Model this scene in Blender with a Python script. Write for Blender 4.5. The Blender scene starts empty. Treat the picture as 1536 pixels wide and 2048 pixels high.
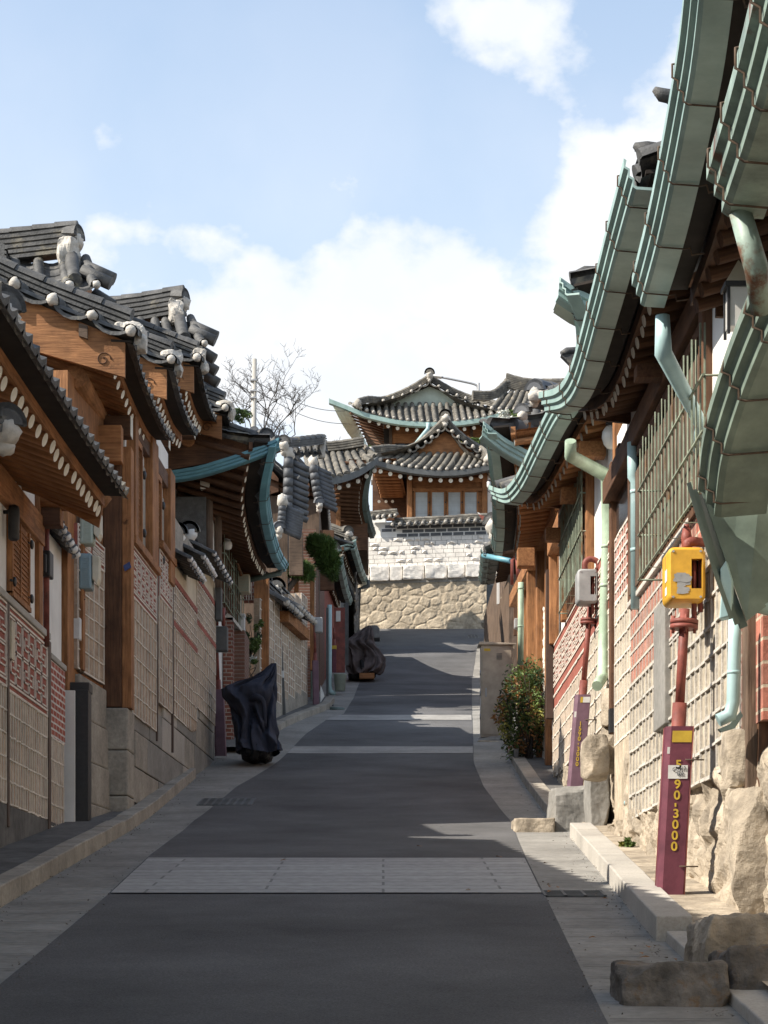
import bpy, math, random
from mathutils import Vector, Matrix, noise
random.seed(7)
C = bpy.context.scene.collection
R = math.radians
# ---------------------------------------------------------------- camera, sky, sun, exposure
F, CX, CY, EYE = 4000.0, 768.0, 1900.0, 1.6      # focal length and principal point in photo pixels, eye height
cam = bpy.data.objects.new("camera", bpy.data.cameras.new("camera")); C.objects.link(cam)
cam.location = (0, 0, EYE); cam.rotation_euler = (R(90), 0, 0)
cam.data.sensor_fit = 'VERTICAL'; cam.data.sensor_height = 36; cam.data.lens = F/2048*36
cam.data.shift_y = (CY-1024)/2048; cam.data.clip_start = .1; cam.data.clip_end = 5000
bpy.context.scene.camera = cam
SUN_EL, SUN_TH = 41.0, 18.0
to_sun = Vector((-math.cos(R(SUN_EL))*math.cos(R(SUN_TH)), -math.cos(R(SUN_EL))*math.sin(R(SUN_TH)), math.sin(R(SUN_EL))))
sl = bpy.data.lights.new("sun", 'SUN'); sl.energy = 4.9; sl.angle = R(.5); sl.color = (1, .93, .82)
so = bpy.data.objects.new("sun", sl); C.objects.link(so); so.rotation_euler = to_sun.to_track_quat('Z', 'Y').to_euler()
vs = bpy.context.scene.view_settings
vs.view_transform = 'Standard'; vs.look = 'None'; vs.exposure = 0.80; vs.gamma = 1
def make_world():
    w = bpy.data.worlds.new("World"); bpy.context.scene.world = w; w.use_nodes = True
    nt = w.node_tree; N = nt.nodes; L = nt.links; N.clear()
    def n(t, **k):
        o = N.new(t)
        for a, b in k.items(): setattr(o, a, b)
        return o
    def mth(op, a, b=None, c=None, clamp=False):
        o = n('ShaderNodeMath', operation=op, use_clamp=clamp)
        for i, v in enumerate((a, b, c)):
            if v is None: continue
            if isinstance(v, (int, float)): o.inputs[i].default_value = v
            else: L.new(v, o.inputs[i])
        return o.outputs[0]
    sky = n('ShaderNodeTexSky', sky_type='NISHITA', sun_disc=False, sun_elevation=R(SUN_EL), sun_rotation=math.atan2(to_sun.x, to_sun.y))
    sky.air_density = 1.0; sky.dust_density = .6; sky.ozone_density = 1.2
    tc = n('ShaderNodeTexCoord'); sep = n('ShaderNodeSeparateXYZ'); L.new(tc.outputs['Generated'], sep.inputs[0])
    x, y, z = sep.outputs
    nz = n('ShaderNodeTexNoise'); nz.inputs['Scale'].default_value = 13; nz.inputs['Detail'].default_value = 9; nz.inputs['Roughness'].default_value = .56
    mp = n('ShaderNodeMapping'); mp.inputs['Scale'].default_value = (1, 1, 1.35); mp.inputs['Location'].default_value = (.31, .1, .17)
    L.new(tc.outputs['Generated'], mp.inputs[0]); L.new(mp.outputs[0], nz.inputs['Vector'])
    # cover: thick toward the horizon and toward the right (a bank of cumulus), open blue to the upper left
    def bank(px, py, rad, amt):                         # a bank of cloud round one direction of the sky
        d = Vector(((px-CX)/F, 1, (CY-py)/F)).normalized()
        vm = n('ShaderNodeVectorMath', operation='DISTANCE'); L.new(tc.outputs['Generated'], vm.inputs[0]); vm.inputs[1].default_value = d
        mr = n('ShaderNodeMapRange', interpolation_type='SMOOTHSTEP'); L.new(vm.outputs['Value'], mr.inputs[0])
        mr.inputs[1].default_value = rad/F; mr.inputs[2].default_value = 0; mr.inputs[3].default_value = 0; mr.inputs[4].default_value = amt
        return mr.outputs[0]
    cov = None
    for b in ((1330, 330, 270, .75), (1250, 520, 330, .6), (1050, 560, 260, .40), (930, 640, 230, .3), (290, 530, 200, .58), (430, 550, 170, .52), (170, 520, 170, .46),
              (560, 680, 300, .42), (800, 700, 300, .4), (890, 75, 130, .34), (1010, 55, 140, .30), (1130, 90, 120, .24), (1400, 90, 130, .5), (1520, 40, 200, .5), (720, 540, 120, .22), (400, 850, 500, .4), (1000, 800, 450, .45)):
        v = bank(*b); cov = v if cov is None else mth('ADD', cov, v)
    cov = mth('MINIMUM', cov, .62)
    dens = mth('ADD', mth('MULTIPLY', mth('SUBTRACT', nz.outputs['Fac'], .5), 2.1), cov)
    ramp = n('ShaderNodeMapRange', interpolation_type='SMOOTHSTEP'); L.new(dens, ramp.inputs[0])
    ramp.inputs[1].default_value = .10; ramp.inputs[2].default_value = .64
    # a thin milky veil toward the horizon
    veil = n('ShaderNodeMapRange'); L.new(z, veil.inputs[0])
    veil.inputs[1].default_value = .16; veil.inputs[2].default_value = .46; veil.inputs[3].default_value = .72; veil.inputs[4].default_value = .22
    fac = mth('MAXIMUM', ramp.outputs[0], veil.outputs[0])
    mix = n('ShaderNodeMix', data_type='RGBA'); L.new(fac, mix.inputs['Factor'])
    # the clear sky with a little more body to its blue
    gain = n('ShaderNodeMix', data_type='RGBA', blend_type='MULTIPLY'); gain.inputs['Factor'].default_value = 1
    L.new(sky.outputs[0], gain.inputs['A']); gain.inputs['B'].default_value = (SKY_G[0], SKY_G[1], SKY_G[2], 1)
    n2 = n('ShaderNodeTexNoise'); n2.inputs['Scale'].default_value = 14; n2.inputs['Detail'].default_value = 5; L.new(tc.outputs['Generated'], n2.inputs['Vector'])
    cr = n('ShaderNodeValToRGB'); L.new(n2.outputs['Fac'], cr.inputs[0])
    cr.color_ramp.elements[0].position = .35; cr.color_ramp.elements[0].color = (CLD*.86, CLD*.9, CLD*.95, 1)
    cr.color_ramp.elements[1].position = .62; cr.color_ramp.elements[1].color = (CLD, CLD, CLD*1.01, 1)
    L.new(gain.outputs['Result'], mix.inputs['A']); L.new(cr.outputs[0], mix.inputs['B'])
    bg = n('ShaderNodeBackground'); bg.inputs[1].default_value = .12; L.new(mix.outputs['Result'], bg.inputs[0])
    out = n('ShaderNodeOutputWorld'); L.new(bg.outputs[0], out.inputs[0])
SKY_G = (1.25, 1.27, 1.20); CLD = 5.4
make_world()
# ---------------------------------------------------------------- places
def P(x, y, s): return Vector(((x-CX)/s, F/s, EYE+(CY-y)/s))       # a photo point at a known scale (px per metre)
def V(X, Y, Z): return Vector((X, Y, Z+EYE))                       # Z counted from eye height
_G = [(-400, -40), (-60, -7.7), (-10, -1.28), (0, 0), (14.8, 1.9), (25, 3.19), (34.8, 4.85), (44.4, 6.82), (58, 9.43), (71.4, 13.06), (74, 13.45), (90, 15.0), (400, 22)]
def lin(tab, t):
    if t <= tab[0][0]: return tab[0][1]
    for (a, b), (c, d) in zip(tab, tab[1:]):
        if t <= c: return b+(d-b)*(t-a)/(c-a)
    return tab[-1][1]
def gz(Y):
    k = 1.5 if Y < 66 else .3
    return sum(lin(_G, Y+k*i) for i in (-1, -.5, 0, .5, 1))/5
def catmull(pts, n):
    pts = [Vector(p) for p in pts]
    if len(pts) == 2: return [pts[0].lerp(pts[1], i/n) for i in range(n+1)]
    q = [pts[0]*2-pts[1]]+pts+[pts[-1]*2-pts[-2]]
    out = []
    m = len(pts)-1
    for i in range(n+1):
        t = i/n*m; k = min(int(t), m-1); u = t-k
        a, b, c, d = q[k:k+4]
        out.append(.5*((2*b)+(c-a)*u+(2*a-5*b+4*c-d)*u*u+(3*b-a-3*c+d)*u**3))
    return out
class Curve:                                                      # a spline by fraction of its length
    def __init__(s, pts, n=60):
        s.p = catmull(pts, n); s.l = [0]
        for a, b in zip(s.p, s.p[1:]): s.l.append(s.l[-1]+(b-a).length)
        s.len = s.l[-1]
    def __call__(s, t):
        d = t*s.len
        if d <= 0: return s.p[0]+(s.p[0]-s.p[1]).normalized()*(-d)
        if d >= s.len: return s.p[-1]+(s.p[-1]-s.p[-2]).normalized()*(d-s.len)
        lo, hi = 0, len(s.l)-1
        while hi-lo > 1:
            m = (lo+hi)//2
            if s.l[m] <= d: lo = m
            else: hi = m
        return s.p[lo].lerp(s.p[hi], (d-s.l[lo])/(s.l[hi]-s.l[lo]))
UP = Vector((0, 0, 1))
# ---------------------------------------------------------------- mesh building
ORI = {}
class MB:
    def __init__(s): s.v = []; s.f = []; s.fm = []; s.fs = []; s.m = 0; s.sm = False
    def add(s, vs, fs, sm=None):
        o = len(s.v); s.v += [Vector(p) for p in vs]
        for f in fs: s.f.append([i+o for i in f]); s.fm.append(s.m); s.fs.append(s.sm if sm is None else sm)
        return s
    def hexa(s, p, x, y, z):                                      # box from a corner and three edge vectors
        p, x, y, z = map(Vector, (p, x, y, z))
        if x.cross(y).dot(z) < 0: x, y = y, x
        c = [p, p+x, p+x+y, p+y]
        return s.add(c+[q+z for q in c], [(3, 2, 1, 0), (4, 5, 6, 7), (0, 1, 5, 4), (1, 2, 6, 5), (2, 3, 7, 6), (3, 0, 4, 7)], False)
    def box(s, a, b):
        a, b = Vector(a), Vector(b); d = b-a
        for i in range(3):
            if d[i] < 0: a[i], d[i] = b[i], -d[i]
        return s.hexa(a, (d.x, 0, 0), (0, d.y, 0), (0, 0, d.z))
    def beam(s, a, b, w, h, up=UP):
        a, b = Vector(a), Vector(b); t = (b-a).normalized(); up = Vector(up)
        if abs(t.dot(up)) > .98: up = Vector((0, 1, 0))
        x = t.cross(up).normalized(); y = x.cross(t)
        return s.hexa(a-x*w/2-y*h/2, x*w, b-a, y*h)
    def tube(s, pts, r, n=8, caps=True, sm=True):
        pts = [Vector(p) for p in pts]; k = len(pts)
        rr = r if isinstance(r, (list, tuple)) else [r]*k
        vs = []; prev = None
        for i, p in enumerate(pts):
            t = (pts[min(i+1, k-1)]-pts[max(i-1, 0)]).normalized()
            if prev is None:
                a = t.cross(UP) if abs(t.z) < .9 else t.cross(Vector((0, 1, 0)))
            else: a = prev-t*prev.dot(t)
            a.normalize(); prev = a; b = t.cross(a)
            q = 1.0
            if 0 < i < k-1:
                c = (p-pts[i-1]).normalized().dot((pts[i+1]-p).normalized()); q = 1/max(.6, math.sqrt(max(.01, (1+c)/2)))
            vs += [p+(a*math.cos(2*math.pi*j/n)+b*math.sin(2*math.pi*j/n))*rr[i]*q for j in range(n)]
        fs = [(i*n+j, i*n+(j+1) % n, (i+1)*n+(j+1) % n, (i+1)*n+j) for i in range(k-1) for j in range(n)]
        o = len(s.v); s.add(vs, fs, sm)
        if caps: s.add([], []); s.f += [[o+j for j in range(n)][::-1], [o+(k-1)*n+j for j in range(n)]]; s.fm += [s.m]*2; s.fs += [False]*2
        return s
    def sweep(s, prof, path, out=None, closed=False, caps=True, sm=False):   # prof of (sideways, up); out = a vector on the positive side
        path = [Vector(p) for p in path]; k = len(path); n = len(prof); vs = []
        for i, p in enumerate(path):
            t = path[min(i+1, k-1)]-path[max(i-1, 0)]; S = t.cross(UP).normalized()
            if out is not None and S.dot(out) < 0: S = -S
            vs += [p+S*a+UP*b for a, b in prof]
        fs = []
        for i in range(k-1):
            for j in range(n if closed else n-1):
                fs.append((i*n+j, i*n+(j+1) % n, (i+1)*n+(j+1) % n, (i+1)*n+j))
        o = len(s.v); s.add(vs, fs, sm)
        if closed and caps: s.f += [[o+j for j in range(n)], [o+(k-1)*n+j for j in range(n)][::-1]]; s.fm += [s.m]*2; s.fs += [False]*2
        return s
    def grid(s, fn, nu, nv, sm=True):
        vs = [fn(i/nu, j/nv) for j in range(nv+1) for i in range(nu+1)]
        return s.add(vs, [(j*(nu+1)+i, j*(nu+1)+i+1, (j+1)*(nu+1)+i+1, (j+1)*(nu+1)+i) for j in range(nv) for i in range(nu)], sm)
    def ball(s, c, r, n=8, m=6, rough=0, seed=0):
        c = Vector(c); r = Vector(r) if not isinstance(r, (int, float)) else Vector((r, r, r))
        def fn(u, v):
            a = 2*math.pi*u; b = math.pi*(v-.5)
            d = Vector((math.cos(a)*math.cos(b), math.sin(a)*math.cos(b), math.sin(b)))
            k = 1+rough*noise.noise(d*1.8+Vector((seed*7.1, seed*3.3, seed)))
            return c+Vector((d.x*r.x, d.y*r.y, d.z*r.z))*k
        return s.grid(fn, n, m, True)
    def lathe(s, c, prof, n=12, sm=True):
        c = Vector(c)
        vs = [c+Vector((math.cos(2*math.pi*j/n)*r, math.sin(2*math.pi*j/n)*r, z)) for r, z in prof for j in range(n)]
        k = len(prof); o = len(s.v)
        s.add(vs, [(i*n+j, i*n+(j+1) % n, (i+1)*n+(j+1) % n, (i+1)*n+j) for i in range(k-1) for j in range(n)], sm)
        s.f += [[o+j for j in range(n)][::-1], [o+(k-1)*n+j for j in range(n)]]; s.fm += [s.m]*2; s.fs += [False]*2
        return s
    def prism(s, poly, d):                                        # planar outline pushed along d
        poly = [Vector(p) for p in poly]; d = Vector(d); n = len(poly)
        return s.add(poly+[p+d for p in poly], [tuple(range(n)), tuple(range(2*n-1, n-1, -1))]+[(i, i+n, (i+1) % n+n, (i+1) % n) for i in range(n)], False)
    def rock(s, a, b, rough=.12, n=6, seed=0, rnd=.16):           # a block with broken, chipped faces
        a, b = Vector(a), Vector(b); c = (a+b)/2; h = (b-a)/2
        for i in range(3): h[i] = abs(h[i])
        rn = random.Random(seed*13+5); k = min(h)*rough
        cuts = []
        for _ in range(5 if rnd < .12 else 14):
            d = Vector((rn.gauss(0, 1), rn.gauss(0, 1), rn.gauss(0, .8))).normalized(); cuts.append((d, rn.uniform(.93, 1.22)+(.22 if rnd < .12 else 0)))
        def face(ax, sg):
            o1, o2 = (ax+1) % 3, (ax+2) % 3
            def fn(u, v):
                e = Vector((0, 0, 0)); e[ax] = sg; e[o1] = u*2-1; e[o2] = (v*2-1)*sg
                pw = 22 if rnd < .12 else 9; l = (abs(e.x)**pw+abs(e.y)**pw+abs(e.z)**pw)**(1/pw); e = e/l
                for d, q in cuts:
                    x = e.dot(d)-q
                    if x > 0: e = e-d*x*.9
                p = c+Vector((e.x*h.x, e.y*h.y, e.z*h.z)); w = Vector((seed*3.7, seed*1.3, seed))
                return p+noise.noise_vector(p*2.6+w)*k*1.3+noise.noise_vector(p*8+w)*k*.7+noise.noise_vector(p*21+w)*k*.32
            s.grid(fn, n, n, False)
        for ax in range(3):
            for sg in (1, -1): face(ax, sg)
        return s
    def join(s, o, m):
        n = len(s.v); s.v += o.v; s.f += [[i+n for i in f] for f in o.f]; s.fm += [m]*len(o.f); s.fs += o.fs
        return s
    def obj(s, name, mats, parent=None, bevel=0, label=None, smooth_ang=None):
        if not isinstance(mats, (list, tuple)): mats = [mats]
        org = ORI.get(parent.name, Vector((0, 0, 0))) if parent else Vector((0, 0, 0))
        me = bpy.data.meshes.new(name)
        me.from_pydata([tuple(p-org) for p in s.v], [], s.f)
        for m in mats: me.materials.append(m)
        me.polygons.foreach_set('material_index', s.fm); me.polygons.foreach_set('use_smooth', s.fs); me.update()
        o = bpy.data.objects.new(name, me); C.objects.link(o)
        if parent: o.parent = parent; ORI[o.name] = org
        if bevel:
            b = o.modifiers.new('edges', 'BEVEL'); b.width = bevel; b.segments = 2; b.limit_method = 'ANGLE'; b.angle_limit = R(40)
        if label: o['label'] = label
        return o
def thing(name, label, cat, loc, group=None):
    o = bpy.data.objects.new(name, None); C.objects.link(o); o.location = loc; o.empty_display_size = .2
    o['label'] = label; o['category'] = cat
    if group: o['group'] = group
    ORI[o.name] = Vector(loc)
    return o
def solo(name, mb, mats, label, cat, group=None, bevel=0):       # a thing that is one mesh
    lo = [min(p[i] for p in mb.v) for i in range(3)]; hi = [max(p[i] for p in mb.v) for i in range(3)]
    org = Vector(((lo[0]+hi[0])/2, (lo[1]+hi[1])/2, lo[2]))
    mb.v = [p-org for p in mb.v]
    o = mb.obj(name, mats, None, bevel); o.location = org; o['label'] = label; o['category'] = cat; ORI[o.name] = org.copy()
    mb.v = [p+org for p in mb.v]
    if group: o['group'] = group
    return o
def struct(name, mb, mats, kind='structure', bevel=0):
    o = mb.obj(name, mats, None, bevel); o['kind'] = kind
    return o
def part(parent, name, mats, fn, bevel=0, label=None):
    mb = MB(); fn(mb)
    return mb.obj(name, mats, parent, bevel, label)
def boxpart(parent, name, mat, a, b, bevel=0, label=None):
    return MB().box(a, b).obj(name, mat, parent, bevel, label)
def clone(o, parent, loc, rot=None, name=None):
    c = o.copy(); C.objects.link(c); c.parent = parent; c.location = loc
    if rot is not None: c.rotation_euler = rot
    return c
# ---------------------------------------------------------------- materials
def mat(name, c1, c2=None, scale=6, rough=.85, bump=0, bscale=None, stretch=(1, 1, 1), metal=0, stain=.25, sscale=1.2, spots=None, spot_at=.62, spec=.3, emit=None):
    m = bpy.data.materials.new(name); m.use_nodes = True; nt = m.node_tree; N = nt.nodes; L = nt.links
    b = N['Principled BSDF']; b.inputs['Roughness'].default_value = rough; b.inputs['Metallic'].default_value = metal
    b.inputs['Specular IOR Level'].default_value = spec
    tc = N.new('ShaderNodeTexCoord'); mp = N.new('ShaderNodeMapping'); mp.inputs['Scale'].default_value = stretch; L.new(tc.outputs['Object'], mp.inputs[0])
    nz = N.new('ShaderNodeTexNoise'); nz.inputs['Scale'].default_value = scale; nz.inputs['Detail'].default_value = 8; nz.inputs['Roughness'].default_value = .62; L.new(mp.outputs[0], nz.inputs['Vector'])
    c2 = c2 or tuple(x*.72 for x in c1)
    cr = N.new('ShaderNodeValToRGB'); L.new(nz.outputs['Fac'], cr.inputs[0])
    cr.color_ramp.elements[0].position = .32; cr.color_ramp.elements[1].position = .68
    cr.color_ramp.elements[0].color = (*c2, 1); cr.color_ramp.elements[1].color = (*c1, 1)
    col = cr.outputs[0]
    if spots:
        n3 = N.new('ShaderNodeTexNoise'); n3.inputs['Scale'].default_value = scale*.45; n3.inputs['Detail'].default_value = 7; n3.inputs['Roughness'].default_value = .7; L.new(tc.outputs['Object'], n3.inputs['Vector'])
        r3 = N.new('ShaderNodeMapRange'); r3.inputs[1].default_value = spot_at; r3.inputs[2].default_value = spot_at+.08; L.new(n3.outputs['Fac'], r3.inputs[0])
        mx = N.new('ShaderNodeMix'); mx.data_type = 'RGBA'; L.new(r3.outputs[0], mx.inputs['Factor']); L.new(col, mx.inputs['A']); mx.inputs['B'].default_value = (*spots, 1); col = mx.outputs['Result']
    if stain:
        n2 = N.new('ShaderNodeTexNoise'); n2.inputs['Scale'].default_value = sscale; n2.inputs['Detail'].default_value = 6; n2.inputs['Roughness'].default_value = .6; L.new(tc.outputs['Object'], n2.inputs['Vector'])
        r2 = N.new('ShaderNodeMapRange'); r2.inputs[1].default_value = .3; r2.inputs[2].default_value = .7; r2.inputs[3].default_value = 1-stain; r2.inputs[4].default_value = 1+stain*.5; L.new(n2.outputs['Fac'], r2.inputs[0])
        mu = N.new('ShaderNodeMix'); mu.data_type = 'RGBA'; mu.blend_type = 'MULTIPLY'; mu.inputs['Factor'].default_value = 1; L.new(col, mu.inputs['A']); L.new(r2.outputs[0], mu.inputs['B']); col = mu.outputs['Result']
    L.new(col, b.inputs['Base Color'])
    if bump:
        nb = N.new('ShaderNodeTexNoise'); nb.inputs['Scale'].default_value = bscale or scale*3; nb.inputs['Detail'].default_value = 8; nb.inputs['Roughness'].default_value = .65; L.new(mp.outputs[0], nb.inputs['Vector'])
        bp = N.new('ShaderNodeBump'); bp.inputs['Strength'].default_value = bump; bp.inputs['Distance'].default_value = .02; L.new(nb.outputs['Fac'], bp.inputs['Height']); L.new(bp.outputs[0], b.inputs['Normal'])
    if emit: b.inputs['Emission Color'].default_value = (*emit[:3], 1); b.inputs['Emission Strength'].default_value = emit[3]
    return m
def masonry(name, ca, cb, cm, bw, bh, mortar=.012, axis='y', offset=.5, rough=.9, bump=.4, stain=.3, vary=.7):
    m = bpy.data.materials.new(name); m.use_nodes = True; nt = m.node_tree; N = nt.nodes; L = nt.links
    b = N['Principled BSDF']; b.inputs['Roughness'].default_value = rough; b.inputs['Specular IOR Level'].default_value = .2
    tc = N.new('ShaderNodeTexCoord'); sp = N.new('ShaderNodeSeparateXYZ'); cb_ = N.new('ShaderNodeCombineXYZ'); L.new(tc.outputs['Object'], sp.inputs[0])
    L.new(sp.outputs[1 if axis == 'y' else 0], cb_.inputs[0]); L.new(sp.outputs[2 if axis != 'f' else 1], cb_.inputs[1])
    wz = N.new('ShaderNodeTexNoise'); wz.inputs['Scale'].default_value = 3; L.new(tc.outputs['Object'], wz.inputs['Vector'])
    ws = N.new('ShaderNodeVectorMath'); ws.operation = 'MULTIPLY_ADD'; L.new(wz.outputs['Color'], ws.inputs[0]); ws.inputs[1].default_value = (.014, .014, 0); L.new(cb_.outputs[0], ws.inputs[2])
    bt = N.new('ShaderNodeTexBrick'); bt.offset = offset; L.new(ws.outputs[0], bt.inputs['Vector'])
    bt.inputs['Scale'].default_value = 1; bt.inputs['Brick Width'].default_value = bw; bt.inputs['Row Height'].default_value = bh; bt.inputs['Mortar Size'].default_value = mortar; bt.inputs['Mortar Smooth'].default_value = .2
    bt.inputs['Color1'].default_value = (*ca, 1); bt.inputs['Color2'].default_value = (*cb, 1); bt.inputs['Mortar'].default_value = (*cm, 1); bt.inputs['Bias'].default_value = 0
    nz = N.new('ShaderNodeTexNoise'); nz.inputs['Scale'].default_value = 9; nz.inputs['Detail'].default_value = 9; nz.inputs['Roughness'].default_value = .7; L.new(tc.outputs['Object'], nz.inputs['Vector'])
    mr = N.new('ShaderNodeMapRange'); mr.inputs[1].default_value = .3; mr.inputs[2].default_value = .7; mr.inputs[3].default_value = 1-stain; mr.inputs[4].default_value = 1+stain*.6; L.new(nz.outputs['Fac'], mr.inputs[0])
    mu = N.new('ShaderNodeMix'); mu.data_type = 'RGBA'; mu.blend_type = 'MULTIPLY'; mu.inputs['Factor'].default_value = 1; L.new(bt.outputs['Color'], mu.inputs['A']); L.new(mr.outputs[0], mu.inputs['B'])
    L.new(mu.outputs['Result'], b.inputs['Base Color'])
    ad = N.new('ShaderNodeMath'); ad.operation = 'MULTIPLY_ADD'; L.new(bt.outputs['Fac'], ad.inputs[0]); ad.inputs[1].default_value = -.8; L.new(nz.outputs['Fac'], ad.inputs[2])
    bp = N.new('ShaderNodeBump'); bp.inputs['Strength'].default_value = bump; bp.inputs['Distance'].default_value = .02; L.new(ad.outputs[0], bp.inputs['Height']); L.new(bp.outputs[0], b.inputs['Normal'])
    return m
K = {}
K['asphalt'] = mat('asphalt', (.165, .162, .163), (.078, .077, .078), 75, .92, .7, 200, stain=.42, sscale=.55, spots=(.105, .104, .104), spot_at=.58)
K['band_pale'] = mat('pale_concrete_band', (.36, .345, .32), (.27, .26, .245), 20, .92, .4, 90, stain=.3)
K['asphalt_old'] = mat('asphalt_worn', (.15, .145, .14), (.105, .102, .10), 40, .92, .4, 200)
K['concrete'] = mat('concrete', (.30, .285, .26), (.22, .21, .19), 14, .92, .35, 90, stain=.3)
K['concrete_dark'] = mat('concrete_weathered', (.17, .165, .155), (.11, .105, .10), 9, .95, .5, 50, stain=.4)
K['granite'] = mat('granite', (.40, .36, .30), (.27, .245, .21), 24, .88, .35, 110, stain=.35, sscale=2)
K['granite_lt'] = mat('granite_light', (.47, .44, .39), (.36, .33, .29), 50, .88, .25, 160, stain=.25)
K['rock'] = mat('rough_stone', (.50, .42, .32), (.28, .235, .18), 6, .95, 1.0, 22, stain=.45, sscale=2.5)
K['rock_lt'] = mat('pale_rubble_stone', (.56, .47, .35), (.36, .295, .215), 7, .95, 1.0, 14, stain=.4, sscale=2.0)
K['rock_dk'] = mat('dark_stone', (.25, .215, .18), (.11, .098, .085), 9, .95, 1.0, 30, stain=.5, sscale=3, spots=(.20, .13, .075), spot_at=.56)
K['soil'] = mat('soil', (.16, .13, .10), (.10, .08, .06), 10, 1, .6)
K['plaster'] = mat('white_plaster', (.80, .78, .74), (.70, .68, .64), 3, .9, .12, 40, stain=.12)
K['plaster_cream'] = mat('cream_plaster', (.66, .58, .44), (.56, .48, .36), 3, .9, .15, 40, stain=.15)
K['mortar'] = mat('white_mortar', (.62, .575, .51), (.42, .39, .345), 12, .95, .5, 40, stain=.2)
K['pointing'] = mat('pale_pointing', (.76, .69, .60), (.62, .555, .475), 9, .95, .3, 60, stain=.2)
K['tile'] = mat('roof_tile', (.112, .108, .102), (.052, .052, .052), 5, .66, .5, 30, stain=.6, sscale=3.5, spots=(.225, .20, .15), spot_at=.57, spec=.5)
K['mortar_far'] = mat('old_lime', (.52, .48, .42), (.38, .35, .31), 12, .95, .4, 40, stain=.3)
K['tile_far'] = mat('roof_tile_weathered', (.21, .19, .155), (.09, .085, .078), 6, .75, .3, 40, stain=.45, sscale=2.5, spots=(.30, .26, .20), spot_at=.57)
K['tile_clean'] = mat('roof_tile_new', (.135, .138, .145), (.08, .084, .092), 4, .55, .2, 40, stain=.3, sscale=3)
def wood(name, a, b, ax, **k):
    st = [9, 9, 9]; st[ax] = .7
    return mat(name, a, b, 4.2, .75, .4, 9, tuple(st), stain=.45, sscale=2.2, spots=tuple(x*.45 for x in b), spot_at=.64, **k)
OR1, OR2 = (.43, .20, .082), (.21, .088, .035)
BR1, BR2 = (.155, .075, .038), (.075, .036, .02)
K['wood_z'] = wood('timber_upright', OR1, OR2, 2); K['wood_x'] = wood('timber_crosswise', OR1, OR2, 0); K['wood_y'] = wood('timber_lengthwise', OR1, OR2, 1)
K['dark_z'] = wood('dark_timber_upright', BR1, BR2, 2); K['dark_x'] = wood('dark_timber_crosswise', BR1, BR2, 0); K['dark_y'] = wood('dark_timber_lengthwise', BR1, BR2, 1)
K['oldw_z'] = wood('weathered_timber_upright', (.17, .115, .08), (.085, .058, .04), 2)
K['oldw_x'] = wood('weathered_timber_crosswise', (.17, .115, .08), (.085, .058, .04), 0)
K['paint'] = mat('white_end_paint', (.80, .76, .66), (.66, .62, .53), 5, .8, .1, stain=.15)
K['teal'] = mat('teal_painted_sheet', (.34, .46, .42), (.25, .36, .33), 4, .45, .06, 20, stain=.22, sscale=2.5, spots=(.26, .32, .27), spot_at=.66, spec=.5)
K['teal_lit'] = mat('bounce_lit_teal_sheet', (.58, .64, .52), (.48, .54, .43), 5, .5, .06, stain=.2, spec=.4)  # teal sheet with bounced light on the underside put into its colour
K['teal_shaded'] = mat('shaded_grey_green_sheet', (.20, .25, .20), (.13, .17, .14), 5, .5, .15, 9, stain=.35, sscale=3, spots=(.20, .20, .15), spot_at=.62, spec=.5)  # olive teal sheet, the canopy's shade darkened into its colour
K['teal_old'] = mat('rusting_teal_sheet', (.30, .39, .33), (.20, .265, .22), 6, .5, .2, 16, stain=.45, sscale=4, spots=(.16, .075, .04), spot_at=.57, spec=.5)
K['teal_blue'] = mat('blue_painted_sheet', (.16, .36, .42), (.11, .27, .33), 4, .45, .06, 20, stain=.25, spec=.5)
K['teal_dk'] = mat('dark_green_sheet', (.14, .185, .17), (.09, .125, .115), 5, .5, .08, 20, stain=.3, spec=.5)
K['pipe_lt'] = mat('pale_teal_pipe', (.42, .58, .58), (.33, .47, .47), 5, .45, .04, stain=.25, spots=(.55, .66, .66), spot_at=.64)
K['pipe_gn'] = mat('weathered_green_pipe', (.44, .56, .42), (.34, .43, .31), 5, .5, .1, stain=.3, sscale=3, spots=(.30, .27, .18), spot_at=.62)
K['wire'] = mat('rusty_wire', (.13, .085, .055), (.06, .045, .035), 30, .8)
K['iron'] = mat('black_iron', (.028, .028, .03), (.016, .016, .018), 20, .5, spec=.5)
K['red_pipe'] = mat('red_painted_pipe', (.27, .075, .055), (.16, .05, .04), 8, .55, .15, 30, stain=.4, sscale=5, spots=(.10, .055, .04), spot_at=.6)
K['maroon'] = mat('maroon_sheet', (.165, .046, .066), (.115, .032, .048), 9, .5, .08, 30, stain=.35, sscale=3, spots=(.21, .095, .10), spot_at=.66)
K['purple'] = mat('faded_purple_sheet', (.20, .115, .150), (.145, .08, .108), 4, .5, .04, stain=.3, sscale=2)
K['yellow'] = mat('yellow_plastic', (.72, .40, .045), (.60, .32, .035), 5, .4, .05, stain=.2, sscale=5, spots=(.55, .36, .12), spot_at=.66, spec=.5)
K['yellow_ink'] = mat('yellow_paint', (.62, .42, .05), (.5, .33, .04), 12, .6)
K['grey_pl'] = mat('grey_plastic', (.36, .36, .355), (.28, .28, .275), 5, .45, .05, stain=.25, sscale=4)
K['grey_dk'] = mat('dark_grey_metal', (.115, .12, .12), (.075, .078, .078), 6, .55, .1, stain=.3)
K['grey_gn'] = mat('grey_green_plastic', (.40, .45, .38), (.33, .37, .31), 5, .45, .05, stain=.2)
K['grey_bl'] = mat('grey_blue_plastic', (.25, .335, .36), (.20, .27, .29), 5, .45, .05, stain=.2)
K['cream_pl'] = mat('cream_plastic', (.55, .49, .37), (.44, .39, .29), 5, .45)
K['white_pl'] = mat('white_plastic', (.72, .72, .70), (.62, .62, .60), 5, .45, stain=.15)
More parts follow.
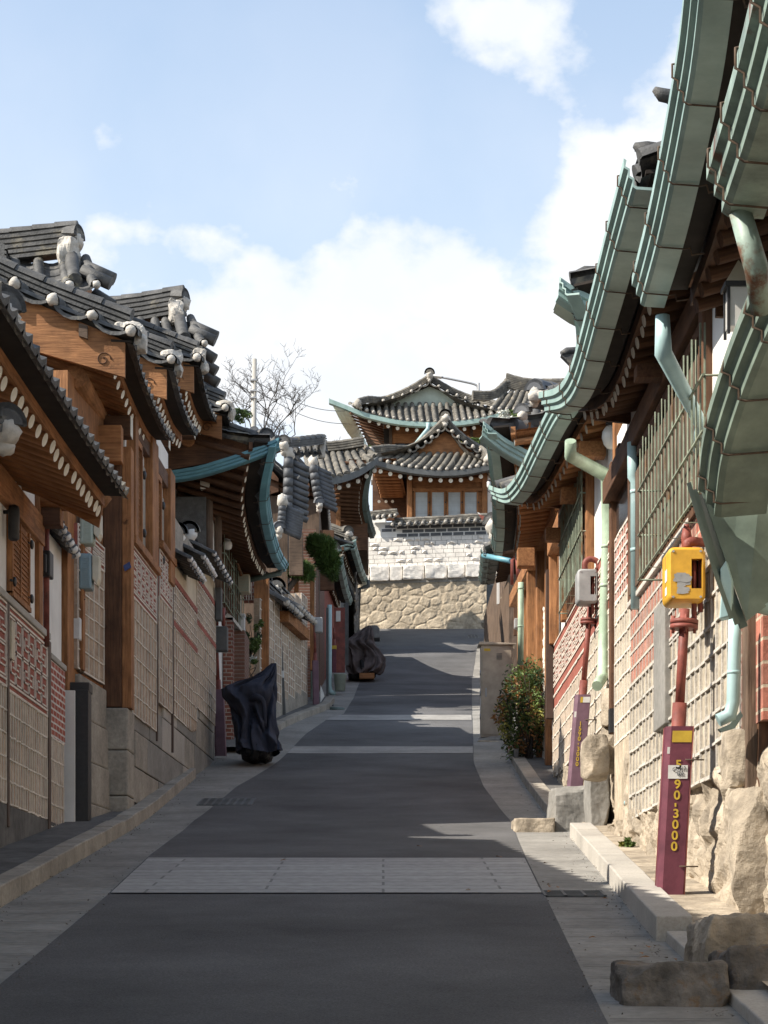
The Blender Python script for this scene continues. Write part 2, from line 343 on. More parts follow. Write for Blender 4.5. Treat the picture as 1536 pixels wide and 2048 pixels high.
K['label_w'] = mat('paper_sticker', (.75, .74, .70), (.62, .61, .58), 9, .6)
K['ink'] = mat('ink', (.03, .03, .035), None, 9, .7)
K['glass_dk'] = mat('dark_window', (.018, .020, .022), (.012, .013, .015), 3, .12, spec=.6)
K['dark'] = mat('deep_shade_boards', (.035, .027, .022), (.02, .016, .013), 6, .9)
K['paper'] = mat('window_paper', (.50, .53, .54), (.43, .46, .47), 4, .7, stain=.12)
K['brick_y'] = masonry('red_brick_street', (.40, .12, .085), (.30, .085, .06), (.62, .58, .53), .21, .075, .012, 'y')
K['brick_old'] = masonry('red_brick_worn', (.46, .17, .12), (.30, .15, .115), (.50, .40, .30), .21, .155, .012, 'y', bump=.7, stain=.45)
K['brick_x'] = masonry('red_brick_front', (.22, .085, .06), (.16, .06, .045), (.32, .28, .24), .21, .075, .01, 'x')
K['brick_dk'] = masonry('brown_brick', (.21, .105, .075), (.15, .075, .055), (.24, .19, .155), .21, .075, .010, 'y')
K['black_brick'] = masonry('black_brick', (.030, .032, .036), (.045, .047, .052), (.66, .63, .57), .62, .145, .022, 'x')
K['stone_y'] = masonry('square_stone_street', (.49, .375, .275), (.34, .26, .195), (.47, .385, .30), .26, .23, .006, 'y', 0, bump=.5, stain=.35)
K['stone_warm'] = masonry('square_stone_warm', (.50, .435, .335), (.40, .345, .265), (.46, .41, .33), .25, .22, .006, 'y', 0, bump=.8, stain=.4)
K['band'] = masonry('stone_pavers_band', (.38, .37, .35), (.31, .30, .285), (.20, .195, .185), 1.9, .3, .012, 'f', .5, bump=.3, stain=.25)
K['red_band'] = mat('red_brick_ground', (.38, .125, .09), (.25, .085, .065), 14, .9, .3, 40, stain=.25)
K['cloth_bl'] = mat('navy_tarpaulin', (.048, .054, .078), (.034, .038, .056), 9, .78, .5, 16, (1, 1, .35), stain=.4, spec=.2)
K['cloth_gy'] = mat('grey_brown_tarpaulin', (.150, .118, .112), (.09, .074, .072), 9, .85, .5, 16, (1, 1, .35), stain=.4, spec=.15)
K['rubber'] = mat('tyre_rubber', (.02, .02, .021), None, 20, .8)
K['bark'] = mat('bark', (.075, .06, .05), (.045, .038, .03), 20, .95, .4)
K['leaf_gn'] = mat('leaf_green', (.13, .19, .05), (.07, .115, .03), 3, .6, stain=.5, sscale=6)
K['leaf_dk'] = mat('leaf_dark_green', (.035, .07, .022), (.02, .042, .014), 3, .6, stain=.4, sscale=6)
K['leaf_rd'] = mat('leaf_russet', (.30, .13, .04), (.19, .09, .028), 3, .6, stain=.4, sscale=6)
K['leaf_yl'] = mat('leaf_yellow_green', (.33, .31, .07), (.21, .21, .045), 3, .6, stain=.4, sscale=6)
K['pine'] = mat('pine_needles', (.10, .17, .04), (.055, .10, .025), 3, .65, stain=.5, sscale=5)
K['blossom'] = mat('white_blossom', (.75, .75, .70), (.6, .62, .55), 5, .7)
K['cab'] = mat('beige_cabinet_paint', (.46, .385, .30), (.37, .305, .24), 4, .6, .08, stain=.3, sscale=2.5, spots=(.42, .38, .33), spot_at=.64)
K['orange'] = mat('orange_lamp_plastic', (.75, .22, .03), (.65, .18, .02), 5, .4)
K['blue_pl'] = mat('blue_plastic', (.05, .075, .20), (.04, .055, .15), 5, .5)
K['steel'] = mat('galvanised_steel', (.42, .42, .42), (.34, .34, .34), 8, .5, metal=.3)
K['glass_w'] = mat('frosted_glass', (.72, .70, .66), (.66, .64, .6), 3, .25, spec=.6)
K['block'] = mat('white_granite_block', (.84, .79, .72), (.68, .64, .585), 14, .9, .35, 60, stain=.16, sscale=3)
K['pole'] = mat('concrete_pole', (.42, .40, .36), (.34, .32, .29), 8, .9)
K['brown_tr'] = mat('brown_metal_trim', (.10, .065, .05), (.07, .045, .035), 8, .5)
K['grille'] = mat('rusty_green_bars', (.30, .36, .27), (.19, .20, .14), 6, .6, .15, 20, stain=.4, sscale=5, spots=(.20, .12, .06), spot_at=.56)
# ---------------------------------------------------------------- building blocks
class Wall:                                                       # an upright plane over a line on the plan
    def __init__(s, x0, y0, x1, y1, out=None):
        s.a = Vector((x0, y0, 0)); s.b = Vector((x1, y1, 0)); s.len = (s.b-s.a).length; s.u = (s.b-s.a)/s.len
        s.n = Vector((s.u.y, -s.u.x, 0))
        if out is not None and s.n.dot(Vector(out)) < 0: s.n = -s.n
    def pt(s, u, z, o=0): return s.a+s.u*u+s.n*o+UP*z
    def px(s, x, y, o=0):                                         # where the line of sight through a photo point meets the plane
        d = Vector(((x-CX)/F, 1, (CY-y)/F)); a = s.a+s.n*o
        k = a.dot(s.n)/d.dot(s.n); p = d*k
        return (p-a).dot(s.u), p.z+EYE
    def box(s, mb, u0, u1, z0, z1, o0, o1): return mb.hexa(s.pt(u0, z0, o0), s.u*(u1-u0), s.n*(o1-o0), UP*(z1-z0))
    def rect(s, x0, y0, x1, y1, o=0):                             # u0,u1,z1,z0 from a rectangle whose y are read at its x0 side
        u0, zt = s.px(x0, y0, o); u1, _ = s.px(x1, y0, o); _, zb = s.px(x0, y1, o)
        return min(u0, u1), max(u0, u1), zb, zt
    def ground(s, u): return gz(s.pt(u, 0).y)
def stone_grid(W, mb, u0, u1, z0, z1, cw, ch, th=.016, o=.0, pr=.012, wob=.006, zlow=None, seed=1, bond=False):
    """raised pointing round square stones, laid on the wall's face"""
    rnd = random.Random(seed); nr = max(1, round((z1-z0)/ch)); dz = (z1-z0)/nr; nc = max(1, round((u1-u0)/cw)); du = (u1-u0)/nc
    for j in range(nr+1):
        z = z0+j*dz
        cur = None
        for i in range(nc):
            ua, ub = u0+i*du, u0+(i+1)*du
            if zlow and zlow((ua+ub)/2) > z: continue
            h = th*(.8+.5*rnd.random()); dzz = (rnd.random()-.5)*wob*2
            W.box(mb, ua-.002, ub+.002, z-h/2+dzz, z+h/2+dzz, o, o+pr*(.8+.4*rnd.random()))
    for j in range(nr):
        z = z0+j*dz; sh = .5*(j % 2) if bond else 0
        for i in range(nc+1):
            u = u0+(i+sh)*du
            if u > u1+.001: continue
            if zlow and zlow(u) > z+dz*.5: continue
            w = th*(.7+.5*rnd.random()); uu = u+((rnd.random()-.5)*wob*3 if 0 < i < nc else 0)
            W.box(mb, uu-w/2, uu+w/2, z+th*.3, z+dz-th*.3, o, o+pr*(.7+.4*rnd.random()))
FRET = [(0, 0, 1, 0), (0, 0, 0, 1), (0, 1, 1, 1), (1, 0, 1, .35), (.3, .3, 1, .3), (.3, .3, .3, .7), (.3, .7, .7, .7), (1, .55, 1, 1), (.62, .5, 1, .5)]
def fret(W, mb, u0, u1, z0, z1, n, th=.022, o=0, pr=.012):
    du = (u1-u0)/n
    for k in range(n):
        for a, b, c, d in FRET:
            if k % 2: a, c = 1-a, 1-c
            ua, ub = sorted((u0+(k+.08+a*.84)*du, u0+(k+.08+c*.84)*du)); za, zb = sorted((z0+b*(z1-z0), z0+d*(z1-z0)))
            W.box(mb, ua-th/2, ub+th/2, za-th/2, zb+th/2, o, o+pr)
def tiles(mt, mp, e, r, n, m=8, sag=.10, rad=.08, seg=6, plug=True, dip=.06, lip=.035, rec=0):
    """rows of round cover tiles with hollow tiles between; mt takes the tiles, mp the lime plugs at the eave"""
    def p(t, v):
        q = e(t).lerp(r(t), v); q.z -= sag*math.sin(math.pi*min(1, max(0, v))**.8); return q
    def frame(t, v):
        d = (p(t, v+.02)-p(t, v-.02)).normalized(); a = (p(t+.01, v)-p(t-.01, v)).normalized()
        nn = a.cross(d)
        if nn.z < 0: nn = -nn
        nn.normalize(); a = d.cross(nn)
        return d, a, nn
    vs = []
    for j in range(m):
        vs += [(j/m, 1.06), ((j+1)/m-.004, .9)]
    for i in range(n+1):
        t = i/n; rings = []
        jit = .5*rad*(random.random()-.5)
        for v, k in vs:
            v = max(v, rec); d, a, nn = frame(t, v); q = p(t, v)+a*jit
            rings.append([q+a*math.cos(math.pi*g/seg)*rad*k+nn*(math.sin(math.pi*g/seg)*rad*k+.012) for g in range(seg+1)])
        s1 = seg+1; flat = [x for rg in rings for x in rg]
        mt.add(flat, [(y*s1+g, y*s1+g+1, (y+1)*s1+g+1, (y+1)*s1+g) for y in range(len(rings)-1) for g in range(seg)], True)
        d, a, nn = frame(t, 0); c = p(t, rec)+a*jit+nn*rad*.30
        if plug: 
            rr = rad*(.76+.16*random.random())
            mp.ball(c+d*rad*.25+Vector((0, 0, (random.random()-.5)*.01)), (rr, rr, rr*.95), 8, 6, .25, i)
        else: mt.add([c]+rings[0], [(0, g+1, g+2) for g in range(seg)], False)
        if i < n:
            rows = []
            for v, k in vs:
                k2 = .012 if k > 1 else -.006
                row = []
                for g in range(6):
                    tt = t+(g/5)/n; _, a, nn = frame(tt, v)
                    row.append(p(tt, v)+nn*(k2-dip*math.sin(math.pi*g/5)+.012))
                rows.append(row)
            _, _, nn = frame(t+.5/n, 0); dn = (frame(t+.5/n, 0)[0])*(-.01)
            edge = [x-nn*lip*(1 if 0 < g < 5 else .6)+dn for g, x in enumerate(rows[0])]
            rows = [edge]+rows
            flat = [x for rg in rows for x in rg]
            mt.add(flat, [(y*6+g, y*6+g+1, (y+1)*6+g+1, (y+1)*6+g) for y in range(len(rows)-1) for g in range(5)], False)
def ridge(mt, path, h=.34, w=.17, layers=4, n=24, cap=.105):
    path = Curve(path, 40); k = max(4, int(path.len/.34)); pts = [path(i/k) for i in range(k+1)]
    prof = []
    for l in range(layers):
        z = l*h/layers; dz = h/layers
        prof += [(w/2+.02-.004*l, z), (w/2+.02-.004*l, z+dz*.62), (w/2-.02, z+dz*.62), (w/2-.02, z+dz)]
    full = [(-a, b) for a, b in prof]+[(a, b) for a, b in prof][::-1]
    mt.sweep(full, pts, None, True)
    for a, b in zip(pts, pts[1:]):                                # capping tiles, each lapping the next
        t = (b-a).normalized(); S = t.cross(UP).normalized(); N2 = S.cross(t); rings = []
        for q, kk in ((a, 1.04), (b-t*.006, .9)):
            rings += [q+UP*h+S*math.cos(math.pi*g/6)*cap*kk+N2*(math.sin(math.pi*g/6)*cap*kk*.85) for g in range(7)]
        mt.add(rings, [(g, g+1, g+8, g+7) for g in range(6)], True)
        mt.add(rings[:7], [tuple(range(7))], False); mt.add(rings[7:], [tuple(range(6, -1, -1))], False)
def ridge_end(mt, mp, c, d, k=1.0):
    """the end of a ridge: an arched dark end tile over a lump of lime, looking along d"""
    d = Vector(d).normalized(); S = d.cross(UP).normalized(); c = Vector(c)
    arc = [c+d*.02+S*math.cos(math.pi*g/10)*.19*k+UP*(math.sin(math.pi*g/10)*.2*k+.10*k) for g in range(11)]
    inn = [c+d*.02+S*math.cos(math.pi*g/10)*.145*k+UP*(math.sin(math.pi*g/10)*.15*k+.09*k) for g in range(11)]
    for g in range(10):
        mt.prism([arc[g], arc[g+1], inn[g+1], inn[g]], -d*.22*k+UP*.03)
    mt.prism([arc[i] for i in range(11)], -d*.05)
    mp.ball(c+UP*.03*k-d*.04, (.13*k, .13*k, .13*k), 10, 8, .45, c.y)
    mp.ball(c-UP*.10*k-d*.08, (.10*k, .10*k, .10*k), 10, 8, .5, c.x)
def rafter_mesh(L, r, white, n=10, rake=0):
    mb = MB(); mb.m = 0
    mb.tube([(0, 0, 0), (L, 0, 0)], [r*.92, r], n, False)
    mb.m = 1 if white else 0
    mb.add([(0, math.cos(2*math.pi*j/n)*r*.92, math.sin(2*math.pi*j/n)*r*.92) for j in range(n)], [tuple(range(n))], False)
    for p in mb.v:
        if p.x < L*.5: p.x += rake*p.y-.0
    return mb
def rafters(parent, e, inward, n, L, r, slope, mw, me, inset=.3, drop=.14, t0=0, t1=1, label=None):
    org = ORI[parent.name]; inward = Vector(inward).normalized(); d = (inward+UP*slope).normalized()
    rot = d.to_track_quat('X', 'Z').to_euler()
    src = rafter_mesh(L, r, me is not None, 12, -.13*(1 if inward.x > .5 else -1 if inward.x < -.5 else 0)).obj('rafter', [mw, me or mw]); src.parent = parent; ORI[src.name] = org
    for i in range(n):
        t = t0+(t1-t0)*(i+.5)/n
        q = e(t)+inward*(inset+(random.random()-.5)*.03)+UP*(-drop-r+(random.random()-.5)*.012)-org
        o = src if i == 0 else clone(src, parent, q)
        o.location = q; o.rotation_euler = rot
def soffit(mb, e, inward, L, slope, inset=.2, drop=.10, n=14):
    inward = Vector(inward).normalized()
    a = [e(i/n)+inward*inset-UP*drop for i in range(n+1)]; b = [p+inward*(L-inset)+UP*(L-inset)*slope for p in a]
    vs = a+b+[p+UP*.03 for p in a]+[p+UP*.03 for p in b]; k = n+1
    mb.add(vs, [(i, i+1, k+i+1, k+i) for i in range(n)]+[(2*k+i, 3*k+i, 3*k+i+1, 2*k+i+1) for i in range(n)]+[(i, 2*k+i, 2*k+i+1, i+1) for i in range(n)])
GUT = [(-.02, .0), (.0, .015), (.0, -.05), (-.03, -.068), (-.03, -.115), (-.06, -.133), (-.06, -.18), (-.085, -.198), (-.225, -.21), (-.225, -.19), (-.095, -.18), (-.072, -.17), (-.072, -.123), (-.042, -.105), (-.042, -.058), (-.012, -.04)]
def gutter(parent, e, out, m, k=1.0, t0=0, t1=1, n=40, hoops=.95, name='gutter', prof=GUT):
    pts = [e(t0+(t1-t0)*i/n) for i in range(n+1)]
    mb = MB(); mb.sweep([(a*k, b*k) for a, b in prof], pts, out, True); g = mb.obj(name, m, parent)
    if hoops:
        L = e.len*(t1-t0); c = max(1, int(L/hoops))
        for i in range(c+1):
            t = t0+(t1-t0)*(i+.35)/(c+.7); q = e(t); tg = (e(t+.01)-e(t-.01)); S = tg.cross(UP).normalized()
            if S.dot(out) < 0: S = -S
            path = [q+S*(a*k+.012)+UP*(b*k-.008) for a, b in [(-.05, .03), (.0, .02)]+GUT[2:9]]+[q-S*.27*k-UP*.215*k, q-S*.28*k-UP*.26*k, q-S*.36*k-UP*.25*k]
            path[-4] = q-S*.235*k-UP*.222*k
            mb = MB(); mb.tube(path, .0055, 5); mb.obj('strap', K['wire'], g)
    return g
def hanok_side(root, ctrl, side, run, rise, raf=(18, 1.3, .055), wood=('wood_x', 'wood_y'), white=True, gut=None, gk=1.0, plug=True, m=8, tile='tile', inset=.1, pitch=.30, zr=None, slope=.40, hoops=.95, fascia=True, ridge_h=.3, verge=(True, True), xr=None, gut_t=(0, 1), in_dir=None, sag=.12, gab=True, rad=.08, lip=.035, rec=0, hip=0):
    """one street-side slope: side -1 = the left row of houses, +1 the right row"""
    e = Curve([V(*c) for c in ctrl]); inw = Vector((side, 0, 0)) if in_dir is None else Vector(in_dir)
    zm = sum(p.z for p in e.p)/len(e.p) if zr is None else zr+EYE
    ei = Curve([p+inw*inset+UP*(-.02 if gut else 0) for p in e.p])
    def er(t):
        p = ei(t); q = p+inw*run
        if xr is not None: q.x = xr
        return Vector((q.x, q.y+hip*(1-t), (zm+rise)+.35*(p.z-zm)))
    n = max(3, round(e.len/pitch))
    mt, mp = MB(), MB()
    tiles(mt, mp, ei, er, n, m, sag, rad, plug=plug and not gut, lip=lip, rec=rec)
    # the far slope, only to close the house against the sun
    def back(u, v):
        p = er(u); q = p+inw*run*v; q.z -= rise*v+.05
        return q
    mt.grid(back, 6, 4, False)
    mt.grid(lambda u, v: ei(u).lerp(er(u), v)-UP*(.10+.10*math.sin(math.pi*v)), 10, 5, False)
    mt.join(mp, 1).obj('roof_tiles', [K[tile], K['mortar']], root)
    rd = MB(); ridge(rd, [er(0), er(.5)-UP*.08, er(1)], ridge_h); rd.obj('roof_ridge', K[tile], root)
    k, L, r = raf
    ov = .30 if not gut else .34
    if fascia:
        mb = MB(); mb.sweep([(0, -.05), (0, -.17), (-.07, -.17), (-.07, -.05)], [ei(i/24)+inw*(ov-.05) for i in range(25)], -inw, True); mb.obj('eave_board', K[wood[1]], root)
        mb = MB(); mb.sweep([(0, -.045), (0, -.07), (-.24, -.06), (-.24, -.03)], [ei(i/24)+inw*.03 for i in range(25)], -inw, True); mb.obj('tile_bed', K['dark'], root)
    if k: rafters(root, e, inw, k, L, r, slope, K[wood[0]], K['paint'] if white else None, inset=inset+ov-.02, drop=.175)
    mb = MB(); soffit(mb, e, inw, L+.5, slope, inset+ov+.03, .15); mb.obj('eave_boarding', K[wood[1]], root)
    if gab:
        for t, dy in ((0, .12), (1, -.12)):
            a0, c0 = ei(t)+inw*.45+UP*.02, er(t)-UP*.12; b0 = c0+inw*run-UP*rise
            v = Vector((0, dy, 0)); part(root, 'gable_wall', K[wood[0]], lambda mb: mb.prism([a0+v, c0+v, b0+v, b0+v-UP*.5, a0+v-UP*.3], (0, -dy*.4, 0)))
    if gut: gutter(root, e, -inw, K[gut], gk, gut_t[0], gut_t[1], hoops=hoops)
    return e, ei, er
def lattice(mb, W, u0, u1, z0, z1, o, nu, nv, th=.02, d=.02):
    for i in range(nu+1):
        u = u0+(u1-u0)*i/nu; W.box(mb, u-th/2, u+th/2, z0, z1, o, o+d)
    for j in range(nv+1):
        z = z0+(z1-z0)*j/nv; W.box(mb, u0, u1, z-th/2, z+th/2, o+.003, o+d-.003)
def grille(parent, W, u0, u1, z0, z1, o, mt, pitch=.07, rails=(.0, .36, .72, 1.), name='window_grille', wall_o=0):
    mb = MB(); n = max(3, int((u1-u0)/pitch))
    for i in range(n+1):
        u = u0+(u1-u0)*i/n
        mb.tube(([W.pt(u, z0, wall_o)] if i % 3 == 0 else [])+[W.pt(u, z0, o), W.pt(u, z1+.06*(i % 2), o)], .0075, 5, True, False)
    for t in rails:
        z = z0+(z1-z0)*t; mb.tube([W.pt(u0-.02, z, o+.014), W.pt(u1+.02, z, o+.014)], .011, 5)
        for u in (u0, u1): mb.tube([W.pt(u, z, wall_o), W.pt(u, z, o)], .009, 5)
    return mb.obj(name, mt, parent)
def rough_face(W, mb, u0, u1, z0f, z1f, cell=.34, amp=.07, res=.045, o=0, seed=0, lean=0):
    """a rubble face: stones bulge, joints sink"""
    nu = max(4, int((u1-u0)/res)); zm = max(z1f(u0), z1f(u1))-min(z0f(u0), z0f(u1)); nv = max(4, int(zm/res))
    def fn(a, b):
        u = u0+(u1-u0)*a; z0, z1 = z0f(u), z1f(u); z = z0+(z1-z0)*b
        q = Vector((u/cell, z/cell*1.25, seed*3.1))+noise.noise_vector(Vector((u*2.2, z*2.2, seed)))*.25
        ds, ps = noise.voronoi(q)
        k = min(1, (ds[1]-ds[0])*3.6); k = k*k*(3-2*k)
        cellr = noise.noise(ps[0]*3.7)*.5+.5
        h = amp*(k*(.45+.75*cellr)+.30*noise.noise(Vector((u*5, z*5, seed+5)))+.22*noise.noise(Vector((u*14, z*14, seed+5)))+.12*noise.noise(Vector((u*32, z*32, seed))))
        return W.pt(u, z, o+h-lean*(z-z0))
    mb.grid(fn, nu, nv, False)
def text(parent, body, loc, rot, size, m, spacing=1.0, ext=.001, line=1.0, name='lettering', align='CENTER', sx=1, bold=.022):
    cu = bpy.data.curves.new(name, 'FONT'); cu.body = body; cu.size = size; cu.extrude = ext; cu.offset = size*bold; cu.align_x = align; cu.align_y = 'CENTER'; cu.space_character = spacing; cu.space_line = line
    t = bpy.data.objects.new(name, cu); me = bpy.data.meshes.new_from_object(t); bpy.data.objects.remove(t); bpy.data.curves.remove(cu)
    me.name = name; me.materials.clear(); me.materials.append(m)
    o = bpy.data.objects.new(name, me); C.objects.link(o)
    if parent: o.parent = parent; loc = Vector(loc)-ORI.get(parent.name, Vector((0, 0, 0)))
    o.location = loc; o.rotation_euler = rot; o.scale = (sx, 1, 1)
    return o
def downspout(parent, pts, r, m, name='downspout', n=12, joints=()):
    mb = MB(); mb.tube(pts, r, n, True)
    for a, b in zip(pts, pts[1:]):
        a, b = Vector(a), Vector(b)
        if (b-a).length > .9:
            for t in (.06, .52): q = a.lerp(b, t); d = (b-a).normalized(); mb.tube([q, q+d*.035], r*1.1, n)
    return mb.obj(name, m, parent)
def leaves(mb, c, rad, n, size, rnd, flat=0):
    for _ in range(n):
        while True:
            d = Vector((rnd.uniform(-1, 1), rnd.uniform(-1, 1), rnd.uniform(-1, 1)))
            if d.length < 1: break
        p = Vector(c)+Vector((d.x*rad[0], d.y*rad[1], d.z*rad[2]))
        a = Vector((rnd.uniform(-1, 1), rnd.uniform(-1, 1), rnd.uniform(-.8, .8))).normalized(); b = a.cross(Vector((rnd.uniform(-1, 1), rnd.uniform(-1, 1), rnd.uniform(-1, 1)))).normalized()
        s = size*rnd.uniform(.6, 1.3)
        mb.add([p-a*s, p+b*s*.35, p+a*s, p-b*s*.35], [(0, 1, 2, 3)], False)
# ---------------------------------------------------------------- the ground, the road and its edges
XL = [(-8, -2.25), (9.7, -2.08), (14.8, -2.16), (20, -2.32), (25, -2.38), (30, -2.22), (34.8, -1.85), (40, -1.56), (43.5, -1.2), (44.6, -.9), (50, -.76), (58, -.68), (66, -.55), (71.2, -.45)]
XR = [(-8, .95), (9.7, 1.08), (14.8, 1.24), (20, 1.40), (25, 1.58), (30, 1.50), (34.8, 1.56), (38.5, 1.72), (44.4, 1.95), (58, 2.55), (71.2, 3.4)]
KL = [(-8, -2.86), (14.8, -2.86), (20, -2.93), (25, -3.0), (31.8, -2.98)]
KL2 = [(36.6, -2.30), (41, -2.12), (43.5, -1.72), (46, -1.26), (48.4, -1.2)]
KR = [(-8, 1.62), (9, 1.70), (13.3, 1.76), (17.6, 1.92), (22.2, 2.08)]
KR2 = [(24.2, 2.10), (30, 2.13), (36.2, 2.24)]
def sheet(xl, xr, y0, y1, dz, step=.5, nx=3):
    mb = MB(); n = max(2, int((y1-y0)/step))
    def fn(u, v):
        Y = y0+(y1-y0)*v; a, b = xl(Y), xr(Y)
        return Vector((a+(b-a)*u, Y, gz(Y)+dz+.006*noise.noise(Vector((u*3, Y*.7, dz*50)))*(1 if dz else 0)))
    return mb.grid(fn, nx, n)
g = MB()
ys = [-400, -200, -100, -60, -30]+[-10+i for i in range(0, 101)]+[110, 160, 260, 400, 900]
xs = [-900, -300, -80, -20, -6, 0, 6, 20, 80, 300, 900]
g.add([(x, y, gz(y)-.03) for y in ys for x in xs], [(j*len(xs)+i, j*len(xs)+i+1, (j+1)*len(xs)+i+1, (j+1)*len(xs)+i) for j in range(len(ys)-1) for i in range(len(xs)-1)], True)
struct('ground', g, K['soil'])
fl = lambda t: (lambda Y: lin(t, Y))
struct('concrete_apron', sheet(lambda Y: -4.2 if Y < 33 else lin([(33, -4.2), (42, -3), (50, -2.2), (72, -1.9)], Y), lambda Y: lin([(0, 2.6), (25, 2.9), (40, 3.2), (72, 4.6)], Y), -8, 72.5, 0, .5, 8), K['concrete'])
struct('road', sheet(fl(XL), fl(XR), -8, 66.2, .008, .5, 6), K['asphalt'])
struct('paver_band', sheet(lambda Y: lin(XL, Y)+.02, lambda Y: lin(XR, Y)-.02, 15.9, 19.35, .018, .3, 3), K['band'])
for i, (a, b) in enumerate(((36.3, 37.5), (43.0, 44.3))):
    struct('concrete_band', sheet(lambda Y: lin(XL, Y)+.01, lambda Y: lin(XR, Y)-.01, a, b, .016, .3, 3), K['band_pale'])
struct('road', sheet(lambda Y: -1.2, lambda Y: 3.6, 66.2, 72.3, .012, .5, 3), K['asphalt_old'])
def kerb(tab, y0, y1, w, h, sgn, seg=1.0):
    mb = MB(); n = max(1, round((y1-y0)/seg)); d = (y1-y0)/n
    for i in range(n):
        a, b = y0+i*d+.004, y0+(i+1)*d-.004
        xa, xb = lin(tab, a), lin(tab, b); za, zb = gz(a), gz(b)
        p = Vector((xa, a, za-.15)); y = Vector((xb-xa, b-a, zb-za))
        mb.hexa(p, y, (sgn*w, 0, 0), (0, 0, h+.15+random.uniform(-.006, .006)))
    return mb
struct('kerb', kerb(KL, 2, 31.7, .2, .16, -1), K['granite'], bevel=.012)
struct('kerb', kerb(KL2, 36.6, 48.4, .2, .14, -1), K['granite'], bevel=.012)
struct('kerb', kerb(KR, 12.9, 22.4, .24, .16, 1), K['granite_lt'], bevel=.01)
struct('kerb', kerb([(a, b+.06) for a, b in KR], 5, 12.86, .24, .07, 1), K['granite_lt'], bevel=.01)
struct('kerb', kerb(KR2, 24.2, 36.0, .22, .13, 1), K['granite'], bevel=.012)
struct('pavement', sheet(lambda Y: -4.3, lambda Y: lin(KL, Y)-.195, 2, 33, .13, .5, 3), K['concrete_dark'])
struct('pavement', sheet(lambda Y: lin(KR, Y)+.235, lambda Y: 3.0, 4, 24, .11, .5, 3), K['rock'])
struct('pavement', sheet(lambda Y: lin(KR2, Y)+.215, lambda Y: 3.0, 24, 36, .10, .5, 3), K['concrete_dark'])
struct('pavement', sheet(lambda Y: lin([(36, -3.6), (50, -2.6)], Y), lambda Y: lin(KL2, Y)-.195, 36.4, 48.6, .12, .5, 3), K['concrete_dark'])
def seams(y0, y1, xl, xr, step, dz=.012):
    mb = MB(); Y = y0; rnd = random.Random(3)
    while Y < y1:
        a, b = xl(Y)+.02, xr(Y)-.02; k = rnd.uniform(-.02, .02)
        mb.add([(a, Y, gz(Y)+dz), (b, Y+k, gz(Y+k)+dz), (b, Y+k+.014, gz(Y+k+.014)+dz), (a, Y+.014, gz(Y+.014)+dz)], [(0, 1, 2, 3)])
        Y += step*rnd.uniform(.85, 1.15)
    return mb
struct('pavement_joint', seams(6, 31, fl(KL), fl(XL), .62), K['concrete_dark'])
struct('pavement_joint', seams(6, 24, fl(XR), fl(KR), .48), K['concrete_dark'])
struct('pavement_joint', seams(24.5, 36, fl(XR), fl(KR2), .9), K['asphalt_old'])
def drain(name, x0, x1, y, w, label):
    mb = MB(); n = max(3, int((x1-x0)/.22)); z = gz(y); sl = gz(y+w)-z
    mb.m = 1; mb.hexa((x0, y, z-.02), (x1-x0, 0, 0), (0, w, sl), (0, 0, .026)); mb.m = 0
    d = (x1-x0)/n
    for i in range(n+1): mb.hexa((x0+i*d-.012, y, z+.004), (.024, 0, 0), (0, w, sl), (0, 0, .014))
    for j in range(int(w/.045)+1):
        k = j*.045; mb.hexa((x0, y+k, z+sl*k/w+.0045), (x1-x0, 0, 0), (0, .014, sl*.014/w), (0, 0, .011))
    solo(name, mb, [K['grey_dk'], K['dark']], label, 'drain grate')
p = P(1090, 1783, 272); drain('drain_grate', 1.27, 1.74, 15.7, .42, 'long steel drain grate in the pale gutter beside the right kerb')
drain('drain_grate', 2.9, 3.25, 68.4, 1.0, 'small dark drain grate near the top of the lane')
drain('drain_grate', -1.62, -1.2, 47.2, .3, 'thin dark drain grate beside the bucket on the left')
mb = MB(); q = V(-2.38, 27.2, gz(27.2)-1.6)
mb.hexa((-2.55, 27.2, gz(27.2)-.02), (.75, 0, 0), (0, .95, gz(28.15)-gz(27.2)), (0, 0, .034))
for i in range(7):
    for j in range(8): mb.hexa((-2.52+i*.1, 27.23+j*.115, gz(27.23+j*.115)+.014), (.06, 0, 0), (0, .07, .011), (0, 0, .006))
solo('manhole_cover', mb, K['grey_dk'], 'square studded manhole cover at the left edge of the asphalt', 'manhole cover')
# ---------------------------------------------------------------- left row
def panel(root, W, u0, u1, z0, z1, cw=.25, ch=.23, top=0, nf=3, o=.02, mats=('stone_y', 'pointing', 'red_band'), zlow=None, seed=1, th=.016, red=.07, name='wall_panel', pr=.012):
    mb = MB(); zb = z1-top
    if zlow: 
        n = max(2, int((u1-u0)/.2))
        for i in range(n):
            a, b = u0+(u1-u0)*i/n, u0+(u1-u0)*(i+1)/n
            W.box(mb, a, b, max(z0, min(zb-.01, zlow(a)-.1)), zb, -.1, o)
    else: W.box(mb, u0, u1, z0, zb, -.1, o)
    mb.m = 1; stone_grid(W, mb, u0+th/2, u1-th/2, z0+.01, zb-.004, cw, ch, th, o, pr, zlow=zlow, seed=seed)
    if top:
        mb.m = 2; W.box(mb, u0, u1, zb, z1, -.1, o+.002)
        mb.m = 1
        za, zc = zb+red+.035, z1-red-.035; zm = (za+zc)/2
        for p_, q_, fl_ in ((za, zm-.015, 0), (zm+.015, zc, 1)): fret(W, mb, u0+.02, u1-.02, p_, q_, nf+fl_*0, .017, o+.002, pr)
        for z in (zb+.005, zb+red, z1-red, z1-.01): W.box(mb, u0, u1, z-.011, z+.011, o+.0025, o+pr+.003)
        for u in (u0+.01, u1-.01): W.box(mb, u-.011, u+.011, zb, z1, o+.004, o+pr+.004)
    return mb.obj(name, [K[k] for k in mats], root)
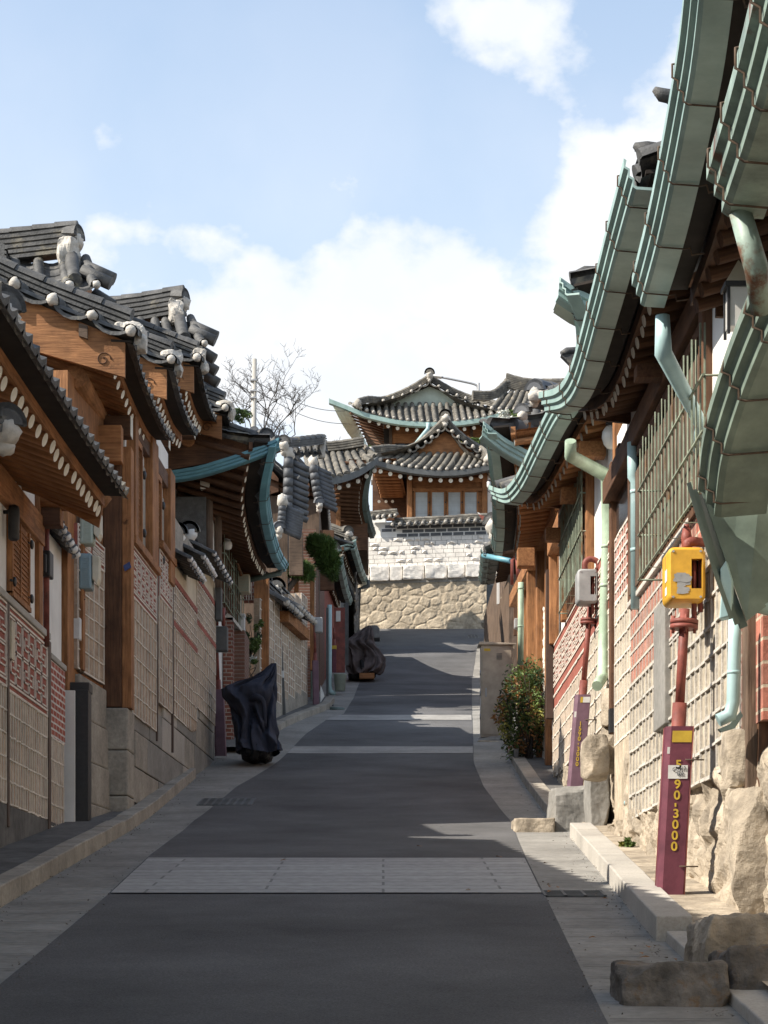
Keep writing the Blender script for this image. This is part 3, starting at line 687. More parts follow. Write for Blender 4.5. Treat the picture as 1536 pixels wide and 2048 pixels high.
# ---- first house: white plaster, wooden shutters, fretted brick panel
W1 = Wall(-3.7, 6, -3.7, 23.06, (1, 0, 0))
h1 = thing('hanok_house', 'nearest left house with white plaster, wooden shutters and fretted brick panel', 'house', (-3.7, 20, gz(20)))
def f(mb):
    mb.box((-7.6, 4, gz(4)-1), (-3.78, 21.4, 6.5)); W1.box(mb, -2, 15.4, 0, 3.45+1.6, -.1, 0)
part(h1, 'wall', K['plaster'], f)
part(h1, 'rear_room', K['plaster'], lambda mb: W1.box(mb, 0, 15.25, 5.06, 6.5, -.1, -.002))
panel(h1, W1, 12.9, 13.46, 1.6+1.42, 1.6+3.38, .14, .235, .82, 1, seed=2, zlow=None)
panel(h1, W1, 13.54, 15.82, 1.6+1.42, 1.6+3.38, .135, .235, .84, 6, seed=3)
panel(h1, W1, 15.98, 16.95, 1.6+1.36, 1.6+2.36, .14, .235, 0, seed=4)
part(h1, 'brick_end', K['brick_y'], lambda mb: W1.box(mb, 15.98, 17.02, 1.6+2.36, 1.6+3.2, -.1, .03))
part(h1, 'plinth', K['concrete_dark'], lambda mb: [W1.box(mb, -2, 17.0, gz(8)-1, 1.6+1.0, -.1, .05), W1.box(mb, 11, 17.0, 1.6, 1.6+1.415, -.1, .03)])
part(h1, 'ledge', K['granite_lt'], lambda mb: [W1.box(mb, 11, 15.86, 1.6+3.385, 1.6+3.46, -.05, .06), W1.box(mb, 15.98, 17.02, 1.6+3.205, 1.6+3.27, -.1, .05)], .01)
for k_ in range(5):
    ua = 12.86-2.6*(k_+1); panel(h1, W1, ua+.06, ua+2.6, max(1.2, W1.ground(ua+2.6)+.35), 1.6+3.38, .14, .235, .84, 5, seed=60+k_)
for u, w in ((13.46, .08), (15.83, .14), (12.82, .08), (10.22, .08), (7.62, .08), (5.02, .08)):
    part(h1, 'post', K['brown_tr'], lambda mb: W1.box(mb, u, u+w, 1.6+1.2, 1.6+3.38, -.05, .045), .006)
part(h1, 'post', K['wood_z'], lambda mb: W1.box(mb, 15.2, 15.42, 5.06, 6.45, -.14, .05), .01)
part(h1, 'lintel', K['wood_y'], lambda mb: [W1.box(mb, 2, 15.42, 1.6+4.32, 1.6+4.62, -.05, .07)], .01)
part(h1, 'side_plaster', K['plaster'], lambda mb: W1.box(mb, 15.42, 17.0, 1.6+3.28, 1.6+4.62, -.1, -.01))
sh = part(h1, 'shutter', K['wood_z'], lambda mb: [W1.box(mb, 13.62, 14.58, 1.6+3.5, 1.6+4.28, .0, .04), W1.box(mb, 13.6, 14.6, 1.6+3.47, 1.6+3.52, .0, .07), W1.box(mb, 13.6, 13.66, 1.6+3.5, 1.6+4.28, 0, .06), W1.box(mb, 14.54, 14.6, 1.6+3.5, 1.6+4.28, 0, .06), W1.box(mb, 14.08, 14.12, 1.6+3.5, 1.6+4.28, 0, .055)])
mb = MB()
for k in range(2):
    for j in range(14): W1.box(mb, 13.69+k*.46, 14.06+k*.46, 1.6+3.56+j*.05, 1.6+3.575+j*.05, .04, .052)
mb.obj('slats', K['wood_y'], sh)
for u, z in ((13.66, 4.18), (13.66, 3.62), (14.62, 4.18), (14.62, 3.62)):
    part(sh, 'hinge', K['iron'], lambda mb: [mb.ball(W1.pt(u, 1.6+z, .07), (.02, .055, .05), 8, 6), mb.tube([W1.pt(u-.1, 1.6+z, .05), W1.pt(u+.1, 1.6+z, .06)], .012, 6)])
part(h1, 'sun_blocker', K['oldw_z'], lambda mb: mb.box((-10, 20.9, 2), (-4.75, 25.0, 1.6+6.3)))  # added unseen block, keeps the sun off the plaster end beside the gap
part(h1, 'purlin', K['wood_x'], lambda mb: mb.tube([V(-4.2, 21.35, 4.86), V(-3.15, 21.35, 4.84), V(-3.02, 21.35, 4.86), V(-2.96, 21.35, 4.9)], [.16, .155, .14, .10], 14))
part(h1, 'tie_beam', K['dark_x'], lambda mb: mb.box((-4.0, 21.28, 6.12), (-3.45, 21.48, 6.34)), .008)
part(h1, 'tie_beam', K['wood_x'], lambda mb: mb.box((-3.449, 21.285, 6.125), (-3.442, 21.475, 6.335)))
e1, ei1, er1 = hanok_side(h1, [(-2.72, 3.5, 4.72), (-2.66, 10, 4.66), (-2.62, 16, 4.66), (-2.58, 19.2, 4.68), (-2.58, 20.6, 4.74)], -1, 3.4, 1.9, (60, 1.5, .066), inset=.05, m=10, slope=.36, plug=False, rad=.055, lip=.085, gab=False, rec=.05)
part(h1, 'gable_board', K['wood_x'], lambda mb: mb.prism([ei1(1)+Vector((-.25, -.02, -.12)), er1(1)+Vector((0, -.02, -.15)), er1(1)+Vector((0, -.02, -.6)), ei1(1)+Vector((-.3, -.02, -.40))], (0, -.05, 0)))
part(h1, 'drain_pipe', K['red_pipe'], lambda mb: mb.tube([W1.pt(15.62, 1.6+3.28, .05), W1.pt(15.62, 1.6+5.0, .05)], .034, 10))
part(h1, 'valve_box', K['iron'], lambda mb: [mb.hexa(W1.pt(15.5, 1.6+4.02, .02), W1.u*.24, W1.n*.09, UP*.28), mb.hexa(W1.pt(15.44, 1.6+4.05, .02), W1.u*.06, W1.n*.06, UP*.2)], .015)
mt, mp = MB(), MB(); tiles(mt, mp, Curve([V(-3.52, 21.5, 4.62), V(-3.55, 23.1, 4.55)]), Curve([V(-3.8, 21.5, 4.86), V(-3.83, 23.1, 4.79)]), 6, 2, .0, .06)
o = mt.join(mp, 1).obj('coping_tiles', [K['tile'], K['plaster']], h1)
part(h1, 'door_plate', K['cream_pl'], lambda mb: W1.box(mb, 13.6, 13.78, 1.6+2.86, 1.6+3.24, .03, .05))
q = P(8, 1040, 207)
solo('wall_lamp', MB().lathe(W1.pt(13.45, 1.6+4.0, .1), [(.03, -.02), (.055, .0), (.058, .28), (.05, .31), (.02, .33)], 12).tube([W1.pt(13.45, 1.6+4.26, 0), W1.pt(13.45, 1.6+4.26, .1)], .02, 8), K['iron'], 'black cylinder wall lamp beside the wooden shutters', 'wall lamp')
# ---- the narrow recess between first and second house
def at(px, py, s): return P(px, py, s)
h2 = thing('hanok_house', 'tall left house with stepped tile roofs above a square stone wall', 'house', (-3.4, 26, gz(26)))
W2 = Wall(-3.28, 25.1, -3.0, 35.1, (1, 0, 0))
Wr = Wall(-3.62, 23.3, -3.5, 24.95, (1, 0, 0))
def fx(x, s): return (x-CX)/s
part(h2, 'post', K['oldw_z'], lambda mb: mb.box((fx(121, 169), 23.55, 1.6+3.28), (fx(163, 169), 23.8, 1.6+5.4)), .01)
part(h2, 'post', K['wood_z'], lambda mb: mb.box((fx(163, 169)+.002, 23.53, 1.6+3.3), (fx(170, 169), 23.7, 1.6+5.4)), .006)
part(h2, 'plinth_block', K['granite'], lambda mb: mb.box((fx(128, 168), 23.62, gz(23.5)-.3), (fx(166, 168), 24.0, 1.6+3.27)), .02)
panel(h2, Wr, .12, 1.58, 1.6+3.30, 1.6+5.0, .30, .24, .3, 2, .02, seed=9)
part(h2, 'recess_wall', K['wood_z'], lambda mb: [Wr.box(mb, -.2, 1.8, 4.0, 8.3, -.4, -.02)])
for i in range(4):
    z0 = gz(24)-.3 if i == 0 else 1.6+1.75+(i-1)*.5
    z1 = 1.6+1.745 if i == 0 else 1.6+1.75+i*.5-.006
    part(h2, 'foundation_block', K['granite'], lambda mb: Wr.box(mb, .18, 1.66, z0, z1, -.2, .10-.02*i), .02)
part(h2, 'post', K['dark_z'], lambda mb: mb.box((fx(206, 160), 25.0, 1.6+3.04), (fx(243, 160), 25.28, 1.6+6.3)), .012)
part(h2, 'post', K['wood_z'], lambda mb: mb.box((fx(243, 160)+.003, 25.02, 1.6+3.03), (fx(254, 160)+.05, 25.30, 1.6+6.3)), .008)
zz = [gz(25)-.4, 1.6+1.93, 1.6+2.5, 1.6+3.03]
for a, b in zip(zz, zz[1:]):
    part(h2, 'plinth_block', K['granite'], lambda mb: mb.box((fx(206, 160), 24.95, a), (fx(254, 160)+.02, 25.6, b-.007)), .022)
# main street wall: granite courses below, stone panels above
gb = lambda u: W2.ground(u)
u305, _ = W2.px(305, 1200); u311, _ = W2.px(311, 1200); u337, _ = W2.px(337, 1200); u385, _ = W2.px(387, 1300); u425, _ = W2.px(425, 1300)
part(h2, 'wall', K['granite'], lambda mb: W2.box(mb, .5, 9.95, gz(25)-.5, 8.1, -.4, 0))
rnd = random.Random(4)
for r in range(5):                                               # long dressed granite blocks, each its own stone
    z0 = 1.6+1.9+r*.47; u = .42+(.35 if r % 2 else 0)
    while u < 9.9:
        w = rnd.uniform(1.0, 1.7); b = min(u+w, 9.9)
        if gb(u)+.1 < z0+.47 and z0 < gb(b)+1.25 and z0 < 1.6+2.9+(u*.17) :
            part(h2, 'foundation_block', K[rnd.choice(['granite', 'granite', 'concrete', 'granite_lt'])], lambda mb: W2.box(mb, u+.006, b-.006, z0+.006, z0+.464, -.02, .035+rnd.uniform(0, .012)), .012)
        u = b
zt1 = 1.6+5.18; zt2 = 1.6+5.62
panel(h2, W2, .44, u305, 1.6+3.02, zt1, .26, .235, .66, 6, .05, seed=11)
panel(h2, W2, u311, u337, 1.6+3.46, zt2, .26, .235, .66, 5, .05, seed=12, zlow=lambda u: gb(u)+1.15)
panel(h2, W2, u337+.06, u385, 1.6+3.46, 1.6+4.78, .26, .235, 0, 3, .05, seed=13, zlow=lambda u: gb(u)+.85)
panel(h2, W2, u385, u425, 1.6+3.92, 1.6+5.26, .26, .235, 0, 3, .05, seed=14, zlow=lambda u: gb(u)+.75)
for a, b, z, hh in ((u337+.06, u385, 4.78, .74), (u385, u425, 5.26, .82)):
    panel(h2, W2, a, b, 1.6+z, 1.6+z+hh, .2, .12, 0, seed=15, o=.05, name='fret_panel')
    for k in (.0, hh-.09): part(h2, 'brick_course', K['red_band'], lambda mb: W2.box(mb, a, b, 1.6+z+k, 1.6+z+k+.085, -.05, .066))
for a in (u305, u337):
    part(h2, 'post', K['brown_tr'], lambda mb: W2.box(mb, a+.005, a+.075, 1.6+2.9, 1.6+6.0, -.05, .07))
part(h2, 'garden_plaster', K['plaster_cream'], lambda mb: [W2.box(mb, u337+.08, u337+1.7, 1.6+5.38, 1.6+5.72, -.3, .045), W2.box(mb, u337+1.7, u337+3.2, 1.6+5.42, 1.6+6.08, -.3, .045), W2.box(mb, u337+3.2, u425, 1.6+5.9, 1.6+6.42, -.3, .045)])
for k, (a, b, z) in enumerate(((u337+.05, u337+1.75, 5.72), (u337+1.7, u337+3.25, 6.08), (u337+3.2, u425+.05, 6.42))):
    mt, mp = MB(), MB(); n = 7
    tiles(mt, mp, Curve([W2.pt(a, 1.6+z, .32), W2.pt(b, 1.6+z, .32)]), Curve([W2.pt(a, 1.6+z+.22, -.12), W2.pt(b, 1.6+z+.22, -.12)]), n, 2, .0, .055)
    ridge(mt, [W2.pt(a, 1.6+z+.2, -.14), W2.pt(b, 1.6+z+.2, -.14)], .16, .14, 2)
    ridge_end(mt, mp, W2.pt(a+.02, 1.6+z+.3, -.1), (0, -1, 0), .9)
    mt.join(mp, 1).obj('coping_tiles', [K['tile'], K['plaster']], h2)
# upper storey behind the panels
part(h2, 'upper_wall', K['plaster'], lambda mb: W2.box(mb, .3, u337+.1, zt1, 8.9, -.3, -.02))
part(h2, 'end_boarding', K['wood_z'], lambda mb: mb.box((-8.5, 25.15, 5), (-3.6, 25.35, 9.2)))
part(h2, 'rear_room', K['grey_dk'], lambda mb: mb.box((-9, 26, 4), (-4.6, 36, 9.5)))
for a, b, mm in ((256, 262, 'wood_z'), (291, 303, 'wood_z'), (328, 337, 'wood_z')):
    ua, _ = W2.px(a, 1000); ub, _ = W2.px(b, 1000)
    part(h2, 'post', K[mm], lambda mb: W2.box(mb, ua, ub, zt1 if a < 300 else zt2-.3, 8.55, -.1, .10), .01)
for a, b in ((262, 277), (304, 316)):
    ua, _ = W2.px(a, 1000); ub, _ = W2.px(b, 1000)
    wn = part(h2, 'window', K['paper'], lambda mb: W2.box(mb, ua, ub, zt1+.12, 8.2, -.02, .01))
    mb = MB(); lattice(mb, W2, ua+.03, ub-.03, zt1+.15, 8.17, .012, 5, 14, .016, .018); W2.box(mb, ua, ua+.06, zt1+.1, 8.25, .01, .06); W2.box(mb, ub-.06, ub, zt1+.1, 8.25, .01, .06); W2.box(mb, ua, ub, 8.17, 8.25, .005, .06); W2.box(mb, ua, ub, zt1+.06, zt1+.13, .005, .06)
    mb.obj('lattice_frame', K['wood_z'], wn)
    for z in (zt1+.35, 7.9):
        part(wn, 'hinge', K['iron'], lambda mb: mb.ball(W2.pt(ub+.12, z, .06), (.03, .07, .06), 8, 6))
part(h2, 'sill', K['wood_y'], lambda mb: [W2.box(mb, .35, u305, zt1+.002, zt1+.11, -.02, .12), W2.box(mb, u311-.05, u337+.05, zt2+.002, zt2+.11, -.02, .12)], .008)
part(h2, 'lintel', K['dark_y'], lambda mb: [W2.box(mb, .3, 4.5, 8.26, 8.48, -.05, .06)], .01)
part(h2, 'wall_lamp', K['orange'], lambda mb: mb.lathe(at(267, 990, 155), [(.045, 0), (.05, .02), (.05, .2), (.03, .22)], 10))
part(h2, 'notice', K['blue_pl'], lambda mb: mb.hexa(at(250, 1143, 160)-Vector((0, .02, 0)), (.08, 0, .05), (0, .015, 0), (-.02, 0, .07)))
# stepped roofs
for (y0, y1, z, x) in ((23.15, 27.6, 7.0, -2.86), (27.4, 30.9, 7.92, -2.84), (30.9, 34.2, 8.98, -2.8), (34.0, 37.0, 9.05, -2.62)):
    ctrl = [(x+.02, y0, z+.10), (x, y0+1.2, z), (x, y1-1, z), (x+.02, y1, z+.10)]
    e, ei, er = hanok_side(h2, ctrl, -1, 3.1, 1.5, (13, 1.3, .060), inset=.05, m=9, white=True, slope=.36, plug=False, rad=.06, lip=.075, gab=False, rec=.04)
    mt, mp = MB(), MB()                                           # verge: tiles laid across the gable edge
    a, b = e(0), er(0)
    c1 = Curve([a+Vector((-.1, -.10, .02)), a.lerp(b, .5)+Vector((0, -.10, -.10)), b+Vector((0, -.10, .02))])
    c2 = Curve([a+Vector((-.1, .6, .16)), a.lerp(b, .5)+Vector((0, .6, .04)), b+Vector((0, .6, .16))])
    tiles(mt, mp, c1, c2, 7, 2, 0, .085, dip=.09, lip=.045)
    ridge(mt, [c2(.02)+UP*.02, c2(.5)+UP*.0, c2(1)+UP*.02], .2, .2, 3, cap=.12)
    q_ = c2(.02); mp.rock(q_+Vector((-.14, -.26, -.16)), q_+Vector((.16, .12, .13)), .30, 9, int(z*3)); mp.rock(q_+Vector((.02, -.34, -.24)), q_+Vector((.20, -.10, -.04)), .3, 7, int(z*5))
    mt.join(mp, 1).obj('verge_tiles', [K['tile'], K['mortar']], h2)
    pa = [c1(0)+Vector((-.06, .10, -.07)), c1(.5)+Vector((0, .10, -.08)), c1(1)+Vector((0, .10, -.07))]
    bd = [p-UP*(.62 if i else .42) for i, p in enumerate(pa)]
    part(h2, 'gable_board', K['wood_x'], lambda mb: [mb.prism([pa[i], pa[i+1], bd[i+1], bd[i]], (0, .06, 0)) for i in (0, 1)])
    part(h2, 'verge_block', K['oldw_x'], lambda mb: [mb.hexa(c1(t_)+Vector((-.05, .04, -.24)), (.10, 0, -.03), (0, .06, 0), (0, 0, .15)) for t_ in (.17, .42)])
    part(h2, 'scroll_carving', K['dark_x'], lambda mb: mb.tube([c1(.06)+Vector((-.12+.09*(1-i/26)*math.cos(i*.4), .095, -.36+.09*(1-i/26)*math.sin(i*.4))) for i in range(22)], .007, 4))
    part(h2, 'beam', K['wood_y'], lambda mb: mb.tube([Vector((x-.75, y0+.3, z+1.6-.28)), Vector((x-.75, y1-.2, z+1.6-.28))], .13, 12))
    part(h2, 'beam', K['dark_x'], lambda mb: mb.box((x-1.6, y0+1.9, z+1.6-.56), (x-.32, y0+2.12, z+1.6-.30)), .01)
    part(h2, 'beam', K['paint'], lambda mb: mb.box((x-.318, y0+1.905, z+1.6-.555), (x-.312, y0+2.115, z+1.6-.305)))
part(h2, 'gable_wall', K['wood_x'], lambda mb: [mb.box((-6.4, 24.75, 1.6+6.05), (-3.25, 24.95, 1.6+6.5)), mb.box((fx(122, 166), 24.3, 1.6+6.65), (fx(184, 166), 24.36, 1.6+7.02))], .01)
# the main ridges behind, running back from the street
for (px, py, s, L, ang) in ((157, 508, 128, 3.2, 1), (370, 628, 112, 1.9, 1)):
    t = at(px, py, s); mt, mp = MB(), MB()
    ridge(mt, [t+Vector((-L, .3, -.16)), t+Vector((-L*.5, .15, -.12)), t], .42, .24, 5, cap=.13)
    ridge_end(mt, mp, t+UP*.16, (1, -.35, 0), 1.0)
    mp.rock(t+Vector((-.30, -.30, -.22)), t+Vector((.02, .06, .16)), .28, 9, int(px))
    a, b = t+Vector((-.1, -.1, -.05)), t+Vector((.1, -1.0, -.75))
    mt.tube([a, a.lerp(b, .33)+UP*-.04, a.lerp(b, .66)-UP*.05, b], [.11, .11, .105, .115], 10)
    mt.tube([b+Vector((.05, .3, .25)), b+Vector((.5, .3, .05))], .10, 10); mt.tube([b+Vector((.05, .7, .45)), b+Vector((.5, .7, .25))], .10, 10)
    tiles(mt, mp, Curve([t+Vector((-L, -1.5, -1.05)), t+Vector((.5, -1.5, -1.0))]), Curve([t+Vector((-L, .1, -.1)), t+Vector((.1, .1, -.05))]), 9, 6, .1, .085)
    for k in range(5): mt.tube([t+Vector((.2, .2+.34*k, -.55-.12*k)), t+Vector((.52, .2+.34*k, -.75-.12*k))], .1, 8)
    mt.join(mp, 1).obj('main_ridge', [K['tile'], K['mortar']], h2)
    part(h2, 'gable_wall', K['wood_x'], lambda mb: mb.box(t+Vector((-L, .15, -1.6)), t+Vector((.05, 2.0, -.2))))
# recess furniture
cl = thing('meter_closet', 'small white closet door with dark frame at kerb between two left houses', 'closet', (fx(150, 171.5), 23.3, gz(23.3)+.13))
part(cl, 'door', K['plaster'], lambda mb: mb.box((fx(117, 171.5), 23.10, gz(23.3)+.1), (fx(155, 171.5), 23.16, 1.6+3.0)))
part(cl, 'frame', K['iron'], lambda mb: [mb.box((fx(152, 171.5), 23.2, gz(23.2)+.08), (fx(180, 171.5), 23.44, 1.6+3.02)), mb.box((fx(118, 171.5), 23.22, 1.6+3.0), (fx(181, 171.5), 23.5, 1.6+3.11))], .008)
for (x0, y0, x1, y1, m1, lab) in ((167, 1030, 194, 1098, 'grey_gn', 'greenish ribbed meter box, upper one on the timber post'), (165, 1116, 191, 1187, 'grey_bl', 'grey blue meter box, lower one on the timber post')):
    b = thing('electric_meter_box', lab, 'meter box', at(x0, y1, 168), 'electric meter boxes on the timber post')
    a, c = at(x0, y1, 168), at(x1, y0, 168)
    part(b, 'case', K[m1], lambda mb: mb.box((a.x, 23.5, a.z), (c.x, 23.72, c.z)), .025)
    part(b, 'ribs', K[m1], lambda mb: [mb.box((a.x+.05, 23.493, a.z+.04+k*.02), (c.x-.03, 23.5, a.z+.05+k*.02)) for k in range(int((c.z-a.z-.08)/.02))])
    part(b, 'terminal_cover', K['cream_pl'], lambda mb: mb.prism([(c.x+.003, 23.5, a.z+.12), (c.x+.06, 23.5, a.z+.05), (c.x+.085, 23.5, a.z+.12), (c.x+.085, 23.5, c.z-.04), (c.x+.003, 23.5, c.z-.02)], (0, .2, 0)), .01)
q = at(123, 1275, 172); q2 = at(156, 1230, 172)
jb = thing('junction_box', 'white square junction box on the dark timber post', 'junction box', q)
part(jb, 'case', K['white_pl'], lambda mb: mb.box((q.x, 23.42, q.z), (q2.x, 23.54, q2.z)), .012)
part(jb, 'lid', K['white_pl'], lambda mb: mb.box((q.x+.012, 23.412, q.z+.012), (q2.x-.012, 23.419, q2.z-.012)))
mb = MB()
for pts in (((128, 1085), (140, 1110), (152, 1150), (158, 1190), (150, 1200), (138, 1195), (128, 1165)), ((140, 1040), (142, 1100), (143, 1180), (143, 1232)), ((120, 1075), (135, 1095), (160, 1105), (170, 1108)), ((125, 1150), (140, 1185), (160, 1200), (172, 1200))):
    mb.tube([p+Vector((0, -.05, 0)) for p in catmull([at(x, y, 169) for x, y in pts], 14)], .009, 6)
solo('cable', mb, K['iron'], 'black cables looping between the meter boxes on the post', 'cable')

h0 = thing('hanok_house', 'nearest left roof corner at the frame edge with dark end tiles', 'house', V(-3.6, 13.5, gz(13.5)-1.6))
for (x, y, s, k) in ((10, 640, 262, .9), (16, 868, 262, .8)):
    t = P(x, y, s); mt, mp = MB(), MB(); ridge(mt, [t+Vector((-.6, .3, -.05)), t], .12, .18, 2, cap=.10); ridge_end(mt, mp, t, (.55, -.8, 0), k)
    mt.join(mp, 1).obj('ridge_tip', [K['tile'], K['mortar']], h0)
part(h0, 'eave_board', K['grey_dk'], lambda mb: mb.prism([P(-40, 690, 262), P(22, 652, 262), P(24, 660, 262), P(-40, 740, 262)], (0, .3, 0)))
part(h0, 'wall', K['plaster'], lambda mb: mb.box(V(-6, 13, gz(13)-2), V(-3.6, 15, 3.9)))
# ---- third left house: blue sheet gutter with an upturned corner
h3 = thing('hanok_house', 'left house with blue sheet gutter and row of white rafter ends', 'house', (-3.1, 37, gz(37)))
W3 = Wall(-3.12, 35.25, -2.95, 41.4, (1, 0, 0))
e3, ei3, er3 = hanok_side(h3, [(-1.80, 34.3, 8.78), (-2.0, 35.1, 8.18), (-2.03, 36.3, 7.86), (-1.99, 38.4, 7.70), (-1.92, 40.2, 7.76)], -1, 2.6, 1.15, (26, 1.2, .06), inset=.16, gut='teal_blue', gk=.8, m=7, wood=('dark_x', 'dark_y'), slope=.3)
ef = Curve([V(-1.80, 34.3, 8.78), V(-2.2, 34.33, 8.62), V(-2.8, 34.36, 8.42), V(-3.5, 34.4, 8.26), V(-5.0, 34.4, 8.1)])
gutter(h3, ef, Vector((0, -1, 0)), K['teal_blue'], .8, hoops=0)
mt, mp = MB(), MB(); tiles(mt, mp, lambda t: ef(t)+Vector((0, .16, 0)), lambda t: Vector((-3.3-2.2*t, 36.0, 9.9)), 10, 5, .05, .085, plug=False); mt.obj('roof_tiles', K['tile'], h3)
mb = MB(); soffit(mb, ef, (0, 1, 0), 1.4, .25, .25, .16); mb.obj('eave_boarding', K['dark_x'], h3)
mt, mp = MB(), MB(); ridge(mt, [er3(0)+Vector((0, .3, .05)), ei3(.06)+UP*.1], .2, .18, 3); ridge_end(mt, mp, ei3(.05)+UP*.15, (.6, -.8, .1), 1); mt.join(mp, 1).obj('hip_ridge', [K['tile'], K['mortar']], h3)
part(h3, 'side_wall', K['concrete_dark'], lambda mb: mb.box((-6.5, 35.3, 3), (-3.14, 35.5, 1.6+8.0)))
part(h3, 'wall', K['plaster'], lambda mb: [W3.box(mb, .1, 6.2, 3, 1.6+8.0, -.3, 0), mb.box((-7, 35.6, 3), (-3.5, 41.3, 1.6+8.2))])
for x, s, y0, y1, r in ((402, 113, 942, 1030, .0), (418, 113, 940, 1240, .07), (436, 111, 940, 1180, .07)):
    if r: part(h3, 'post', K['oldw_z'], lambda mb: mb.tube([at(x, y1, s), at(x, y0, s)], r, 12))
part(h3, 'beam', K['dark_x'], lambda mb: [mb.box(at(345, 952, 113), at(440, 930, 113)+Vector((0, .2, 0))), mb.box(at(340, 1040, 113), at(430, 1034, 113)+Vector((0, .06, 0)))], .01)
part(h3, 'beam_end', K['paint'], lambda mb: mb.box(at(400, 978, 114), at(419, 951, 114)+Vector((0, .15, 0))), .012)
for x, y, s in ((433, 940, 114), (503, 925, 115)):
    part(h3, 'purlin_end', K['paint'], lambda mb: mb.tube([at(x, y, s), at(x, y, s)+Vector((0, .4, 0))], .095, 14))
for (x0, y0, x1, y1) in ((437, 1055, 456, 1205), (458, 1120, 476, 1262)):
    u0, u1, z0, z1 = W3.rect(x0, y0, x1, y1, .03)
    w = part(h3, 'window', K['glass_dk'], lambda mb: W3.box(mb, u0, u1, z0, z1, -.05, .015))
    mb = MB(); lattice(mb, W3, u0, u1, z0, z1, .02, 4, 5, .05, .05); mb.obj('frame', K['dark_z'], w)
    grille(w, W3, u0, u1, z0, z1, .14, K['grille'], .34, (0, .33, .66, 1), 'grille')
part(h3, 'rail', K['wood_y'], lambda mb: mb.tube([at(428, 985, 112), at(482, 1150, 101)], .03, 8))
lamp = thing('eave_lamp', 'round frosted lamp under the dark eave of the left house', 'lamp', at(455, 1090, 108))
part(lamp, 'globe', K['glass_w'], lambda mb: mb.lathe(at(455, 1100, 108), [(.02, 0), (.07, .02), (.09, .08), (.08, .14), (.05, .17)], 14))
part(lamp, 'cap', K['steel'], lambda mb: mb.lathe(at(455, 1100, 108)+UP*.17, [(.055, 0), (.05, .06), (.015, .08), (.012, .3)], 12))
ac = thing('air_conditioner', 'beige outdoor air conditioner box under the blue gutter', 'air conditioner', at(485, 1185, 101))
a, c = at(476, 1185, 101), at(499, 1148, 101)
part(ac, 'case', K['cream_pl'], lambda mb: mb.box((a.x, a.y, a.z), (c.x, a.y+.3, c.z)), .02)
part(ac, 'louvres', K['grey_gn'], lambda mb: [mb.box((a.x+.02, a.y-.006, a.z+.03+k*.03), (c.x-.02, a.y-.001, a.z+.045+k*.03)) for k in range(10)])
part(h3, 'downspout', K['teal_dk'], lambda mb: mb.tube([at(566, 1128, 100), at(560, 1146, 100), at(500, 1160, 100)], .05, 10))
# porch post, red panel and low brick wall before the third house
part(h3, 'porch_post', K['wood_z'], lambda mb: mb.box(at(508, 1345, 98), at(527, 1128, 98)+Vector((0, .2, 0))), .012)
part(h3, 'porch_post', K['wood_z'], lambda mb: mb.box(at(527, 1345, 98)+Vector((.003, .02, 0)), at(537, 1150, 98)+Vector((0, .3, 0))), .01)
part(h3, 'porch_wall', K['plaster'], lambda mb: mb.box(at(478, 1160, 96), at(520, 1130, 96)+Vector((0, .1, 0))))
part(h3, 'red_panel', K['brick_x'], lambda mb: mb.box(at(488, 1205, 97), at(508, 1160, 97)+Vector((0, .1, 0))))
mb = MB()
for a, b, c_, d in ((492, 1200, 494, 1165), (492, 1185, 503, 1183), (502, 1200, 504, 1165), (488, 1174, 500, 1172), (497, 1200, 499, 1176)):
    mb.box(at(a, b, 97)-Vector((0, .012, 0)), at(c_, d, 97))
mb.obj('panel_pointing', K['pointing'], h3)
bw = thing('brick_wall', 'low brick pier wall behind the covered motorbike', 'wall', at(470, 1480, 104))
part(bw, 'pier', K['brick_x'], lambda mb: mb.box(at(446, 1500, 106), at(466, 1235, 106)+Vector((0, .3, 0))))
part(bw, 'side', K['brick_dk'], lambda mb: mb.box(at(462, 1490, 105)+Vector((0, .31, 0)), at(487, 1255, 105)+Vector((0, 1.6, 0))))
part(bw, 'cap', K['mortar'], lambda mb: mb.prism([at(445, 1236, 106), at(455, 1226, 106), at(467, 1234, 106), at(489, 1262, 104)+Vector((0, .2, 0)), at(489, 1268, 104)+Vector((0, .2, 0)), at(466, 1241, 106)], (0, .32, 0)))
bx = thing('styrofoam_box', 'white box on top of the low brick pier', 'box', at(480, 1262, 100)); a, c = at(470, 1262, 100), at(489, 1227, 100)
part(bx, 'body', K['white_pl'], lambda mb: mb.box((a.x, a.y, a.z), (c.x, a.y+.25, c.z-.06)), .01)
part(bx, 'lid', K['white_pl'], lambda mb: mb.box((a.x-.01, a.y-.012, c.z-.056), (c.x+.01, a.y+.262, c.z)), .01)
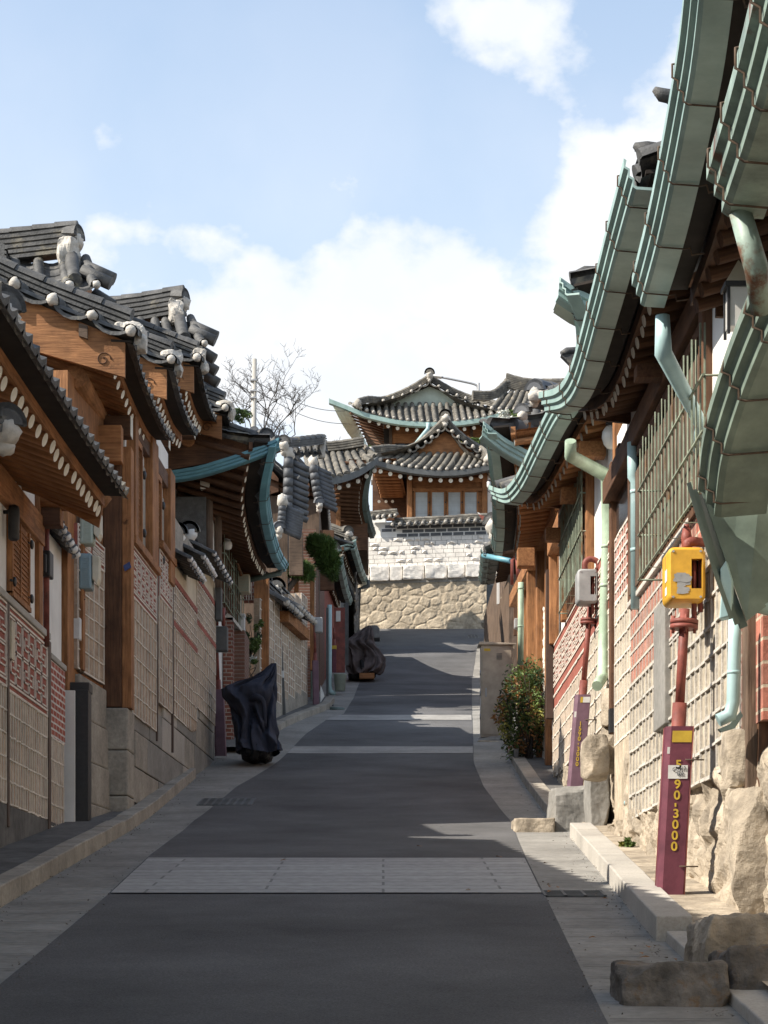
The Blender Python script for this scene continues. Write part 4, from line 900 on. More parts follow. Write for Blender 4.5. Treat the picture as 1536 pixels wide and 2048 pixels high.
def plant(name, label, cat, c, rad, n, size, mats, stems=0, seed=1, base=None, group=None):
    t = thing(name, label, cat, base if base is not None else Vector(c)-UP*rad[2], group); rn = random.Random(seed)
    ms = [MB() for _ in mats]
    for k in range(max(6, n//60)):
        while True:
            d = Vector((rn.uniform(-1, 1), rn.uniform(-1, 1), rn.uniform(-1, 1)))
            if d.length < 1: break
        cc = Vector(c)+Vector((d.x*rad[0], d.y*rad[1], d.z*rad[2])); rr = rn.uniform(.16, .30)
        leaves(ms[rn.randrange(len(mats))], cc, (rad[0]*rr*1.3, rad[1]*rr*1.3, rad[2]*rr), 60, size, rn)
    for mb, m in zip(ms, mats):
        if mb.v: mb.obj('foliage', m, t)
    if stems:
        mb = MB(); b = ORI[t.name]
        for k in range(stems):
            q = Vector(c)+Vector((rn.uniform(-.8, .8)*rad[0], rn.uniform(-.8, .8)*rad[1], rn.uniform(-.3, .8)*rad[2]))
            mb.tube(catmull([b+Vector((rn.uniform(-.12, .12), rn.uniform(-.1, .1), 0)), b.lerp(q, .5)+Vector((rn.uniform(-.1, .1), 0, .05)), q], 8), [.012, .011, .011, .01, .009, .008, .007, .006, .005], 5)
        mb.obj('stem', K['bark'], t)
    return t
plant('potted_shrub', 'small green shrub hanging beside the wooden porch post', 'shrub', at(505, 1262, 99), (.2, .25, .42), 900, .045, [K['leaf_dk'], K['leaf_gn']], 5, 3, at(500, 1325, 99))
plant('flowering_plant', 'low plant with pink flowers behind the navy tarpaulin', 'plant', at(500, 1330, 100), (.22, .2, .22), 360, .04, [K['leaf_gn'], K['leaf_dk'], K['blossom']], 4, 5, at(500, 1360, 100))
# ---- wall and houses past the grey pole
W4 = Wall(-2.55, 40.6, -1.25, 50.2, (1, 0, 0))
gw = thing('garden_wall', 'long pale grid stone garden wall past the grey pole', 'wall', (-2.3, 42, gz(42)))
part(gw, 'base', K['granite'], lambda mb: [W4.box(mb, i*.8, i*.8+.8, gz(W4.pt(i*.8, 0).y)-.3, gz(W4.pt(i*.8, 0).y)+.5+.02*(i % 2), -.2, .04) for i in range(7)])
for i in range(7):
    u0 = .02+i*.8; zb = gz(W4.pt(u0, 0).y)+.5
    panel(gw, W4, u0, u0+.78, zb, zb+2.2, .22, .2, 0, seed=20+i, th=.02)
part(gw, 'cap', K['wood_y'], lambda mb: W4.box(mb, 2.2, 4.8, 1.6+7.02, 1.6+7.25, -.05, .22))
mt, mp = MB(), MB()
for (a, b, z) in ((1.4, 3.0, 7.25), (3.0, 4.8, 7.4)):
    tiles(mt, mp, Curve([W4.pt(a, 1.6+z, .34), W4.pt(b, 1.6+z, .34)]), Curve([W4.pt(a, 1.6+z+.3, -.2), W4.pt(b, 1.6+z+.3, -.2)]), 6, 2, 0, .085)
    ridge(mt, [W4.pt(a-.05, 1.6+z+.26, -.2), W4.pt(b, 1.6+z+.26, -.2)], .25, .2, 3, cap=.13); ridge_end(mt, mp, W4.pt(a, 1.6+z+.4, -.2), (0, -1, 0), 1.1)
mt.join(mp, 1).obj('coping_tiles', [K['tile'], K['mortar']], gw)
def small_house(label, pe0, pe1, side, run, rise, wall_d, gut=None, raf=14, tile='tile', mw=('dark_x', 'dark_y'), white=True, wallmat='plaster', wy=None, inset=.1, big=False, gk=.8, depth=3.0, hoops=.95):
    h = thing('hanok_house', label, 'house', (pe0[0]+side*wall_d, (pe0[1]+pe1[1])/2, gz((pe0[1]+pe1[1])/2)))
    m = [(pe0[i]*.5+pe1[i]*.5) for i in range(3)]; m[2] -= .12
    hanok_side(h, [pe0, m, pe1], side, run, rise, (raf, 1.1, .055), mw, white, gut, gk, tile=tile, inset=inset, m=7, hoops=hoops)
    W = Wall(pe0[0]+side*wall_d, pe0[1]+.2, pe1[0]+side*wall_d, pe1[1]-.1, (-side, 0, 0))
    zb = gz(pe0[1])-.5; zt = min(pe0[2], pe1[2])+1.6-.05
    part(h, 'wall', K[wallmat], lambda mb: W.box(mb, 0, W.len, zb, zt, -depth, 0))
    return h, W, zb, zt
h4a, W4a, zb, zt = small_house('left house with dark slate roof rows above the pine branches', (-1.86, 45.6, 10.75), (-1.98, 49.6, 10.45), -1, 1.0, .95, .35, None, 12, 'tile_clean', wallmat='oldw_z')
def verge(root, e0, r0, r=.115, tile='tile_clean'):
    mt, mp = MB(), MB(); e0, r0 = Vector(e0), Vector(r0)
    pts = [r0.lerp(e0, i/7)-UP*.10*math.sin(math.pi*i/7) for i in range(8)]
    for a, b in zip(pts, pts[1:]): mt.tube([a, b+(b-a)*.06], [r*.93, r*1.04], 10)
    for k in range(9):
        p = r0.lerp(e0, (k+.5)/9); mt.tube([p+Vector((.06, .1, 0)), p+Vector((.44, .25, -.14))], .072, 8)
    ridge_end(mt, mp, e0+Vector((0, -.1, -.05)), (.3, -1, 0), .75); mp.ball(r0+UP*.08, (.13, .13, .17), 10, 8, .4, r0.y)
    mt.join(mp, 1).obj('verge_tiles', [K[tile], K['mortar']], root)
verge(h4a, at(575, 1030, 88), at(577, 915, 88)); verge(h4a, at(560, 1060, 90), at(565, 1010, 90), .09)
part(h4a, 'gable_wall', K['oldw_x'], lambda mb: mb.box(at(578, 1150, 88), at(606, 1066, 88)+Vector((0, .15, 0))), .01)
for x in (588, 620): part(h4a, 'post', K['wood_z'], lambda mb: mb.box(at(x, 1340, 86), at(x+9, 1130, 86)+Vector((0, .2, 0))), .01)
mt, mp = MB(), MB(); ridge(mt, [at(555, 897, 88), at(590, 895, 87), at(646, 888, 84)], .16, .18, 3); ridge_end(mt, mp, at(567, 893, 88.3), (-.1, -1, 0), .9); tiles(mt, mp, Curve([at(568, 912, 88), at(650, 908, 84)]), Curve([at(560, 896, 87), at(646, 890, 83)]), 6, 3, 0, .07, plug=False); mp.rock(at(636, 915, 84.4), at(652, 880, 84), .25, 7, 3)
mt.join(mp, 1).obj('main_ridge', [K['tile'], K['mortar']], h4a)
h4b, W4b, zb, zt = small_house('left house with pale mortared ridge and second dark slate roof', (-1.40, 52.4, 12.2), (-1.45, 56.6, 11.9), -1, .9, .95, .3, None, 12, 'tile_clean', wallmat='oldw_z')
verge(h4b, at(640, 1010, 77), at(626, 930, 77)); 
part(h4b, 'gable_wall', K['dark_x'], lambda mb: mb.box(at(640, 1180, 76), at(668, 1060, 76)+Vector((0, .15, 0))), .01)
part(h4a, 'downspout', K['teal'], lambda mb: mb.tube([at(627, 1160, 84), at(625, 1320, 84), at(625, 1410, 84)], .045, 10))
# pine leaning over the lane
pn = thing('pine_tree', 'pine with two trimmed green pads overhanging the lane', 'tree', (-2.6, 46.5, gz(46)+.1))
rn = random.Random(11); mb = MB()
def needles(mb, c, rad, n, rn):
    for _ in range(n):
        while True:
            d = Vector((rn.uniform(-1, 1), rn.uniform(-1, 1), rn.uniform(-1, 1)))
            if .25 < d.length < 1: break
        p = Vector(c)+Vector((d.x*rad[0], d.y*rad[1], d.z*rad[2])); k = (d+Vector((rn.uniform(-.8, .8), rn.uniform(-.8, .8), rn.uniform(-.2, .9)))).normalized()
        for _ in range(3):
            q = (k+Vector((rn.uniform(-.7, .7), rn.uniform(-.7, .7), rn.uniform(-.5, .7)))).normalized()*rn.uniform(.08, .16); s = q.cross(Vector((rn.uniform(-1, 1), rn.uniform(-1, 1), 1))).normalized()*.011
            mb.add([p-s, p+s, p+q], [(0, 1, 2)], False)
for (x, y, s, rx, rz, n) in ((642, 1095, 84, .34, .27, 1300), (656, 1122, 84, .28, .32, 1300), (628, 1082, 84, .16, .12, 350), (666, 1145, 83, .12, .18, 350), (598, 1140, 87, .32, .18, 1200), (614, 1150, 87, .16, .14, 400), (580, 1138, 87, .12, .08, 250)):
    needles(mb, at(x, y, s), (rx, .3, rz), n, rn)
mb.obj('crown', K['pine'], pn)
part(pn, 'trunk', K['bark'], lambda mb: [mb.tube(catmull([(-2.6, 46.5, gz(46)), at(585, 1250, 87)+Vector((-.5, .2, 0)), at(590, 1160, 87), at(630, 1130, 84), at(650, 1110, 84)], 16), [.10-.0045*i for i in range(17)], 8), mb.tube([at(592, 1165, 87), at(575, 1145, 87)], [.04, .02], 6)])
# grey pole, white fence lattice and risers
gp = thing('gate_pole', 'dark grey square pole with small lock box beside the navy tarpaulin', 'pole', at(563, 1450, 93))
part(gp, 'shaft', K['grey_dk'], lambda mb: mb.hexa(at(556, 1452, 93)+Vector((.08, 0, 0)), (.10, 0, 0), (0, .12, 0), at(555, 1288, 93)-at(556, 1452, 93)-Vector((.08, 0, 0))), .01)
part(gp, 'lock_box', K['white_pl'], lambda mb: mb.box(at(560, 1356, 93)-Vector((0, .05, 0)), at(568, 1342, 93)), .01)
h5a, W5a, *_ = small_house('small left house with teal gutter above the grey covered motorbike', (-1.16, 57, 11.05), (-.98, 62.6, 10.95), -1, 1.8, .9, .55, 'teal', 18, wallmat='red_band')
h5b, W5b, *_ = small_house('far left house with teal gutter nearest the rubble wall', (-.88, 63.3, 12.85), (-.52, 69.8, 12.85), -1, 1.8, .9, .5, 'teal', 18, wallmat='concrete_dark')
for hh, p0 in ((h5a, (-1.16, 57, 11.1)), (h5b, (-.88, 63.3, 12.9))):
    x, y, z = p0; ec = Curve([V(x, y, z+.1), V(x-.5, y+.02, z-.1), V(x-1.8, y+.05, z-.15)]); gutter(hh, ec, Vector((0, -1, 0)), K['teal'], .8, hoops=0)
    mt, mp = MB(), MB(); tiles(mt, mp, lambda t: ec(t)+Vector((0, .15, .0)), lambda t: V(x-1.2-.8*t, y+.9, z+.8), 6, 4, .05, .085, plug=False); ridge(mt, [V(x-1.4, y+.8, z+.7), V(x-.2, y+.2, z+.15)], .2, .18, 3); ridge_end(mt, mp, V(x-.25, y+.2, z+.28), (.5, -1, 0), 1)
    mt.join(mp, 1).obj('roof_tiles', [K['tile_far'], K['mortar']], hh)
    part(hh, 'end_wall', K['wood_x'], lambda mb: mb.box(V(x-2.6, y+.9, z-4), V(x-.56, y+1.0, z-.2)))
part(h5b, 'downspout', K['grey_dk'], lambda mb: mb.tube([at(736, 1160, 58), at(737, 1172, 58), at(718, 1178, 58), at(715, 1262, 58)], .06, 8))
part(h5b, 'rubble_wall', K['rock_dk'], lambda mb: rough_face(Wall(-.98, 65, -.9, 70.5, (1, 0, 0)), mb, 0, 5.5, lambda u: gz(65+u)-.2, lambda u: 1.6+12.3, .3, .08, .09))
pl = part(h5a, 'downspout', K['pipe_lt'], lambda mb: [mb.tube([at(659, 1210, 78), at(659, 1372, 78), at(661, 1384, 78), at(671, 1388, 78)], .06, 10)])
part(h5a, 'wall_face', K['brick_dk'], lambda mb: Wall(-1.72, 50.4, -1.7, 57.2, (1, 0, 0)).box(mb, 0, 6.8, gz(50)-.3, 1.6+10.6, -2, 0))
part(h5a, 'dark_post', K['grey_dk'], lambda mb: [mb.box(at(652, 1390, 79), at(657, 1215, 79)+Vector((0, .12, 0))), mb.box(at(690, 1330, 72), at(697, 1205, 72)+Vector((0, .1, 0)))])
part(h5a, 'door', K['red_pipe'], lambda mb: mb.box(at(668, 1345, 74), at(690, 1215, 74)+Vector((0, .05, 0))))
part(h5a, 'notice', K['label_w'], lambda mb: mb.box(at(672, 1243, 74)-Vector((0, .02, 0)), at(681, 1222, 74)))
# left meter boxes and risers
def riser(base, h, w, dp, lean, top, pipe_r, m_case, box=None, label='', cat='gas pipe', box_mat='grey_pl', ytop=True, box_lid=True, flange=None, grp=None, pipe_mat='red_pipe'):
    b = Vector(base); t = thing('gas_riser', label, cat, b, grp)
    def lp(z): return b+Vector((lean[0]*z, lean[1]*z, z))
    # casing: a folded sheet channel, open to the wall
    mb = MB(); sec = [(-w/2, dp), (-w/2, dp*.25), (-w/2+w*.18, 0), (w/2-w*.05, 0), (w/2, dp*.12), (w/2, dp), (w/2-.006, dp), (w/2-.006, dp*.14), (w/2-w*.06, .006), (-w/2+w*.19, .006), (-w/2+.006, dp*.27), (-w/2+.006, dp)]
    pr = [lp(0)+Vector((a, c, 0)) for a, c in sec]; mb.prism(pr, lp(h)-lp(0)); mb.obj('casing', m_case, t)
    part(t, 'pipe', K[pipe_mat], lambda mb: [mb.tube([lp(h*.5)+Vector((0, dp*.6, 0)), lp(h+.18)+Vector((0, dp*.6, 0))], pipe_r*1.5, 12), mb.tube([lp(h+.17)+Vector((0, dp*.6, 0)), lp(top)+Vector((0, dp*.6, 0))], pipe_r, 12)])
    if flange:
        part(t, 'flange', K['red_pipe'], lambda mb: [mb.tube([lp(flange+k)+Vector((0, dp*.6, 0)), lp(flange+k+.032)+Vector((0, dp*.6, 0))], .105 if w > .15 else .08, 18) for k in (0, .038)]+[mb.tube([lp(flange-.03)+Vector((math.cos(a)*.08, dp*.6+math.sin(a)*.08, 0)), lp(flange+.1)+Vector((math.cos(a)*.08, dp*.6+math.sin(a)*.08, 0))], .012, 6) for a in (0, 1.57, 3.14, 4.71)])
    return t, lp
t, lp = riser(at(441, 1512, 113), 1.18, .2, .14, (-.04, 0), 2.2, .035, K['purple'], label='red gas pipe with purple casing beside the navy covered motorbike', flange=None)
part(t, 'regulator_box', K['grey_dk'], lambda mb: mb.box(at(427, 1302, 114), at(455, 1252, 114)+Vector((0, .2, 0))), .025)
part(t, 'meter_box', K['grey_dk'], lambda mb: mb.box(at(430, 1240, 115), at(443, 1174, 115)+Vector((0, .2, 0))), .02)
part(t, 'pipe_bend', K['red_pipe'], lambda mb: [mb.tube([at(433, 1250, 114)+Vector((0, .08, 0)), at(433, 1222, 114)+Vector((0, .08, 0)), at(445, 1216, 114)+Vector((0, .08, 0)), at(446, 1250, 114)+Vector((0, .08, 0))], .03, 8)])
t, lp = riser(at(632, 1412, 87), 1.05, .15, .12, (-.02, 0), 2.0, .03, K['purple'], label='small red gas pipe with purple casing under the grey wall box')
part(t, 'meter_box', K['grey_pl'], lambda mb: mb.box(at(629, 1264, 88), at(645, 1234, 88)+Vector((0, .2, 0))), .02)
part(t, 'white_board', K['white_pl'], lambda mb: mb.prism([at(641, 1405, 87), at(649, 1392, 87), at(647, 1385, 87), at(641, 1370, 87)], (0, .03, 0)))
t, lp = riser(at(668, 1345, 75), .72, .12, .1, (0, 0), 1.2, .028, K['maroon'], label='yellow topped maroon pipe casing behind the bucket')
part(t, 'cap_band', K['yellow_ink'], lambda mb: mb.box(at(663, 1298, 75)-Vector((0, .01, 0)), at(673, 1291, 75)+Vector((0, .1, 0))))
bk = thing('bucket', 'grey plastic bucket at the foot of the pale teal downspout', 'bucket', at(680, 1382, 78))
part(bk, 'body', K['grey_gn'], lambda mb: mb.lathe(at(680, 1382, 78), [(.13, 0), (.165, .40), (.175, .41), (.175, .43), (.15, .43), (.12, .03)], 16))
part(bk, 'liner', K['grey_pl'], lambda mb: mb.lathe(at(680, 1382, 78)+UP*.38, [(.14, 0), (.14, .02)], 16))
fl_ = P(670, 1421, 87); 
mb = MB(); mb.tube([fl_+Vector((-.12, 0, .05)), fl_+Vector((.15, .05, .035)), fl_+Vector((.22, .05, .03))], [.04, .05, .03], 8); solo('plastic_bottle', mb, K['teal_dk'], 'dark bottle lying at the end of the left kerb', 'bottle')
# ---- covered motorbikes
def draped(name, label, rings, mat_, seed, cat='motorbike', extra=None, base=None):
    t = thing(name, label, cat, base)
    zs = [r[0] for r in rings]; n = 110; lev = 80
    def prof(z):
        for a, b in zip(rings, rings[1:]):
            if a[0] >= z >= b[0]:
                k = (a[0]-z)/(a[0]-b[0]+1e-9); k = k*k*(3-2*k)*.5+k*.5; return [a[i]+(b[i]-a[i])*k for i in range(1, 5)]
        return list(rings[-1][1:])
    def fn(u, v):
        z = zs[0]+(zs[-1]-zs[0])*v; x0, x1, yc, hd = prof(z); a = 2*math.pi*u
        c, s = math.cos(a), math.sin(a); c = math.copysign(abs(c)**.8, c); s = math.copysign(abs(s)**.8, s)
        w = (x1-x0)/2
        fr = abs(noise.noise(Vector((c*1.6+seed, s*1.6, z*1.3+a*.0))))
        low_ = min(1, max(0, (v-.12)*1.8)); pl_ = abs(((a*7/6.283+.6*noise.noise(Vector((c, s, z*1.2+seed)))*1.6+z*.35) % 1)-.5)*2
        fold = -.62*max(0, .20-fr)*2+(.22*pl_**1.5-.08)*low_+.03*math.sin(a*5+seed+3.1*z+2*noise.noise(Vector((u*3, z*2, seed))))*min(1, v*2.2)+.05*noise.noise(Vector((c*2.2, s*2.2+seed, z*2.4)))+.035*noise.noise(Vector((c*6, s*6+seed, z*4)))-.05*max(0, .12-abs(noise.noise(Vector((c*3.2+z*1.4, s*3.2+seed, z*1.6-c)))))*4
        return base+Vector(((x0+x1)/2+w*c*(1+fold*.55), yc+hd*s*(1+fold*2.2), z+.03*math.sin(a*3+seed)*(v > .93)))
    mb = MB(); mb.grid(fn, n, lev, True); mb.add([fn(i/n, 0) for i in range(n)], [tuple(range(n))], True)
    mb.obj('tarpaulin', mat_, t)
    def wheel(y):
        mb = MB(); c = base+Vector((y[0], y[1], .27)); ax = Vector((y[2], y[3], 0)).normalized(); q = ax.cross(UP)
        pts = [c+q*math.cos(2*math.pi*i/20)*.21+UP*math.sin(2*math.pi*i/20)*.21 for i in range(21)]
        mb.tube(pts, .062, 8, False); w = mb.obj('wheel', K['rubber'], t)
        mb = MB(); mb.tube([c-ax*.05, c+ax*.05], .15, 14); mb.obj('hub', K['grey_dk'], w)
    for y in extra or []: wheel(y)
    return t
b1 = at(510, 1524, 117)
def px1(x, s=117): return (x-CX)/s-b1.x
mo = draped('covered_motorbike', 'motorbike under a navy tarpaulin at the end of the left kerb', [(1.70, px1(541), px1(552), .1, .05), (1.60, px1(528), px1(553), .1, .10), (1.46, px1(505), px1(553), .08, .22), (1.36, px1(468), px1(553), .05, .30), (1.26, px1(440), px1(554), 0, .38), (1.13, px1(442), px1(553), 0, .40), (.98, px1(456), px1(552), 0, .38), (.75, px1(468), px1(553), -.05, .40), (.5, px1(472), px1(557), -.08, .46), (.3, px1(472), px1(562), -.1, .48), (.16, px1(476), px1(563), -.1, .46)], K['cloth_bl'], 2.0, base=b1, extra=[(.0, -.25, 1, .25), (-.1, .75, 1, .25)])
part(mo, 'engine', K['iron'], lambda mb: mb.rock(b1+Vector((px1(483), -.3, .03)), b1+Vector((px1(548), .5, .42)), .3, 9, 4))
part(mo, 'mirror_sleeve', K['cloth_bl'], lambda mb: mb.tube(catmull([b1+Vector((px1(500), -.3, 1.02)), b1+Vector((px1(518), -.45, 1.05)), b1+Vector((px1(530), -.42, .95)), b1+Vector((px1(534), -.4, .55))], 10), [.02, .05, .06, .06, .055, .05, .045, .04, .035, .03, .02], 8))
b2 = at(725, 1359, 70)
def px2(x): return (x-CX)/70-b2.x
mo = draped('covered_motorbike', 'motorbike under a grey brown tarpaulin further up the lane', [(1.56, px2(736), px2(742), .1, .05), (1.46, px2(724), px2(746), .1, .14), (1.25, px2(704), px2(748), .05, .26), (1.06, px2(681), px2(750), 0, .34), (.98, px2(679), px2(752), 0, .36), (.80, px2(692), px2(762), 0, .36), (.6, px2(696), px2(769), -.05, .38), (.4, px2(694), px2(771), -.08, .42), (.25, px2(694), px2(768), -.1, .42), (.14, px2(697), px2(760), -.1, .40)], K['cloth_gy'], 5.0, base=b2, extra=[(-.05, -.2, 1, .3), (-.1, .7, 1, .3)])
part(mo, 'engine', K['iron'], lambda mb: mb.rock(b2+Vector((px2(697), -.25, .02)), b2+Vector((px2(752), .5, .4)), .3, 9, 6))
part(mo, 'wood_block', K['wood_x'], lambda mb: mb.box(b2+Vector((px2(719), -.5, -.04)), b2+Vector((px2(749), -.25, .12))), .01)
cbk = at(745, 1282, 62)
solo('concrete_barrier', MB().prism([at(738, 1276, 62), at(760, 1276, 62), at(759, 1256, 62), at(754, 1250, 62), at(742, 1250, 62), at(738, 1256, 62)], (0, .8, 0)), K['concrete_dark'], 'dark concrete block at the top left of the lane', 'barrier', bevel=.03)
# ---- house closing the left row: tiled roof facing down the lane
h6 = thing('hanok_house', 'left house whose tiled roof faces the camera below the utility pole', 'house', (-2.0, 65, gz(65)))
ec = Curve([at(625, 960, 66), at(680, 952, 64), at(720, 938, 63), at(757, 913, 62)])
mt, mp = MB(), MB(); tiles(mt, mp, lambda t: ec(t)+Vector((0, .05, 0)), lambda t: at(610+118*t, 900-6*t, 60.5), 9, 7, .08, .1, plug=False)
ridge(mt, [at(600, 900, 61), at(660, 903, 61), at(728, 893, 61)], .25, .2, 3); mt.obj('roof_tiles', K['tile_far'], h6)
part(h6, 'fascia', K['grey_dk'], lambda mb: mb.sweep([(.0, 0), (.0, -.22), (-.1, -.24), (-.1, -.0)], [ec(i/16) for i in range(17)], Vector((0, -1, 0)), True))
es = Curve([at(757, 913, 62), at(742, 955, 61.7), at(737, 1000, 61.2), at(744, 1040, 60.4), at(752, 1066, 59.5)])
gutter(h6, es, Vector((1, 0, 0)), K['teal_dk'], .9, hoops=1.2)
rafters(h6, es, (-1, 0, 0), 22, .8, .06, .06, K['dark_x'], K['paint'], .32, .12)
rafters(h6, ec, (0, 1, 0), 8, 1.3, .075, .3, K['dark_y'], K['paint'], .2, .24)
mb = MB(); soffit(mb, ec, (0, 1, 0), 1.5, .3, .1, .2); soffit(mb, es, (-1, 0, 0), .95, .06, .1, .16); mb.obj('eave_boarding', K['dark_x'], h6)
mt, mp = MB(), MB(); tiles(mt, mp, lambda t: es(t)+Vector((-.1, 0, 0)), lambda t: at(690+10*t, 895+70*t, 60-2*t), 12, 5, .05, .09, plug=False); mt.obj('side_tiles', K['tile_far'], h6)
part(h6, 'wall', K['dark_x'], lambda mb: [mb.box(at(655, 1100, 60.5), at(735, 960, 60.5)+Vector((0, 4.5, 0))), ])
part(h6, 'post', K['wood_z'], lambda mb: mb.box(at(672, 1060, 61.2), at(681, 975, 61.2)+Vector((0, .15, 0))), .01)
part(h6, 'plaster_panel', K['plaster'], lambda mb: mb.box(at(660, 1012, 61), at(671, 998, 61)+Vector((0, .05, 0))))
part(h6, 'beam_end', K['paint'], lambda mb: mb.box(at(675, 977, 61.4), at(683, 965, 61.4)+Vector((0, .05, 0))))
# ---------------------------------------------------------------- the end of the lane
YE = 72.2
sE = F/YE
WE = Wall(-2.6, YE+.45, 5.2, YE-.7, (0, -1, 0))
def ez(y): return EYE+(CY-y)/sE
rw = thing('rubble_wall', 'tan rubble stone retaining wall closing the lane', 'retaining wall', (1.2, YE, gz(YE)))
part(rw, 'stone_face', K['rock_lt'], lambda mb: rough_face(WE, mb, 0, 7.8, lambda u: gz(YE)-.6, lambda u: ez(1165-u*1.2), .42, .030, .03, 0, 3, .02))
part(rw, 'core', K['rock_lt'], lambda mb: WE.box(mb, 0, 7.8, gz(YE)-1, ez(1168), -1.5, -.18))
bwl = thing('block_wall', 'white granite block wall with black brick band and tiled top', 'wall', (1.2, YE+.1, ez(1165)))
rn = random.Random(5); mb = MB(); mb2 = MB()
z0 = ez(1134)
n = 7; hh = (ez(1075)-z0)/n
for r in range(n):
    u = 1.0-(.24 if r % 2 else 0)
    while u < 7.6:
        w = rn.choice([.2, .22, .36, .4]); a, b = max(u, 1.0), min(u+w-.014, 7.6)
        if b > a: 
            WE.box(mb, a, b, z0+r*hh+.006, z0+(r+1)*hh-.006, -.3, .0+rn.uniform(0, .006))
            if r in (1, 3, 5, 2, 4, 6) and rn.random() < .26 and b-a > .15:       # split-faced blocks stand proud
                zc = z0+r*hh+.015; c = WE.pt((a+b)/2+rn.uniform(-.03, .03), zc+hh*.45, .075)
                q = [WE.pt(a+.015, zc, .005), WE.pt(b-.015, zc, .005), WE.pt(b-.015, zc+hh-.045, .005), WE.pt(a+.015, zc+hh-.045, .005)]
                mb2.add(q+[c], [(0, 1, 4), (1, 2, 4), (2, 3, 4), (3, 0, 4)], False)
        u += w
mb.obj('blocks', K['block'], bwl); mb2.obj('split_faced_blocks', K['block'], bwl)
part(bwl, 'core', K['concrete'], lambda mb: WE.box(mb, 1.0, 7.7, ez(1166), ez(1075), -.5, -.012))
u = 1.6; k = 0
while u < 7.5:
    w = rn.uniform(.42, .85); a = u; u += w+.02; k += 1
    part(bwl, 'rock_faced_block', K['block'], lambda mb: mb.rock(WE.pt(a, ez(1163-.8*a), -.05), WE.pt(a+w, ez(1132), .06), .16, 9, k, .1))
part(bwl, 'plaster_band', K['plaster'], lambda mb: [WE.box(mb, 2.5, 7.6, ez(1075)+.003, ez(1045), -.3, .0)])
W_b = WE
mb = MB()
for r, yb in enumerate((1074, 1066, 1058)):
    u = 3.1+(.2 if r % 2 else 0)
    while u < 7.5: WE.box(mb, u, u+.36, ez(yb), ez(yb-6), 0, .012); u += .41
for r, yb in enumerate((1063, 1055.5)):
    u = 2.55+(.12 if r % 2 else 0)
    while u < 3.0: WE.box(mb, u, min(u+.36, 3.05), ez(yb), ez(yb-5.5), 0, .0125); u += .41
mb.obj('black_bricks', K['tile_clean'], bwl)
mt, mp = MB(), MB()
tiles(mt, mp, Curve([WE.pt(3.0, ez(1054), .34), WE.pt(7.6, ez(1050), .34)]), Curve([WE.pt(3.0, ez(1044), -.1), WE.pt(7.6, ez(1040), -.1)]), 17, 2, 0, .085)
tiles(mt, mp, Curve([WE.pt(2.0, ez(1041), .34), WE.pt(3.1, ez(1036), .34)]), Curve([WE.pt(2.0, ez(1030), -.1), WE.pt(3.1, ez(1028), -.1)]), 5, 2, 0, .085)
for a, b, y0, y1 in ((3.0, 5.6, 1046, 1044), (5.3, 7.6, 1043, 1041), (2.0, 3.1, 1031, 1027)): ridge(mt, [WE.pt(a, ez(y0), -.08), WE.pt(b, ez(y1), -.08)], .12, .18, 2)
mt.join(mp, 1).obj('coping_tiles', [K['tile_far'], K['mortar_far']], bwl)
part(bwl, 'side_wing', K['plaster'], lambda mb: [WE.box(mb, 2.0, 3.1, ez(1075), ez(1040), -.6, -.31), WE.box(mb, -1, 2.6, ez(1120), ez(1030), -.8, -.5)])
# ---- house behind the wall: gabled tile roof, four papered windows
hE = thing('hanok_house', 'house above the white block wall with four papered windows under a gable', 'house', (2.2, 77, gz(77)))
YH = 75.6; s1 = F/YH; s0 = F/74.2; s2 = F/76.0
def hp(x, y, s): return P(x, y, s)
def wbox(mb, x0, y1, x1, y0, d0, d1, s=s1): a, b = hp(x0, y1, s), hp(x1, y0, s); mb.box((a.x, YH-d1, a.z), (b.x, YH-d0, b.z))
part(hE, 'wall', K['wood_x'], lambda mb: [wbox(mb, 815, 1060, 975, 930, -6, 0)])
part(hE, 'side_plaster', K['plaster'], lambda mb: wbox(mb, 975.5, 1060, 1010, 945, -4, -.1))
for x in (815, 964): part(hE, 'post', K['wood_z'], lambda mb: wbox(mb, x, 1060, x+9, 945, .002, .12), .01)
part(hE, 'lintel', K['wood_x'], lambda mb: [wbox(mb, 825, 966, 963, 955, .002, .08), wbox(mb, 824, 983, 964, 977, .002, .10)], .01)
for i in range(4):
    xa = 829+i*32.8
    w = part(hE, 'window', K['paper'], lambda mb: wbox(mb, xa+2, 1046, xa+26, 985, .0, .03))
    mb = MB()
    for j in range(9): x = xa+3+j*2.75; wbox(mb, x, 1046, x+.35, 985, .031, .04)
    for y in (990, 993, 1003, 1006, 1012, 1024, 1027, 1034): wbox(mb, xa+2, y+.4, xa+26, y, .0315, .041)
    mb.obj('muntins', K['steel'], w)
    part(w, 'frame', K['wood_z'], lambda mb: [wbox(mb, xa-1, 1048, xa+2, 983, .003, .07), wbox(mb, xa+26, 1048, xa+29, 983, .003, .07), wbox(mb, xa+2, 985, xa+26, 983, .003, .065)])
    part(w, 'hinge', K['iron'], lambda mb: [wbox(mb, xa+28, y+3, xa+30.5, y, .071, .09) for y in (1004, 1030)])
lw = thing('wall_lantern', 'small white lantern on the plaster right of the papered windows', 'lantern', hp(978, 980, 54))
part(lw, 'glass', K['glass_w'], lambda mb: mb.lathe(hp(978, 976, 54), [(.05, 0), (.08, .05), (.08, .22), (.05, .25)], 8)); part(lw, 'bracket', K['iron'], lambda mb: [mb.tube(catmull([hp(978, 976, 54), hp(975, 981, 54), hp(980, 985, 54)], 8), .012, 6), mb.lathe(hp(978, 963, 54), [(.09, 0), (.03, .06)], 8)])
